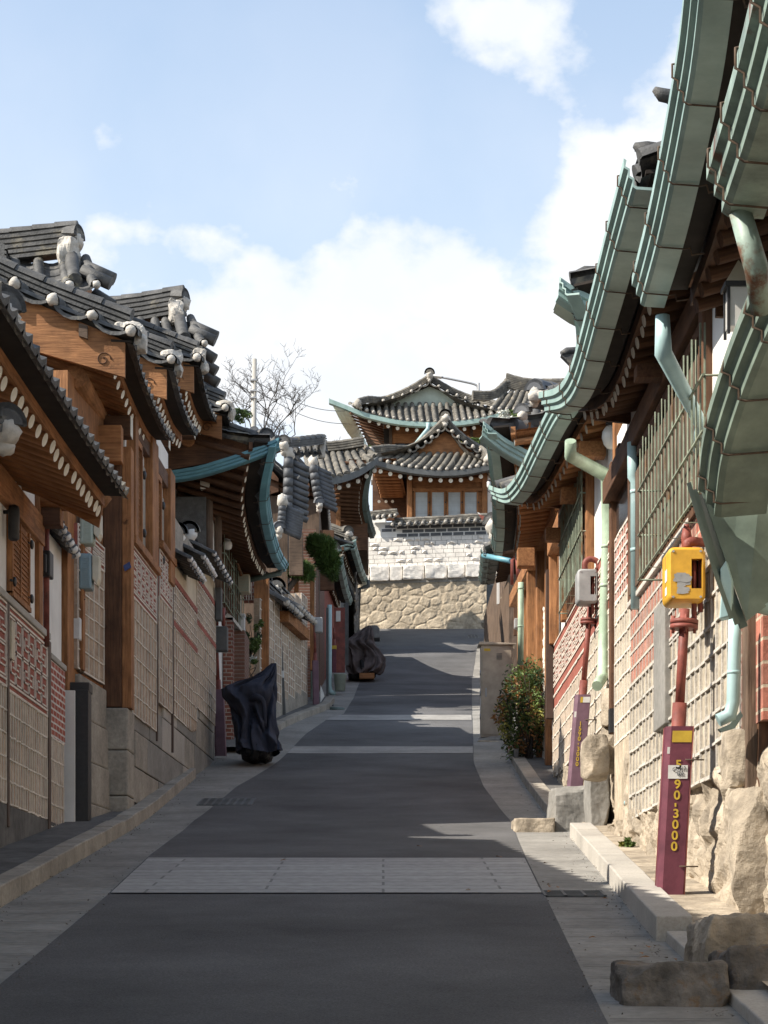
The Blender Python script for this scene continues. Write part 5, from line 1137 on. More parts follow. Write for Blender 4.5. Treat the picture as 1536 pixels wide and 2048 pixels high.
def far_roof(h, pts, s_e, gable_px, s_g, ridge_back, n, tile, fascia_m, raf_n, under, raf_L=1.1, fas=(.0, -.12), base_px=None, gmat='wood_x', sag=.05, left=None, t0=0):
    e0 = Curve([hp(x, y, s_e) for x, y in pts]); e = lambda t: e0(t0+(1-t0)*t)+UP*.10*(t0 > 0)*max(0, 1-t*3)
    xl, xr, yb = base_px; px, py = gable_px
    r = lambda t: hp(xl+(xr-xl)*t, yb, s_g)
    mt, mp = MB(), MB(); tiles(mt, mp, e, r, n, 5, sag, .1, dip=.08)
    pk = hp(px, py, s_g)
    # gable: two verge slopes with tile ends facing out
    for sg in (-1, 1):
        foot = hp(px+sg*(xr-xl)*.30, yb-2, s_g)
        c1 = Curve([pk+Vector((0, -.35, -.05)), pk.lerp(foot, .5)+Vector((0, -.35, -.16)), foot+Vector((0, -.35, -.02))]); c2 = Curve([p+Vector((0, .6, .14)) for p in (pk+UP*-.05, pk.lerp(foot, .5)-UP*.16, foot)])
        tiles(mt, mp, c1, c2, 5, 1, 0, .095, dip=.08, lip=.06)
        fl2 = hp(xl if sg < 0 else xr, yb-3, s_g)
        ridge(mt, [pk+Vector((sg*.06, .25, .10)), pk.lerp(foot, .5)+Vector((0, .25, -.0)), foot+Vector((0, .2, .05)), foot.lerp(e(0 if sg < 0 else 1), .5)+Vector((0, 0, .06)), e(.03 if sg < 0 else .97)+UP*.08], .22, .2, 3, cap=.11)
        mp.ball(e(.03 if sg < 0 else .97)+Vector((0, -.05, .16)), (.17, .17, .2), 10, 8, .5, sg+px)
        # street-parallel slopes run back from the eave corners
        def side(u, v):
            a = left(u)+UP*.06 if sg < 0 and left else e(0 if sg < 0 else 1)+Vector((0, 7*u, -.25*math.sin(math.pi*u))); b = pk+Vector((0, 7*u, 0)); q = a.lerp(b, v); q.z -= .25*math.sin(math.pi*v); return q
        mt.grid(side, 8, 6, False)
    ridge(mt, [pk+Vector((0, -.2, .05)), pk+Vector((0, 3, -.08)), pk+Vector((0, 7, .05))], .3, .22, 4, cap=.12); ridge_end(mt, mp, pk+Vector((0, -.25, .22)), (0, -1, 0), 1.25)
    mt.join(mp, 1).obj('roof_tiles', [K[tile], K['mortar_far']], h)
    f1, f2 = hp(px-(xr-xl)*.27, yb, s_g), hp(px+(xr-xl)*.27, yb, s_g)
    part(h, 'gable', K[gmat], lambda mb: mb.prism([f1+UP*-.15, f2+UP*-.15, f2, pk-UP*.18, f1], (0, .1, 0)))
    part(h, 'fascia', K[fascia_m], lambda mb: mb.sweep([(.03, -.03), (.03, -.22), (-.12, -.26), (-.12, -.06)], [e0(i/20) for i in range(21)], Vector((0, -1, 0)), True))
    rafters(h, e, (0, 1, 0), raf_n, raf_L, .085, .28, K[under[0]], K['paint'], .22, .26, .08, .95)
    mb = MB(); soffit(mb, e, (0, 1, 0), raf_L+.6, .28, .1, .20); mb.obj('eave_boarding', K[under[1]], h)
    return e0
es = Curve([hp(733, 912, s0), hp(748, 955, F/76.5), hp(756, 985, F/79), hp(760, 1005, F/82)])
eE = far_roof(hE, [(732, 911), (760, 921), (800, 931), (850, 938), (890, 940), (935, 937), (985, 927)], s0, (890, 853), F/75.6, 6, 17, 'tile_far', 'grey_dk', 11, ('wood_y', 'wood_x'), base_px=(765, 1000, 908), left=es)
# left side eave running back, with red-brown underside
rafters(hE, es, (1, 0, 0), 20, .9, .06, .02, K['wood_x'], None, .12, .16)
mb = MB(); soffit(mb, es, (1, 0, 0), 1.1, .02, .05, .14); mb.obj('eave_boarding', K['wood_x'], hE)
part(hE, 'side_wing', K['dark_x'], lambda mb: mb.box(hp(745, 1040, F/79), hp(816, 950, F/79)+Vector((0, .2, 0))))
for x in (758, 772, 785): part(hE, 'purlin_end', K['paint'], lambda mb: mb.tube([hp(x, 1003, F/78.8), hp(x, 1003, F/78.6)], .06, 10))
# ---- house at the very top with the pale green eave
hF = thing('hanok_house', 'topmost house with pale green sweeping eave and grey gable', 'house', (2.4, 92, gz(92)))
sF = F/87.0; sFw = F/88.6
esF = Curve([hp(658, 796, sF), hp(684, 848, F/91), hp(706, 880, F/95), hp(735, 912, F/99)])
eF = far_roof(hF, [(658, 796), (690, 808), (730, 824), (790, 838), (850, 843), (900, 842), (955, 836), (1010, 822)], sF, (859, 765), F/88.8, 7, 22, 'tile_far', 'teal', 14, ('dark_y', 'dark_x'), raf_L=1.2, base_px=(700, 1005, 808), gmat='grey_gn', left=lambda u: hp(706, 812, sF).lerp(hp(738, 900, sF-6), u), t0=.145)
def fwbox(mb, x0, y1, x1, y0, d0, d1): a, b = hp(x0, y1, sFw), hp(x1, y0, sFw); mb.box((a.x, 88.6-d1, a.z), (b.x, 88.6-d0, b.z))
part(hF, 'wall', K['wood_x'], lambda mb: fwbox(mb, 768, 960, 975, 850, -6, 0))
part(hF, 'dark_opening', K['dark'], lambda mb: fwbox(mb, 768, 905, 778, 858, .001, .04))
for x in (778, 866, 940): part(hF, 'post', K['oldw_z'], lambda mb: fwbox(mb, x, 960, x+6, 850, .001, .12))
part(hF, 'window', K['glass_dk'], lambda mb: fwbox(mb, 790, 900, 840, 888, .001, .05)); part(hF, 'lintel', K['wood_x'], lambda mb: fwbox(mb, 785, 887, 866, 868, .002, .08))
part(hF, 'side_eave', K['teal_lit'], lambda mb: mb.grid(lambda u, v: esF(u).lerp(hp(703+30*u, 826+60*u, sF-6*u), v)-UP*.08*math.sin(math.pi*v), 8, 4, False))
mb = MB()
for i in range(1, 8): mb.tube([esF(i/8)-UP*.03, hp(703+30*i/8, 826+60*i/8, sF-6*i/8)-UP*.03], .02, 4)
mb.obj('eave_ribs', K['grey_gn'], hF)
part(hF, 'corner_rafters', K['dark_x'], lambda mb: [mb.tube([hp(700+i*4.2, 826+i*7, sF-.4*i), hp(765+i*.8, 850+i*5, sFw-.2*i)], .05, 6) for i in range(10)])
part(hF, 'downspout', K['pipe_lt'], lambda mb: mb.tube([hp(856, 846, sF), hp(856, 858, sF), hp(826, 895, sF)], .09, 8))
part(hF, 'side_wall', K['plaster'], lambda mb: mb.box(hp(742, 960, F/89), hp(768, 912, F/89)+Vector((0, 1, 0))))
# big roof to the right, behind
hG = thing('hanok_house', 'dark roof behind the upper right houses with upturned ridge', 'house', (4.4, 78, gz(78)))
mt, mp = MB(), MB(); eG = Curve([hp(985, 818, 51.5), hp(1060, 822, 51.5), hp(1160, 826, 51.5)])
tiles(mt, mp, eG, lambda t: hp(1012+140*t, 783, 50.2), 12, 5, .05, .1); ridge(mt, [hp(1012, 775, 50.2), hp(1060, 786, 50.2), hp(1160, 785, 50.2)], .5, .24, 7); ridge(mt, [hp(1012, 778, 50.2), hp(985, 800, 50.8), hp(945, 800, 51)], .3, .2, 4); ridge_end(mt, mp, hp(1011, 772, 50.2), (-1, -.4, 0), 1)
mt.join(mp, 1).obj('roof_tiles', [K['tile_far'], K['mortar_far']], hG)
part(hG, 'wall', K['plaster'], lambda mb: mb.box(hp(1000, 1000, 51), hp(1150, 820, 51)+Vector((0, 3, 0))))
# trees, poles and wires beyond
def branch(mb, p, d, L, r, depth, rn, tips):
    n = 4; pts = [p]; q = p
    for i in range(n):
        d = (d+Vector((rn.uniform(-.28, .28), rn.uniform(-.28, .28), rn.uniform(-.16, .22)))).normalized(); q = q+d*L/n; pts.append(q)
    mb.tube(pts, [r*(1-.13*i) for i in range(n+1)], 6 if r > .04 else 4, False)
    if depth == 0: return
    for k in range(rn.choice([2, 3, 3])):
        i = rn.randrange(1, n+1); a = rn.uniform(0, 6.28); side = Vector((math.cos(a), math.sin(a)*.7, rn.uniform(-.1, .5)))
        branch(mb, pts[i], (d*.75+side*.8).normalized(), L*rn.uniform(.5, .74), max(.0085, r*.62), depth-1, rn, tips)
bt = thing('bare_tree', 'bare leafless tree behind the left roofs', 'tree', P(515, 960, 40)-UP*6)
mb = MB(); b0 = ORI[bt.name]; fk = P(520, 905, 40)
mb.tube([b0, b0.lerp(fk, .5)+Vector((.1, 0, 0)), fk], [.26, .22, .18], 8); mb.obj('trunk', K['bark'], bt)
mb = MB(); rn = random.Random(21)
for tx, ty in ((572, 770), (622, 850), (462, 785), (510, 765), (600, 800), (448, 835), (585, 860)):
    d = P(tx, ty, 40)-fk; branch(mb, fk+Vector((0, 0, -.2)), d.normalized(), d.length*.72, .045, 5, rn, None)
mb.obj('crown', K['bark'], bt)
bt2 = thing('bare_tree', 'tips of a second bare tree above the grey tiled roof', 'tree', P(675, 960, 36)-UP*5)
mb = MB(); b0 = ORI[bt2.name]; mb.tube([b0, P(672, 925, 36)], [.16, .09], 6); mb.obj('trunk', K['bark'], bt2); mb = MB()
for tx in (640, 662, 690, 655): branch(mb, P(672, 925, 36), (P(tx, 890, 36)-P(672, 925, 36)).normalized(), .7, .03, 3, rn, None)
mb.obj('crown', K['bark'], bt2)
up = thing('utility_pole', 'pale concrete utility pole rising beside the bare tree', 'utility pole', P(503, 960, 60)-UP*5)
part(up, 'shaft', K['pole'], lambda mb: mb.tube([ORI[up.name], P(509, 718, 60)], [.13, .075], 12))
for y in (762, 783, 797): part(up, 'bracket', K['steel'], lambda mb: [mb.beam(P(502, y, 60)+Vector((-.02, -.1, 0)), P(513, y, 60)+Vector((.02, -.1, 0)), .05, .04), mb.tube([P(507, y-3, 60), P(507, y+2, 60)], .11, 10)])
for i, (x0, y0, x1, y1) in enumerate(((515, 765, 700, 822), (515, 783, 700, 848))):
    mb = MB(); a, b = P(x0, y0, 60), P(x1, y1, 45); mb.tube([a.lerp(b, t/12)-UP*.9*math.sin(math.pi*t/12)*.35 for t in range(13)], .012, 4); solo('power_line', mb, K['iron'], ('upper' if i == 0 else 'lower')+' thin wire from the utility pole to the pale green eave', 'wire')
sl_ = thing('street_lamp', 'grey street lamp whose arm reaches over the topmost roof', 'street lamp', P(957, 900, 40)-UP*4)
part(sl_, 'pole', K['steel'], lambda mb: mb.tube([ORI[sl_.name], P(957, 766, 40)], [.10, .07], 10))
part(sl_, 'arm', K['steel'], lambda mb: mb.tube(catmull([P(956, 779, 40), P(952, 770, 40), P(930, 764, 40), P(880, 754, 40)], 12), .055, 8))
part(sl_, 'lamp_head', K['white_pl'], lambda mb: mb.sweep([(-.16, 0), (-.1, .1), (.1, .1), (.16, 0), (.1, -.05), (-.1, -.05)], [P(883, 755, 40), P(872, 753.5, 40), P(853, 752.5, 40)], None, True))
plant('evergreen_tree', 'dark evergreen crown peeking over the left tile ridge', 'tree', P(470, 826, 62), (.5, .5, .28), 1200, .07, [K['leaf_dk'], K['leaf_gn']], 0, 8, P(470, 900, 62))
plant('evergreen_tree', 'dark evergreen top behind the grey tiled roof left of the gable house', 'tree', P(708, 908, 46), (.45, .4, .22), 900, .07, [K['leaf_dk']], 0, 9, P(708, 960, 46))
plant('flowering_tree', 'white blossoming bush above the right hand roofs', 'bush', P(1012, 846, 66), (.42, .4, .42), 1500, .06, [K['blossom'], K['leaf_gn'], K['blossom']], 3, 10, P(1010, 890, 66))
plant('roof_garden_shrub', 'russet and yellow shrub between the two far gables', 'shrub', P(945, 884, 50), (.6, .4, .3), 1200, .07, [K['leaf_rd'], K['leaf_yl'], K['leaf_gn']], 0, 12, P(945, 920, 50))
plant('roof_garden_shrub', 'dark shrub under the far left pale green eave corner', 'shrub', P(745, 902, 49), (.4, .3, .3), 700, .06, [K['leaf_gn'], K['leaf_dk']], 0, 13, P(745, 930, 49))
# ---------------------------------------------------------------- right row
WR = Wall(2.5, 7, 2.5, 21.85, (-1, 0, 0))
def uy(Y): return Y-7
# nearest gate house: only its eaves reach into view
r0 = thing('hanok_house', 'nearest right house, of which only rusty teal eaves show', 'house', (2.4, 9, gz(9)))
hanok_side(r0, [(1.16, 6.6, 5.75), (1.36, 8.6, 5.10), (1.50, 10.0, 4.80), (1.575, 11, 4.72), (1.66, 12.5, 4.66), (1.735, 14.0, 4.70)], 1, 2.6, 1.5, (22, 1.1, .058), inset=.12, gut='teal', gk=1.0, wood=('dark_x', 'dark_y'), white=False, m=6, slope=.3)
part(r0, 'wall', K['plaster'], lambda mb: mb.box((2.6, 5, 0), (6, 13.4, 6.1)))
part(r0, 'stone_wall', K['stone_warm'], lambda mb: mb.box((2.55, 5, 0), (2.599, 13.4, 4.4)))
part(r0, 'rubble_foot', K['rock'], lambda mb: rough_face(Wall(2.55, 5, 2.55, 11.4, (-1, 0, 0)), mb, 0, 6.4, lambda u: gz(5+u)-.2, lambda u: gz(5+u)+.8, .5, .08, .07, 0, 9, .03))
for y_ in (5.2, 7.6, 10.4, 13.15): part(r0, 'post', K['dark_z'], lambda mb: mb.box((2.47, y_, 1.2+y_*.1), (2.545, y_+.2, 6.1)), .01)
eA = Curve([V(1.33, 6.4, 3.74), V(1.42, 8.0, 3.60), V(1.475, 9.15, 3.58)])
gutter(r0, eA, Vector((-1, 0, 0)), K['teal_old'], 1.15, hoops=.55)
part(r0, 'gate_eave', K['dark_x'], lambda mb: soffit(mb, eA, (1, 0, 0), 1.5, .35, .2, .12))
rafters(r0, eA, (1, 0, 0), 7, 1.0, .055, .3, K['dark_x'], K['paint'], .34, .10)
part(r0, 'gate_roof', K['tile'], lambda mb: mb.grid(lambda u, v: eA(u)+Vector((1.6*v+.1, 0, .9*v-.02)), 6, 3, False))
downspout(r0, [V(1.62, 9.1, 3.36), V(1.70, 9.12, 3.1), V(1.755, 9.3, 2.98)], .052, K['teal_old'])
# the folded sheet canopy with its valley spout
cp = thing('sheet_canopy', 'dented green sheet metal canopy with spout above the yellow gas box', 'canopy', V(2.1, 12, 2))
e1c = [P(1512, 560, 362), P(1478, 640, 352), P(1440, 745, 341), P(1408, 860, 331), P(1396, 965, 322)]
GC = [(0, .02), (0, -.05), (-.05, -.07), (-.05, -.13), (-.10, -.15), (-.10, -.21), (-.14, -.22), (-.42, -.20), (-.42, -.18), (-.13, -.2), (-.08, -.13), (-.03, -.06)]
mb = MB(); mb.sweep(GC, [Curve(e1c)(i/16) for i in range(17)], Vector((-1, 0, 0)), True); gco = mb.obj('gutter', K['teal_shaded'], cp)
cc = Curve(e1c)
for t in (.12, .42, .68, .92):
    q = cc(t); mb = MB(); mb.tube([q+Vector((-a-.012, 0, b-.008)) for a, b in [(-.02, .03)]+GC[1:8]], .007, 5); mb.obj('strap', K['wire'], gco)
tip = P(1372, 968, 318); low = P(1458, 1240, 318)
def valley(mb):
    A = [tip, tip.lerp(low, .33)+UP*-.03, tip.lerp(low, .66)-UP*.03, low]
    prof = [(0, 0), (.035, .02), (.05, -.02), (.09, .0), (.10, -.03), (.16, .0)]
    vs = [a+Vector((x, .05*i-.02, y)) for a in A for i, (x, y) in enumerate(prof)]
    n = len(prof); mb.add(vs, [(i*n+j, i*n+j+1, (i+1)*n+j+1, (i+1)*n+j) for i in range(3) for j in range(n-1)], True)
part(cp, 'valley_gutter', K['teal_dk'], valley)
part(cp, 'apron_sheet', K['teal_shaded'], lambda mb: mb.prism([tip+Vector((.12, .16, 0)), low+Vector((.14, .16, .02)), P(1560, 1190, 318)+Vector((0, .2, 0)), P(1560, 700, 318)+Vector((0, .2, 0)), P(1440, 860, 318)+Vector((0, .2, 0))], (0, .012, 0)))
part(cp, 'top_sheet', K['teal_dk'], lambda mb: mb.prism([cc(0)+Vector((.1, 0, -.02)), cc(.5)+Vector((.1, 0, -.02)), cc(1)+Vector((.1, 0, 0)), cc(1)+Vector((.8, .1, .3)), cc(0)+Vector((.8, 0, .3))], (0, 0, .012)))
part(cp, 'spout_head', K['pipe_lt'], lambda mb: mb.prism([P(1440, 1138, 316), P(1452, 1120, 316), P(1464, 1160, 316), P(1462, 1232, 316), P(1438, 1238, 316), P(1442, 1190, 316)], (.03, .10, 0)), .008)
part(cp, 'side_pipe', K['teal'], lambda mb: mb.tube([P(1486, 1200, 312), P(1500, 1205, 312), P(1570, 1222, 312)], [.04, .055, .055], 12))
part(cp, 'downspout', K['pipe_lt'], lambda mb: [mb.tube([P(1470, 1228, 306), P(1469, 1300, 306), P(1466, 1405, 306), P(1460, 1430, 306), P(1436, 1441, 306)], .043, 14), mb.tube([P(1468, 1342, 306), P(1468, 1348, 306)], .046, 14)])
part(cp, 'torn_sheet', K['teal_dk'], lambda mb: mb.prism([P(1437, 1458, 304), P(1460, 1448, 304), P(1482, 1422, 304), P(1486, 1432, 304), P(1470, 1456, 304), P(1443, 1464, 304)], (0, .05, .0)))
# first wall: rubble foot, square stones, worn red brick
r1 = thing('hanok_house', 'right house with iron window grille above worn red brick and square stones', 'house', (2.5, 17.5, gz(17.5)))
part(r1, 'wall', K['plaster'], lambda mb: mb.box((2.54, 13.5, 0), (6, 21.8, 1.6+5.6)))
part(r1, 'foundation', K['rock'], lambda mb: rough_face(WR, mb, 4.5, 14.85, lambda u: WR.ground(u)-.2, lambda u: 1.6+1.36+.10*noise.noise(Vector((u*1.3, 0, 0))), .62, .075, .028, .02, 2, .04))
panel(r1, WR, uy(13.8), uy(17.25), 1.6+1.30, 1.6+3.12, .25, .22, 0, o=.03, mats=('stone_warm', 'mortar', 'red_band'), seed=31, th=.022, pr=.02)
panel(r1, WR, uy(17.25), uy(19.98), 1.6+1.30, 1.6+2.62, .25, .22, 0, o=.032, mats=('stone_warm', 'mortar', 'red_band'), seed=32, th=.022, pr=.02)
panel(r1, WR, uy(20.0), uy(21.6), 1.6+2.2, 1.6+3.72, .22, .22, 0, o=.0, mats=('stone_warm', 'pointing', 'red_band'), seed=33, th=.02, pr=.014)
part(r1, 'lower_plaster', K['rock_lt'], lambda mb: WR.box(mb, uy(20.0), uy(21.6), 1.6+1.2, 1.6+2.19, -.1, .01))
mb = MB(); WR.box(mb, uy(16.4), uy(19.98), 1.6+2.62, 1.6+3.40, -.05, .036); mb.m = 1
rr = random.Random(8)
for j in range(6):
    z = 1.6+2.63+j*.155
    WR.box(mb, uy(16.4), uy(19.98), z-.009, z+.009, .03, .044)
    u = uy(16.4)+(.11 if j % 2 else 0)
    while u < uy(19.95) and j < 5: WR.box(mb, u-.006, u+.006, z+.01, z+.145, .03, .042); u += .22
mb.obj('worn_brick', [K['brick_old'], K['mortar']], r1)
for a_ in ((14.6, 16.39, 3.13, 3.62), (13.0, 13.78, 1.5, 2.25)): part(r1, 'brick_strip', K['brick_old'], lambda mb: WR.box(mb, uy(a_[0]), uy(a_[1]), 1.6+a_[2], 1.6+a_[3], -.05, .036))
panel(r1, WR, uy(20.0), uy(21.6), 1.6+3.72, 1.6+4.42, .2, .12, .0, o=.0, mats=('red_band', 'pointing', 'red_band'), seed=34, th=.02, name='fret_panel')
part(r1, 'coping', K['mortar'], lambda mb: WR.box(mb, uy(16.0), uy(20.0), 1.6+3.405, 1.6+3.46, -.1, .075), .01)
part(r1, 'board', K['concrete'], lambda mb: WR.box(mb, uy(17.22), uy(17.92), 1.6+1.95, 1.6+3.05, .0, .085), .008)
part(r1, 'post', K['dark_z'], lambda mb: [WR.box(mb, uy(21.68), uy(21.84), 1.6+2.35, 1.6+5.3, -.05, .045)], .012)
part(r1, 'post_shoe', K['iron'], lambda mb: WR.box(mb, uy(21.675), uy(21.845), 1.6+2.36, 1.6+2.62, -.04, .05))
part(r1, 'post', K['oldw_z'], lambda mb: [WR.box(mb, uy(13.25), uy(13.42), 1.6+1.05, 1.6+2.95, -.05, .10)], .012)
part(r1, 'post', K['dark_z'], lambda mb: [WR.box(mb, uy(15.1), uy(15.28), 1.6+3.6, 1.6+5.1, -.02, .10)], .012)
for a_ in ((14.0, 15.1, 3.63, 5.1, .02), (20.0, 21.6, 4.43, 5.4, -.02)): part(r1, 'upper_plaster', K['plaster'], lambda mb: WR.box(mb, uy(a_[0]), uy(a_[1]), 1.6+a_[2], 1.6+a_[3], -.1, a_[4]))
w = part(r1, 'window', K['glass_dk'], lambda mb: WR.box(mb, uy(15.3), uy(19.9), 1.6+3.47, 1.6+4.8, -.05, .02))
part(w, 'frame', K['dark_z'], lambda mb: lattice(mb, WR, uy(15.3), uy(19.9), 1.6+3.47, 1.6+4.8, .02, 5, 2, .09, .05))
part(w, 'reed_blind', K['oldw_z'], lambda mb: [WR.box(mb, uy(15.4)+k*.11, uy(15.4)+k*.11+.085, 1.6+3.5, 1.6+4.6, .07, .08) for k in range(40)])
grille(r1, WR, uy(13.9), uy(17.4), 1.6+3.22, 1.6+4.36, .27, K['grille'], .19, (0, .34, .68), wall_o=.02)
part(r1, 'tie_beam', K['dark_y'], lambda mb: [WR.box(mb, uy(13.5), uy(21.8), 1.6+4.86, 1.6+5.1, -.1, .12)]+[mb.box((2.16, y, 1.6+4.9), (2.5, y+.2, 1.6+5.02)) for y in (14.6, 17.1)]+[mb.box((2.40, 20.5, 1.6+5.0), (2.62, 20.75, 1.6+5.2))], .01)
hanok_side(r1, [(1.63, 13.6, 5.37), (1.665, 15, 5.40), (1.70, 16.5, 5.40), (1.735, 18.5, 5.42), (1.71, 19.7, 5.54), (1.60, 20.7, 5.76)], 1, 2.6, 1.4, (24, 1.15, .058), inset=.12, gut='teal', gk=1.0, wood=('dark_x', 'dark_y'), white=True, m=7, slope=.22)
downspout(r1, [V(1.95, 14.0, 4.44), V(1.955, 14.0, 4.18), V(2.36, 14.9, 3.92), V(2.40, 15.2, 3.8)], .05, K['pipe_lt'])
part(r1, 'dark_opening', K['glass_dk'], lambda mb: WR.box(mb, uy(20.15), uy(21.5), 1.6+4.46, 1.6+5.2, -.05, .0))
downspout(r1, [P(1265, 885, 207), P(1266, 955, 207), P(1272, 965, 207), P(1272, 1218, 207)], .052, K['pipe_lt'])
for (x, y, s, k) in ((1308, 178, 300, 1), (1268, 290, 285, 1.5)):
    t = P(x, y, s); mt, mp = MB(), MB()
    mt.tube([t, t+Vector((.05*k, .02, -.03)), t+Vector((.30, .06, -.06))], [.02, .045*k, .055*k], 8); mt.prism([t+Vector((.01, 0, -.02)), t+Vector((.12*k, 0, -.09*k)), t+Vector((.3, 0, -.1*k)), t+Vector((.3, 0, -.02))], (0, .06, 0))
    if k > 1: mp.ball(t+Vector((.10, .0, -.10)), (.06, .05, .035), 8, 6, .3, 1); mt.prism([t+Vector((.02, 0, -.10)), t+Vector((.10, 0, -.17)), t+Vector((.3, 0, -.19)), t+Vector((.3, 0, -.13))], (0, .1, 0))
    mt.join(mp, 1).obj('corner_tile', [K['tile'], K['mortar']], r1)
for (x0, y0, x1, y1, s, sd) in ((1455, 1458, 1499, 1572, 300, 1), (1468, 1572, 1530, 1832, 306, 2), (1206, 1375, 1236, 1450, 180, 3), (1204, 1452, 1238, 1545, 179, 4), (1252, 1500, 1270, 1560, 196, 5), (1253, 1562, 1270, 1610, 196, 6), (1250, 1612, 1268, 1665, 196, 7), (1168, 1470, 1204, 1560, 182, 8)):
    a, b = P(x0, y1, s), P(x1, y0, s)
    part(r1, 'foundation_stone', K['rock'], lambda mb: mb.rock((a.x, a.y-.05, a.z), (b.x+.08, a.y+.35, b.z), .12, 18, sd))
part(r1, 'drain_stub', K['pipe_lt'], lambda mb: mb.tube([P(1252, 1606, 194), P(1272, 1596, 196)], .028, 10))
lt = thing('wall_lantern', 'hipped metal wall lantern partly behind the dented canopy', 'lantern', P(1481, 640, 320))
a, b = P(1455, 650, 320), P(1507, 572, 320)
part(lt, 'glass', K['glass_w'], lambda mb: mb.box((a.x+.01, a.y+.01, a.z), (b.x-.01, a.y+.14, b.z)))
part(lt, 'frame', K['iron'], lambda mb: [mb.box((x, a.y+y, a.z-.05), (x+.018, a.y+y+.018, b.z+.02)) for x in (a.x, b.x-.018) for y in (0, .132)]+[mb.box((a.x-.015, a.y-.015, b.z+.001), (b.x+.015, a.y+.165, b.z+.03))])
part(lt, 'bracket', K['iron'], lambda mb: mb.beam((b.x-.03, a.y+.08, a.z+.12), (2.55, a.y+.10, a.z+.12), .03, .03))
part(lt, 'roof', K['cream_pl'], lambda mb: [mb.add([(a.x-.01, a.y-.01, b.z+.031), (b.x+.01, a.y-.01, b.z+.031), (b.x+.01, a.y+.16, b.z+.031), (a.x-.01, a.y+.16, b.z+.031), (a.x+.03, a.y+.03, b.z+.10), (b.x-.03, a.y+.03, b.z+.10), (b.x-.03, a.y+.12, b.z+.10), (a.x+.03, a.y+.12, b.z+.10), ((a.x+b.x)/2, a.y+.075, b.z+.19)], [(0, 1, 5, 4), (1, 2, 6, 5), (2, 3, 7, 6), (3, 0, 4, 7), (4, 5, 8), (5, 6, 8), (6, 7, 8), (7, 4, 8)], False)])
# second right house
WS = Wall(2.62, 21.9, 2.66, 31.3, (-1, 0, 0))
us = lambda Y: (Y-21.9)
r2 = thing('hanok_house', 'right house with red fret brick panel, white plaster and green grille', 'house', (2.6, 26.5, gz(26.5)))
part(r2, 'wall', K['plaster'], lambda mb: mb.box((2.74, 21.9, 1), (6.2, 31.3, 1.6+6.4)))
part(r2, 'foundation', K['rock'], lambda mb: rough_face(WS, mb, 0, 9.4, lambda u: WS.ground(u)-.2, lambda u: 1.6+2.72, .6, .07, .05, .0, 6, .03))
panel(r2, WS, us(22.2), us(26.0), 1.6+2.66, 1.6+3.9, .24, .21, 0, o=.02, mats=('stone_warm', 'pointing', 'red_band'), seed=41, th=.02)
panel(r2, WS, us(26.0), us(31.2), 1.6+2.66, 1.6+3.72, .24, .21, 0, o=.02, mats=('stone_y', 'pointing', 'red_band'), seed=42, th=.02)
panel(r2, WS, us(22.2), us(31.2), 1.6+3.91, 1.6+4.72, .24, .21, .80, 16, o=.02, seed=43, th=.02, red=.15, name='fret_panel')
part(r2, 'brick_course', K['red_band'], lambda mb: WS.box(mb, us(26.0), us(31.2), 1.6+3.72, 1.6+3.905, -.05, .02))
part(r2, 'plaster_panel', K['plaster'], lambda mb: WS.box(mb, us(22.1), us(25.03), 1.6+4.73, 1.6+6.2, -.1, .0))
for Y, w_ in ((25.04, .18), (21.95, .12), (28.7, .2), (30.9, .2)): part(r2, 'post', K['wood_z'], lambda mb: WS.box(mb, us(Y), us(Y)+w_, 1.6+4.73, 1.6+6.2, -.02, .10), .012)
w = part(r2, 'window', K['glass_dk'], lambda mb: WS.box(mb, us(25.25), us(28.6), 1.6+4.8, 1.6+6.1, -.08, .0)); part(w, 'frame', K['dark_z'], lambda mb: lattice(mb, WS, us(25.25), us(28.6), 1.6+4.8, 1.6+6.1, .0, 5, 2, .08, .04))
grille(r2, WS, us(25.1), us(28.4), 1.6+4.78, 1.6+6.15, .15, K['grille'], .2, (0, .35, .7, 1))
part(r2, 'tie_beam', K['wood_y'], lambda mb: [WS.box(mb, us(22), us(31), 1.6+6.1, 1.6+6.35, -.1, .13)]+[mb.box((2.28, y, 1.6+5.78), (2.6, y+.2, 1.6+5.96)) for y in (23.4, 25.75, 28.2)], .01)
hanok_side(r2, [(1.84, 20.95, 7.04), (2.00, 21.25, 6.82), (2.08, 21.6, 6.56), (2.03, 22.2, 6.34), (1.905, 23.2, 6.28), (1.83, 24.8, 6.28), (1.76, 26.5, 6.30), (1.66, 27.8, 6.40), (1.50, 28.7, 6.66)], 1, 2.4, 1.4, (24, 1.2, .058), inset=.12, gut='teal', gk=1.0, wood=('wood_x', 'wood_y'), white=True, m=7, slope=.22)
downspout(r2, [P(1141, 882, 182), P(1141, 912, 181), P(1216, 952, 172), P(1214, 1080, 172), P(1208, 1250, 172), P(1206, 1352, 172), P(1194, 1372, 174)], .062, K['pipe_gn'])
ec2 = Curve([V(1.84, 20.95, 7.04), V(2.08, 20.98, 6.90), V(2.5, 21.0, 6.75), V(3.2, 21.0, 6.6)])
gutter(r2, ec2, Vector((0, -1, 0)), K['teal'], .9, hoops=0)
mb = MB(); soffit(mb, ec2, (0, 1, 0), .8, .1, .2, .17); mb.obj('eave_boarding', K['teal_lit'], r2)
mt = MB(); t = P(1153, 545, 186); mt.tube([t, t+Vector((.08, .05, .0)), t+Vector((.4, .2, .03))], [.03, .085, .10], 10); mt.prism([t+Vector((.02, 0, -.04)), t+Vector((.14, 0, -.2)), t+Vector((.4, 0, -.24)), t+Vector((.4, 0, -.02))], (0, .1, 0)); mt.obj('corner_tile', K['tile'], r2)
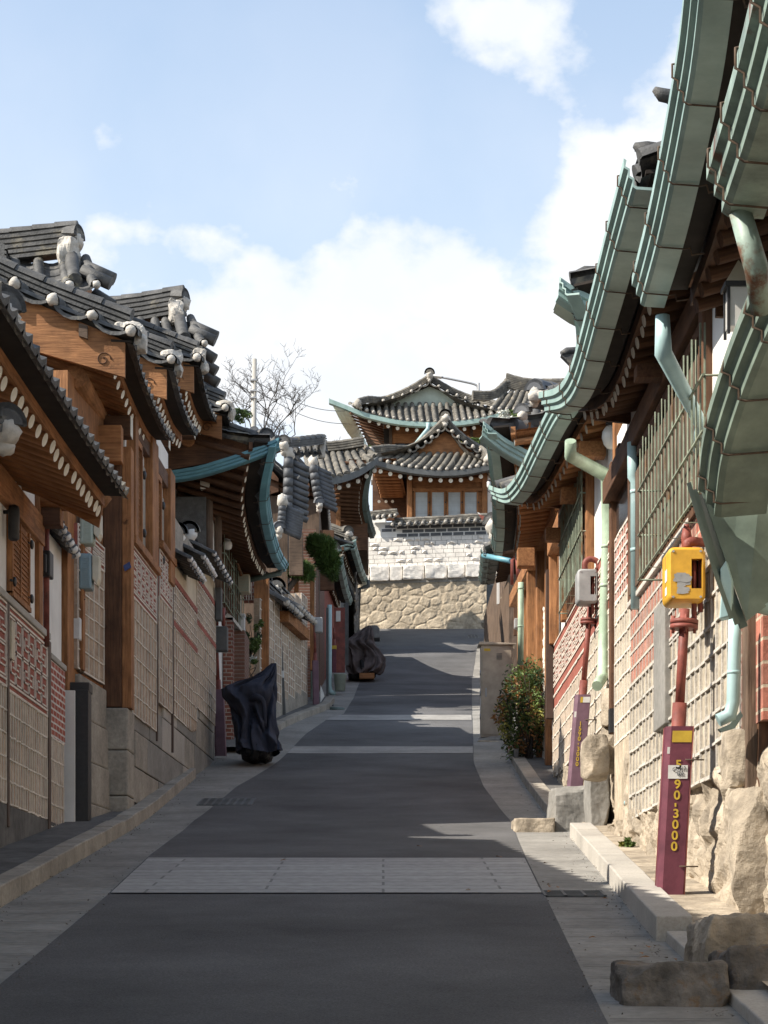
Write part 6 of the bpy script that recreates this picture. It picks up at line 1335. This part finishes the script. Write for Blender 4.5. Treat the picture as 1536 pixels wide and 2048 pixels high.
mt = MB(); t = P(1122, 706, 178); mt.tube([t, t+Vector((.06, .03, .02)), t+Vector((.3, .15, .05))], [.02, .05, .07], 10); mt.prism([t+Vector((.0, 0, -.02)), t+Vector((.10, 0, -.12)), t+Vector((.3, 0, -.14)), t+Vector((.3, 0, 0))], (0, .1, 0)); mt.obj('corner_tile', K['tile'], r2)
part(r2, 'conduit', K['brown_tr'], lambda mb: [WS.box(mb, us(31.0), us(31.2), 1.6+3.6, 1.6+5.9, .03, .14)])
# third right house: sunlit timber posts and eave
WT = Wall(2.86, 31.4, 2.70, 40.4, (-1, 0, 0))
ut = lambda Y: Y-31.4
r3 = thing('hanok_house', 'right house with sunlit timber posts and flaring pale green eave', 'house', (2.6, 34.5, gz(34.5)))
part(r3, 'wall', K['plaster'], lambda mb: mb.box((2.90, 31.35, 2), (6.4, 40.4, 1.6+7.3)))
part(r3, 'rough_plaster', K['pointing'], lambda mb: rough_face(WT, mb, .3, 3.6, lambda u: WT.ground(u)-.1, lambda u: 1.6+5.3+.2*u, .16, .04, .06, .03, 4))
part(r3, 'lattice_board', K['wood_z'], lambda mb: [WT.box(mb, .35+k*.16, .35+k*.16+.10, 1.6+4.8+.03*k, 1.6+6.0, .06, .09) for k in range(14)])
for Y in (31.5, 33.0, 34.6, 36.4, 38.4): part(r3, 'post', K['wood_z'], lambda mb: WT.box(mb, ut(Y), ut(Y)+.24, WT.ground(ut(Y))+.1, 1.6+7.1, -.05, .16), .012)
part(r3, 'tie_beam', K['wood_y'], lambda mb: [WT.box(mb, 0, 8.9, 1.6+6.9, 1.6+7.15, -.1, .18)]+[mb.box((2.16, 32.3, 1.6+6.2), (2.44, 32.56, 1.6+6.5))], .012)
hanok_side(r3, [(1.49, 30.0, 7.92), (1.60, 30.7, 7.55), (1.70, 31.7, 7.30), (1.80, 33.2, 7.14), (1.88, 35.2, 7.12)], 1, 2.0, 1.5, (26, 1.25, .055), inset=.12, gut='teal', gk=.9, wood=('wood_x', 'wood_y'), white=True, m=7, slope=.14, hip=2.6, gab=False)
def verge_strip(root, a, b, tile='tile', n=7, dy=-1):
    mt, mp = MB(), MB(); c1 = Curve([a+Vector((0, dy*.1, .02)), a.lerp(b, .5)+Vector((0, dy*.1, -.10)), b+Vector((0, dy*.1, .02))]); c2 = Curve([p+Vector((0, -dy*.6, .14)) for p in (a, a.lerp(b, .5)-UP*.12, b)])
    tiles(mt, mp, c1, c2, n, 2, 0, .085, dip=.09, lip=.045); ridge(mt, [c2(.02)+UP*.02, c2(.5), c2(1)+UP*.02], .2, .2, 3, cap=.12)
    mt.join(mp, 1).obj('verge_tiles', [K[tile], K['mortar']], root)
eR3 = Curve([V(1.49, 30.0, 7.92), V(1.95, 30.1, 7.62), V(2.6, 30.2, 7.42), V(4.5, 30.3, 7.3)])
gutter(r3, eR3, Vector((0, -1, 0)), K['teal'], 1.0, hoops=0)
mt, mp = MB(), MB(); tiles(mt, mp, lambda t: eR3(t)+Vector((0, .15, 0)), lambda t: V(1.7+2.4*t, 30.6+2.0*min(1, t*1.5+.1), 8.0+1.2*min(1, t*1.4)), 10, 5, .05, .085, plug=False); mt.obj('hip_tiles', K['tile'], r3)
mb = MB(); soffit(mb, eR3, (0, 1, 0), 1.2, .2, .3, .2); mb.obj('eave_boarding', K['teal'], r3)
mt, mp = MB(), MB()
g0 = P(1070, 812, 131)
ridge(mt, [g0, g0+Vector((.6, 1.0, .2)), g0+Vector((1.3, 2.2, .75))], .3, .22, 5, cap=.14); ridge_end(mt, mp, g0+Vector((-.02, -.1, .14)), (-.3, -1, 0), .8); ridge_end(mt, mp, g0+Vector((-.2, .1, -.14)), (-.5, -1, 0), .7)
for k in range(3): mp.ball(g0+Vector((.0+.07*k, -.10, .12)), (.11, .10, .09), 10, 8, .4, k)
vg = [g0+Vector((-.05, .1, -.1)), P(1034, 880, 131), P(1016, 960, 131)]
mt.tube([P(1024, 850, 131), P(1070, 838, 131)+Vector((0, .6, 0))], .12, 10); mt.tube([P(1026, 916, 131), P(1060, 915, 131)], .085, 10)
mt.join(mp, 1).obj('verge_tiles', [K['tile_clean'], K['mortar']], r3)
part(r3, 'gable_board', K['wood_z'], lambda mb: [mb.prism([P(1037, 842, 130), P(1062, 845, 130), P(1058, 890, 130), P(1043, 896, 130)], (0, .08, 0)), mb.prism([P(1028, 866, 129), P(1044, 850, 129), P(1044, 1000, 129), P(1016, 1000, 129)], (0, .05, 0))])
downspout(r3, [P(1042, 1165, 108), P(1041, 1330, 108)], .055, K['pipe_gn'])
part(r3, 'red_conduit', K['red_pipe'], lambda mb: [mb.tube([P(1024, 1170, 104), P(1024, 1120, 104), P(1034, 1110, 104), P(1036, 1160, 104)], .03, 8), mb.tube([P(1047, 1130, 106), P(1044, 1168, 106)], .03, 8)])
part(r3, 'meter_box', K['grey_pl'], lambda mb: mb.box(P(1029, 1256, 104), P(1037, 1236, 104)+Vector((0, .2, 0))), .015)
# low houses at the top right
r4 = thing('hanok_house', 'low right house with dark green sheet awning near the lane end', 'house', (2.9, 47, gz(47)))
e4 = Curve([P(962, 1096, 88), P(960, 1125, 84), P(957, 1156, 80)])
gutter(r4, e4, Vector((-1, 0, 0)), K['teal'], .8, hoops=.9)
def f(mb):
    for i in range(8):
        a, b = e4(i/8), e4((i+1)/8); mb.hexa(a+Vector((.10, 0, -.16-.012*(i % 2))), (.30, 0, .03), b-a, (0, 0, .012))
part(r4, 'awning_sheet', K['teal_dk'], f)
rafters(r4, Curve([e4(0)+Vector((.34, 0, .08)), e4(1)+Vector((.34, 0, .08))]), (1, 0, 0), 14, .7, .05, .2, K['dark_x'], None, .1, .14)
mt, mp = MB(), MB(); tiles(mt, mp, lambda t: e4(t)+Vector((.1, 0, 0)), lambda t: e4(t)+Vector((1.3, 0, .8)), 14, 5, .05, .085, plug=False); ridge(mt, [P(985, 1068, 88), P(1015, 1040, 88)], .2, .2, 3); ridge_end(mt, mp, P(984, 1058, 88), (-.6, -1, 0), 1.3); mt.join(mp, 1).obj('roof_tiles', [K['tile'], K['mortar']], r4)
part(r4, 'wall', K['oldw_z'], lambda mb: [mb.box((2.86, 45.8, 4), (6, 52, 1.6+8.6)), mb.box((3.3, 52, 5), (7, 66, 1.6+11))])
part(r4, 'post', K['dark_z'], lambda mb: [mb.box(P(1014, 1290, 84), P(1020, 1165, 84)+Vector((0, .15, 0))), mb.box(P(1028, 1270, 92), P(1034, 1165, 92)+Vector((0, .15, 0)))])
part(r4, 'plaster_panel', K['plaster'], lambda mb: mb.box(P(994, 1208, 72), P(999, 1165, 72)+Vector((0, .1, 0))))
part(r4, 'brick_pier', K['brick_x'], lambda mb: mb.box(P(1003, 1292, 74), P(1013, 1208, 74)+Vector((0, .4, 0))))
part(r4, 'drain_pipe', K['teal_blue'], lambda mb: mb.tube([P(967, 1111, 87.5), P(1022, 1122, 90)], .06, 10))
ln = thing('wall_lantern', 'small grey lantern on the brick pier under the green awning', 'lantern', P(1009, 1215, 75))
part(ln, 'body', K['grey_bl'], lambda mb: mb.box(P(1004, 1213, 75), P(1014, 1196, 75)+Vector((0, .12, 0))), .01); part(ln, 'roof', K['cream_pl'], lambda mb: mb.lathe(P(1009, 1196, 75)+Vector((0, .06, 0)), [(.11, 0), (.09, .03), (.03, .10)], 8)); part(ln, 'pane', K['glass_w'], lambda mb: mb.box(P(1006, 1210, 75)-Vector((0, .008, 0)), P(1012, 1199, 75)))
gp2 = thing('gate_post', 'dark grey gate post in front of the rubble wall', 'post', P(981, 1250, 59))
part(gp2, 'shaft', K['grey_dk'], lambda mb: mb.box(P(974, 1250, 59), P(992, 1152, 59)+Vector((0, .4, 0))), .01); part(gp2, 'base_stone', K['rock'], lambda mb: mb.rock(P(963, 1254, 59), P(980, 1238, 59)+Vector((0, .5, 0)), .12, 6, 2))
wp = thing('pointed_board', 'tilted white edged red board beside the tiled wall top', 'board', P(968, 1040, 58))
part(wp, 'face', K['red_band'], lambda mb: mb.prism([P(957, 1028, 58), P(972, 1052, 58), P(990, 1050, 58), P(978, 1036, 58)], (0, .06, 0))); part(wp, 'edge', K['plaster'], lambda mb: mb.prism([P(955, 1024, 57.8), P(959, 1026, 57.8), P(974, 1050, 57.8), P(972, 1052, 57.8)], (0, .08, 0)))
lp_ = thing('eave_lamp', 'white oval bulb lamp under the dark eave of the right house', 'lamp', P(1222, 900, 176))
part(lp_, 'globe', K['glass_w'], lambda mb: mb.lathe(P(1222, 899, 176), [(.005, 0), (.05, .015), (.085, .06), (.105, .13), (.10, .20), (.07, .25), (.05, .27)], 18)); part(lp_, 'fitting', K['iron'], lambda mb: mb.lathe(P(1222, 899, 176)+UP*.27, [(.06, 0), (.06, .04), (.02, .05), (.02, .14)], 12))
mb = MB(); mb.tube(catmull([P(1236, 880, 178), P(1244, 900, 178), P(1238, 925, 178), P(1246, 940, 178)], 10), .008, 5); solo('cable', mb, K['iron'], 'short black cable hanging beside the white oval lamp', 'cable')
# ---------------------------------------------------------------- gas risers on the right
def meter_cover(t, x0, y0, x1, y1, s, m, dep=.30, hole=(.62, 1.0, .24, .78)):
    a, b = P(x0, y1, s), P(x1, y0, s); w, h = b.x-a.x, b.z-a.z
    hx0, hx1, hz0, hz1 = a.x+w*hole[0], a.x+w*hole[1], a.z+h*hole[2], a.z+h*hole[3]
    mb = MB()
    def ring(i, y): # outline with softened corners
        r = .05-i; pts = []
        for cx, cz, a0 in ((b.x-r-i, b.z-r-i, 0), (a.x+r+i, b.z-r-i, 90), (a.x+r+i, a.z+r+i, 180), (b.x-r-i, a.z+r+i, 270)):
            for k in range(5): q = R(a0+k*22.5); pts.append(Vector((cx+r*math.cos(q), y, cz+r*math.sin(q))))
        return pts
    R0, R1, R2 = ring(0, a.y+dep), ring(0, a.y+.03), ring(.022, a.y)
    n = len(R0); mb.add(R0+R1+R2, [(k*n+i, k*n+(i+1) % n, (k+1)*n+(i+1) % n, (k+1)*n+i) for k in range(2) for i in range(n)], True)
    # front face split round the opening
    fx0, fx1, fz0, fz1 = a.x+.022, b.x-.022, a.z+.022, b.z-.022
    y = a.y
    xs = [fx0, hx0, min(hx1, fx1-.006), fx1]; zs = [fz0, hz0, hz1, fz1]
    for i in range(3):
        for j in range(3):
            if i == 1 and j == 1: continue
            c = .028
            q = [[xs[i], zs[j]], [xs[i+1], zs[j]], [xs[i+1], zs[j+1]], [xs[i], zs[j+1]]]
            if (i, j) in ((0, 0), (2, 0), (2, 2), (0, 2)):
                k = {(0, 0): 0, (2, 0): 1, (2, 2): 2, (0, 2): 3}[(i, j)]; p = q[k]; pr, nx = q[k-1], q[(k+1) % 4]
                def mv(p, o): 
                    d = Vector((o[0]-p[0], o[1]-p[1])); d = d.normalized()*min(c, d.length*.8); return [p[0]+d.x, p[1]+d.y]
                q = q[:k]+[mv(p, pr), mv(p, nx)]+q[k+1:]
            mb.add([(x, y, z) for x, z in q], [tuple(range(len(q)))], False)
    hr = [(xs[1], hz0), (xs[2], hz0), (xs[2], hz1), (xs[1], hz1)]
    mb.add([(x, y, z) for x, z in hr]+[(x, y+.06, z) for x, z in hr], [(i, (i+1) % 4, (i+1) % 4+4, i+4) for i in range(4)], False)
    o = mb.obj('meter_cover', m, t)
    part(o, 'screw', K['steel'], lambda mb: [mb.tube([(x, a.y+.002, z), (x, a.y-.006, z)], .009, 8) for x in (a.x+.04, b.x-.04) for z in (a.z+.035, b.z-.035)])
    part(o, 'seam', K['grey_dk'], lambda mb: mb.box((a.x-.002, a.y+.13, a.z+.05), (a.x+.001, a.y+.136, b.z-.05)))
    part(t, 'gas_meter', K['grey_dk'], lambda mb: mb.box((a.x+.06, a.y+.16, a.z+.08), (b.x-.03, a.y+dep-.02, b.z-.06)), .02)
    part(t, 'meter_pipe', K['red_pipe'], lambda mb: [mb.tube([(hx0+.035, a.y+.1, a.z-.12), (hx0+.035, a.y+.1, b.z-.03)], .02, 8), mb.tube([(hx0+.085, a.y+.12, a.z-.06), (hx0+.085, a.y+.12, b.z-.03)], .02, 8)])
    return a, b, o
t, lp = riser(P(1340, 1822, 270), 1.37, .20, .14, (.055, 0), 2.25, .036, K['maroon'], label='rusty gas pipe in tall maroon casing under a yellow meter cover', flange=2.1, grp='gas risers along the right wall')
a, b, o = meter_cover(t, 1336, 1093, 1412, 1203, 268, K['yellow'])
mb = MB(); rr = random.Random(2)
for k in range(9):
    c = a+Vector((.055+rr.uniform(0, .09), -.002-.0004*k, .07+rr.uniform(0, .13))); w_, h_ = rr.uniform(.02, .05), rr.uniform(.015, .04)
    mb.add([c+Vector((dx*w_*rr.uniform(.7, 1.1), 0, dz*h_*rr.uniform(.7, 1.1))) for dx, dz in ((-1, -.8), (0, -1), (1, -.6), (.9, .7), (.1, 1), (-.9, .8))], [tuple(range(6))])
mb.obj('sticker_remains', K['grey_pl'], o)
part(o, 'sticker', K['label_w'], lambda mb: [mb.hexa(a+Vector((-.003, .05, .06)), (0, .09, 0), (0, 0, .06), (.002, 0, 0)), mb.hexa(a+Vector((-.003, .04, .16)), (0, .1, 0), (0, 0, .09), (.002, 0, 0))])
part(t, 'valve', K['red_pipe'], lambda mb: [mb.tube([P(1378, 1093, 268)+Vector((0, .12, 0)), P(1378, 1070, 268)+Vector((0, .12, 0)), P(1378, 1050, 268)+Vector((0, .12, 0))], [.03, .042, .03], 12), mb.tube([P(1378, 1052, 268)+Vector((0, .12, 0)), P(1378, 1042, 268)+Vector((0, .12, 0))], .02, 10), mb.tube(catmull([P(1374, 1090, 268)+Vector((.02, .1, 0)), P(1380, 1080, 268)+Vector((.0, .1, 0)), P(1392, 1078, 268)+Vector((0, .1, 0)), P(1415, 1076, 268)+Vector((0, .18, 0))], 10), .036, 10)])
base = P(1340, 1822, 270)
def on_case(t_, base, lean, z, x, d): return base+Vector((lean*z+x, -d, z))
part(t, 'yellow_band', K['yellow_ink'], lambda mb: mb.hexa(on_case(t, base, .055, 1.25, -.055, .004), (.145, 0, 0), (0, .002, 0), (.006, 0, .085)))
part(t, 'sticker', K['label_w'], lambda mb: [mb.hexa(on_case(t, base, .055, .98, -.07, .005), (.145, 0, 0), (0, .002, 0), (.003, 0, .10)), mb.hexa(on_case(t, base, .055, 1.165, -.085, -.002), (.05, 0, 0), (0, .002, 0), (.003, 0, .05))])
part(t, 'edge_trim', K['red_pipe'], lambda mb: [mb.tube([lp(.01)+Vector((sx, sy, 0)), lp(1.37)+Vector((sx, sy, 0))], .004, 5) for sx, sy in ((.10, .0), (-.10, .14))])
part(t, 'clamp', K['wire'], lambda mb: [mb.tube([lp(z)+Vector((.05, -.01, 0)), lp(z)+Vector((.19, .0, 0))], .006, 6) for z in (.33, 1.12)])
text(t, '1590\n602', on_case(t, base, .055, 1.03, .004, .009), (R(90), 0, 0), .001, K['ink']) if False else None
text(t, 'C-7912', on_case(t, base, .055, 1.05, .01, .009), (R(90), R(-6), 0), .042, K['ink'], sx=.8, bold=0); text(t, '602', on_case(t, base, .055, 1.015, .02, .009), (R(90), R(-6), 0), .042, K['ink'], sx=.8, bold=0)
for i, ch in enumerate('5 9 0 - 3 0 0 0'.split()):
    z = 1.098-.081*(i+1)+.03-(0 if i < 3 else -.012) - (.0 if i < 4 else -.014); z = z if i else 1.112
    text(t, ch, on_case(t, base, .055, z-.03, .0+.004, .004), (R(90), R(90) if ch == '-' else 0, 0), .092, K['yellow_ink'], sx=1.05)
t, lp = riser(P(1151, 1573, 163), 1.13, .19, .14, (.085, 0), 2.25, .034, K['purple'], label='red gas pipe in purple casing under a grey meter cover', flange=2.0, grp='gas risers along the right wall')
a, b, o = meter_cover(t, 1155, 1137, 1197, 1205, 165, K['grey_pl'])
base2 = P(1151, 1573, 163)
part(t, 'valve', K['red_pipe'], lambda mb: mb.tube(catmull([P(1172, 1138, 165)+Vector((0, .12, 0)), P(1172, 1122, 165)+Vector((0, .12, 0)), P(1182, 1114, 165)+Vector((0, .12, 0)), P(1198, 1120, 165)+Vector((0, .12, 0)), P(1200, 1136, 165)+Vector((0, .12, 0))], 12), .036, 10))
part(t, 'yellow_band', K['yellow_ink'], lambda mb: mb.hexa(on_case(t, base2, .085, 1.03, -.03, .004), (.03, 0, 0), (0, .002, 0), (.006, 0, .07)))
part(t, 'sticker', K['label_w'], lambda mb: [mb.hexa(on_case(t, base2, .085, 1.03, .002, .004), (.085, 0, 0), (0, .002, 0), (.006, 0, .07)), mb.hexa(on_case(t, base2, .085, .85, -.09, -.004), (.05, 0, 0), (0, .002, 0), (.006, 0, .07))])
part(t, 'clamp', K['wire'], lambda mb: mb.tube([lp(.82)+Vector((.05, 0, 0)), lp(.82)+Vector((.25, .02, 0))], .008, 6))
for i, ch in enumerate('1590-3000'): text(t, ch, on_case(t, base2, .085, .77-.062*i, -.005, .004), (R(90), R(90) if ch == '-' else 0, 0), .072, K['yellow_ink'])
# ---------------------------------------------------------------- cabinet, shrub, stones
cb = thing('utility_cabinet', 'beige street utility cabinet on a concrete foot beside the shrub', 'cabinet', P(992, 1482, 103))
a, b = P(962, 1474, 103), P(1026, 1290, 103)
part(cb, 'body', K['cab'], lambda mb: mb.box((a.x, a.y, a.z), (b.x, a.y+.42, b.z)), .008)
part(cb, 'roof', K['cab'], lambda mb: mb.prism([(a.x-.06, a.y-.05, b.z+.002), (b.x+.06, a.y-.05, b.z+.002), (b.x+.06, a.y-.05, b.z+.03), (a.x-.03, a.y-.05, b.z+.06)], (0, .54, 0)), .006)
dr = part(cb, 'door', K['cab'], lambda mb: mb.box((a.x+.03, a.y-.012, a.z+.05), (b.x-.03, a.y-.001, b.z-.03)), .004)
part(dr, 'handle', K['steel'], lambda mb: mb.box((a.x+.08, a.y-.03, a.z+.78), (a.x+.115, a.y-.013, a.z+.95)), .005)
part(dr, 'vent', K['grey_dk'], lambda mb: [mb.box((a.x+.30, a.y-.0175, b.z-.28+k*.025), (a.x+.41, a.y-.0125, b.z-.268+k*.025)) for k in range(5)])
part(dr, 'warning_sticker', K['yellow_ink'], lambda mb: mb.box((a.x+.06, a.y-.0155, b.z-.12), (a.x+.18, a.y-.0125, b.z-.07)))
part(cb, 'hinge', K['steel'], lambda mb: [mb.tube([(a.x-.012, a.y+.03, z), (a.x-.012, a.y+.03, z+.1)], .012, 6) for z in (a.z+1.2, a.z+.35, a.z+.8)])
part(cb, 'foot', K['concrete'], lambda mb: mb.rock((a.x-.05, a.y-.1, gz(a.y)-.15), (b.x-.05, a.y+.5, a.z+.02), .08, 6, 3))
part(cb, 'side_notice', K['label_w'], lambda mb: mb.box((a.x-.004, a.y+.08, a.z+.5), (a.x-.0005, a.y+.2, a.z+1.0)))
for i, (x0, y0, x1, y1, s) in enumerate(((1010, 1468, 1030, 1487, 106), (955, 1480, 1005, 1494, 104), (1016, 1488, 1036, 1506, 110))):
    mb = MB(); p, q = P(x0, y1, s), P(x1, y0, s); mb.rock(p, (q.x, p.y+.3, q.z), .14, 7, 20+i); solo('loose_stone', mb, K['rock' if i != 2 else 'brick_x'], ['rounded stone beside the foot of the beige cabinet', 'flat pale slab before the beige cabinet', 'broken reddish stone at the planter corner'][i], 'stone')
plt = thing('planter', 'grey concrete planter kerb holding the russet shrub', 'planter', P(1050, 1545, 117))
a = P(1028, 1540, 117); part(plt, 'wall', K['concrete_dark'], lambda mb: [mb.box((a.x, a.y, a.z-.2), (a.x+.08, a.y+2.0, a.z+.36)), mb.box((a.x+.081, a.y, a.z-.2), (2.6, a.y+.08, a.z+.05)), mb.box((a.x+.081, a.y+.9, a.z-.2), (2.6, a.y+.98, a.z+.40))], .012)
part(plt, 'soil', K['soil'], lambda mb: mb.box((a.x+.082, a.y+.081, a.z-.1), (2.6, a.y+.89, a.z+.03)))
c = P(1046, 1425, 116)
plant('nandina_shrub', 'russet and green leafy shrub between cabinet and red brick wall', 'shrub', c, (.45, .45, .84), 5600, .040, [K['leaf_gn'], K['leaf_rd'], K['leaf_dk'], K['leaf_gn'], K['leaf_yl'], K['leaf_dk'], K['leaf_gn']], 26, 31, P(1058, 1535, 116))
plant('weed', 'low green weeds at the foot of the russet shrub', 'weed', P(1062, 1532, 118), (.14, .15, .07), 420, .03, [K['leaf_gn'], K['leaf_dk']], 0, 32, P(1062, 1540, 118))
plant('weed', 'tiny green weed growing at the sunny rubble foot', 'weed', P(1254, 1688, 205), (.05, .05, .06), 60, .04, [K['leaf_gn'], K['leaf_yl']], 0, 33, P(1254, 1698, 205))
def stone(x0, y0, x1, y1, s, dep, label, m='rock', seed=1, rough=.07):
    p, q = P(x0, y1, s), P(x1, y0, s); mb = MB(); mb.rock(p, (q.x, p.y+dep, q.z), rough*1.4, 24, seed, .1); solo('stone_block', mb, K[m], label, 'stone block', 'stone blocks stepping out from the right wall')
stone(1027, 1636, 1112, 1682, 172, .55, 'low worn stone slab jutting over the right gutter', seed=2)
stone(1108, 1571, 1200, 1690, 171, 1.3, 'grey stone block carrying the purple pipe casing', 'concrete', 3, .05)
stone(1180, 1530, 1218, 1660, 176, .7, 'leaning grey stone wedged behind the purple pipe casing', 'concrete', 6, .09)
stone(1246, 1926, 1462, 2034, 392, .5, 'large brown foreground stone slab at the bottom right corner', 'rock_dk', 4, .15)
stone(1452, 1900, 1620, 2050, 386, .7, 'rough grey brown mortared lump right of the foreground slab', 'rock_dk', 12, .12)
stone(1416, 1838, 1600, 2040, 368, .8, 'grey foreground boulder behind the brown slab', 'rock', 5, .10)
stone(1430, 1832, 1560, 1905, 330, .5, 'flat topped grey stone at the frame edge above the foreground slab', 'concrete', 7, .06)
stone(1425, 2028, 1580, 2110, 400, .4, 'pale stone edge at the very bottom right corner', 'concrete', 8, .05)
# ---------------------------------------------------------------- fallen leaves and scraps
rn = random.Random(77)
for i in range(16):
    Y = rn.uniform(11, 21); X = rn.uniform(1.3, 1.85) if i % 4 else rn.uniform(-2, 1.2); z = gz(Y)+.02; a = rn.uniform(0, 3.1); s = rn.uniform(.022, .04)
    u = Vector((math.cos(a), math.sin(a), .12)); v = Vector((-math.sin(a), math.cos(a), .13)); p = Vector((X, Y, z)); mb = MB()
    mb.add([p-u*s, p-u*s*.3+v*s*.45+UP*.006, p+u*s*.5+v*s*.35+UP*.01, p+u*s*1.1, p+u*s*.4-v*s*.4+UP*.004, p-u*s*.4-v*s*.4+UP*.008], [(0, 1, 2, 3, 4, 5)])
    solo('fallen_leaf', mb, K['leaf_rd'], 'small dry brown leaf lying on the lane or its gutter', 'leaf', 'dry leaves scattered on the lane')

# grit that gathers along kerbs and joints
rn = random.Random(99); mb = MB()
for i in range(1500):
    Y = 9.8+26*rn.random()**1.6; side = rn.random()
    if side < .4: X = lin(KL, min(Y, 31.5))+abs(rn.gauss(0, .09))
    elif side < .8: X = (lin(KR, Y) if Y < 22.3 else lin(KR2, max(Y, 24.3)))-abs(rn.gauss(0, .10))
    elif side < .9: X = lin(XR, Y)+rn.gauss(0, .05)
    else: X = lin(XL, Y)+rn.gauss(0, .05)
    s = rn.uniform(.004, .013); p = Vector((X, Y, gz(Y)+.014))
    q = [p+Vector((rn.uniform(-1, 1)*s, rn.uniform(-1, 1)*s, rn.uniform(-.2, 1)*s)) for _ in range(4)]
    mb.add(q, [(0, 1, 2), (0, 3, 1), (1, 3, 2), (2, 3, 0)], False)
struct('gravel', mb, K['rock_dk'], 'stuff')
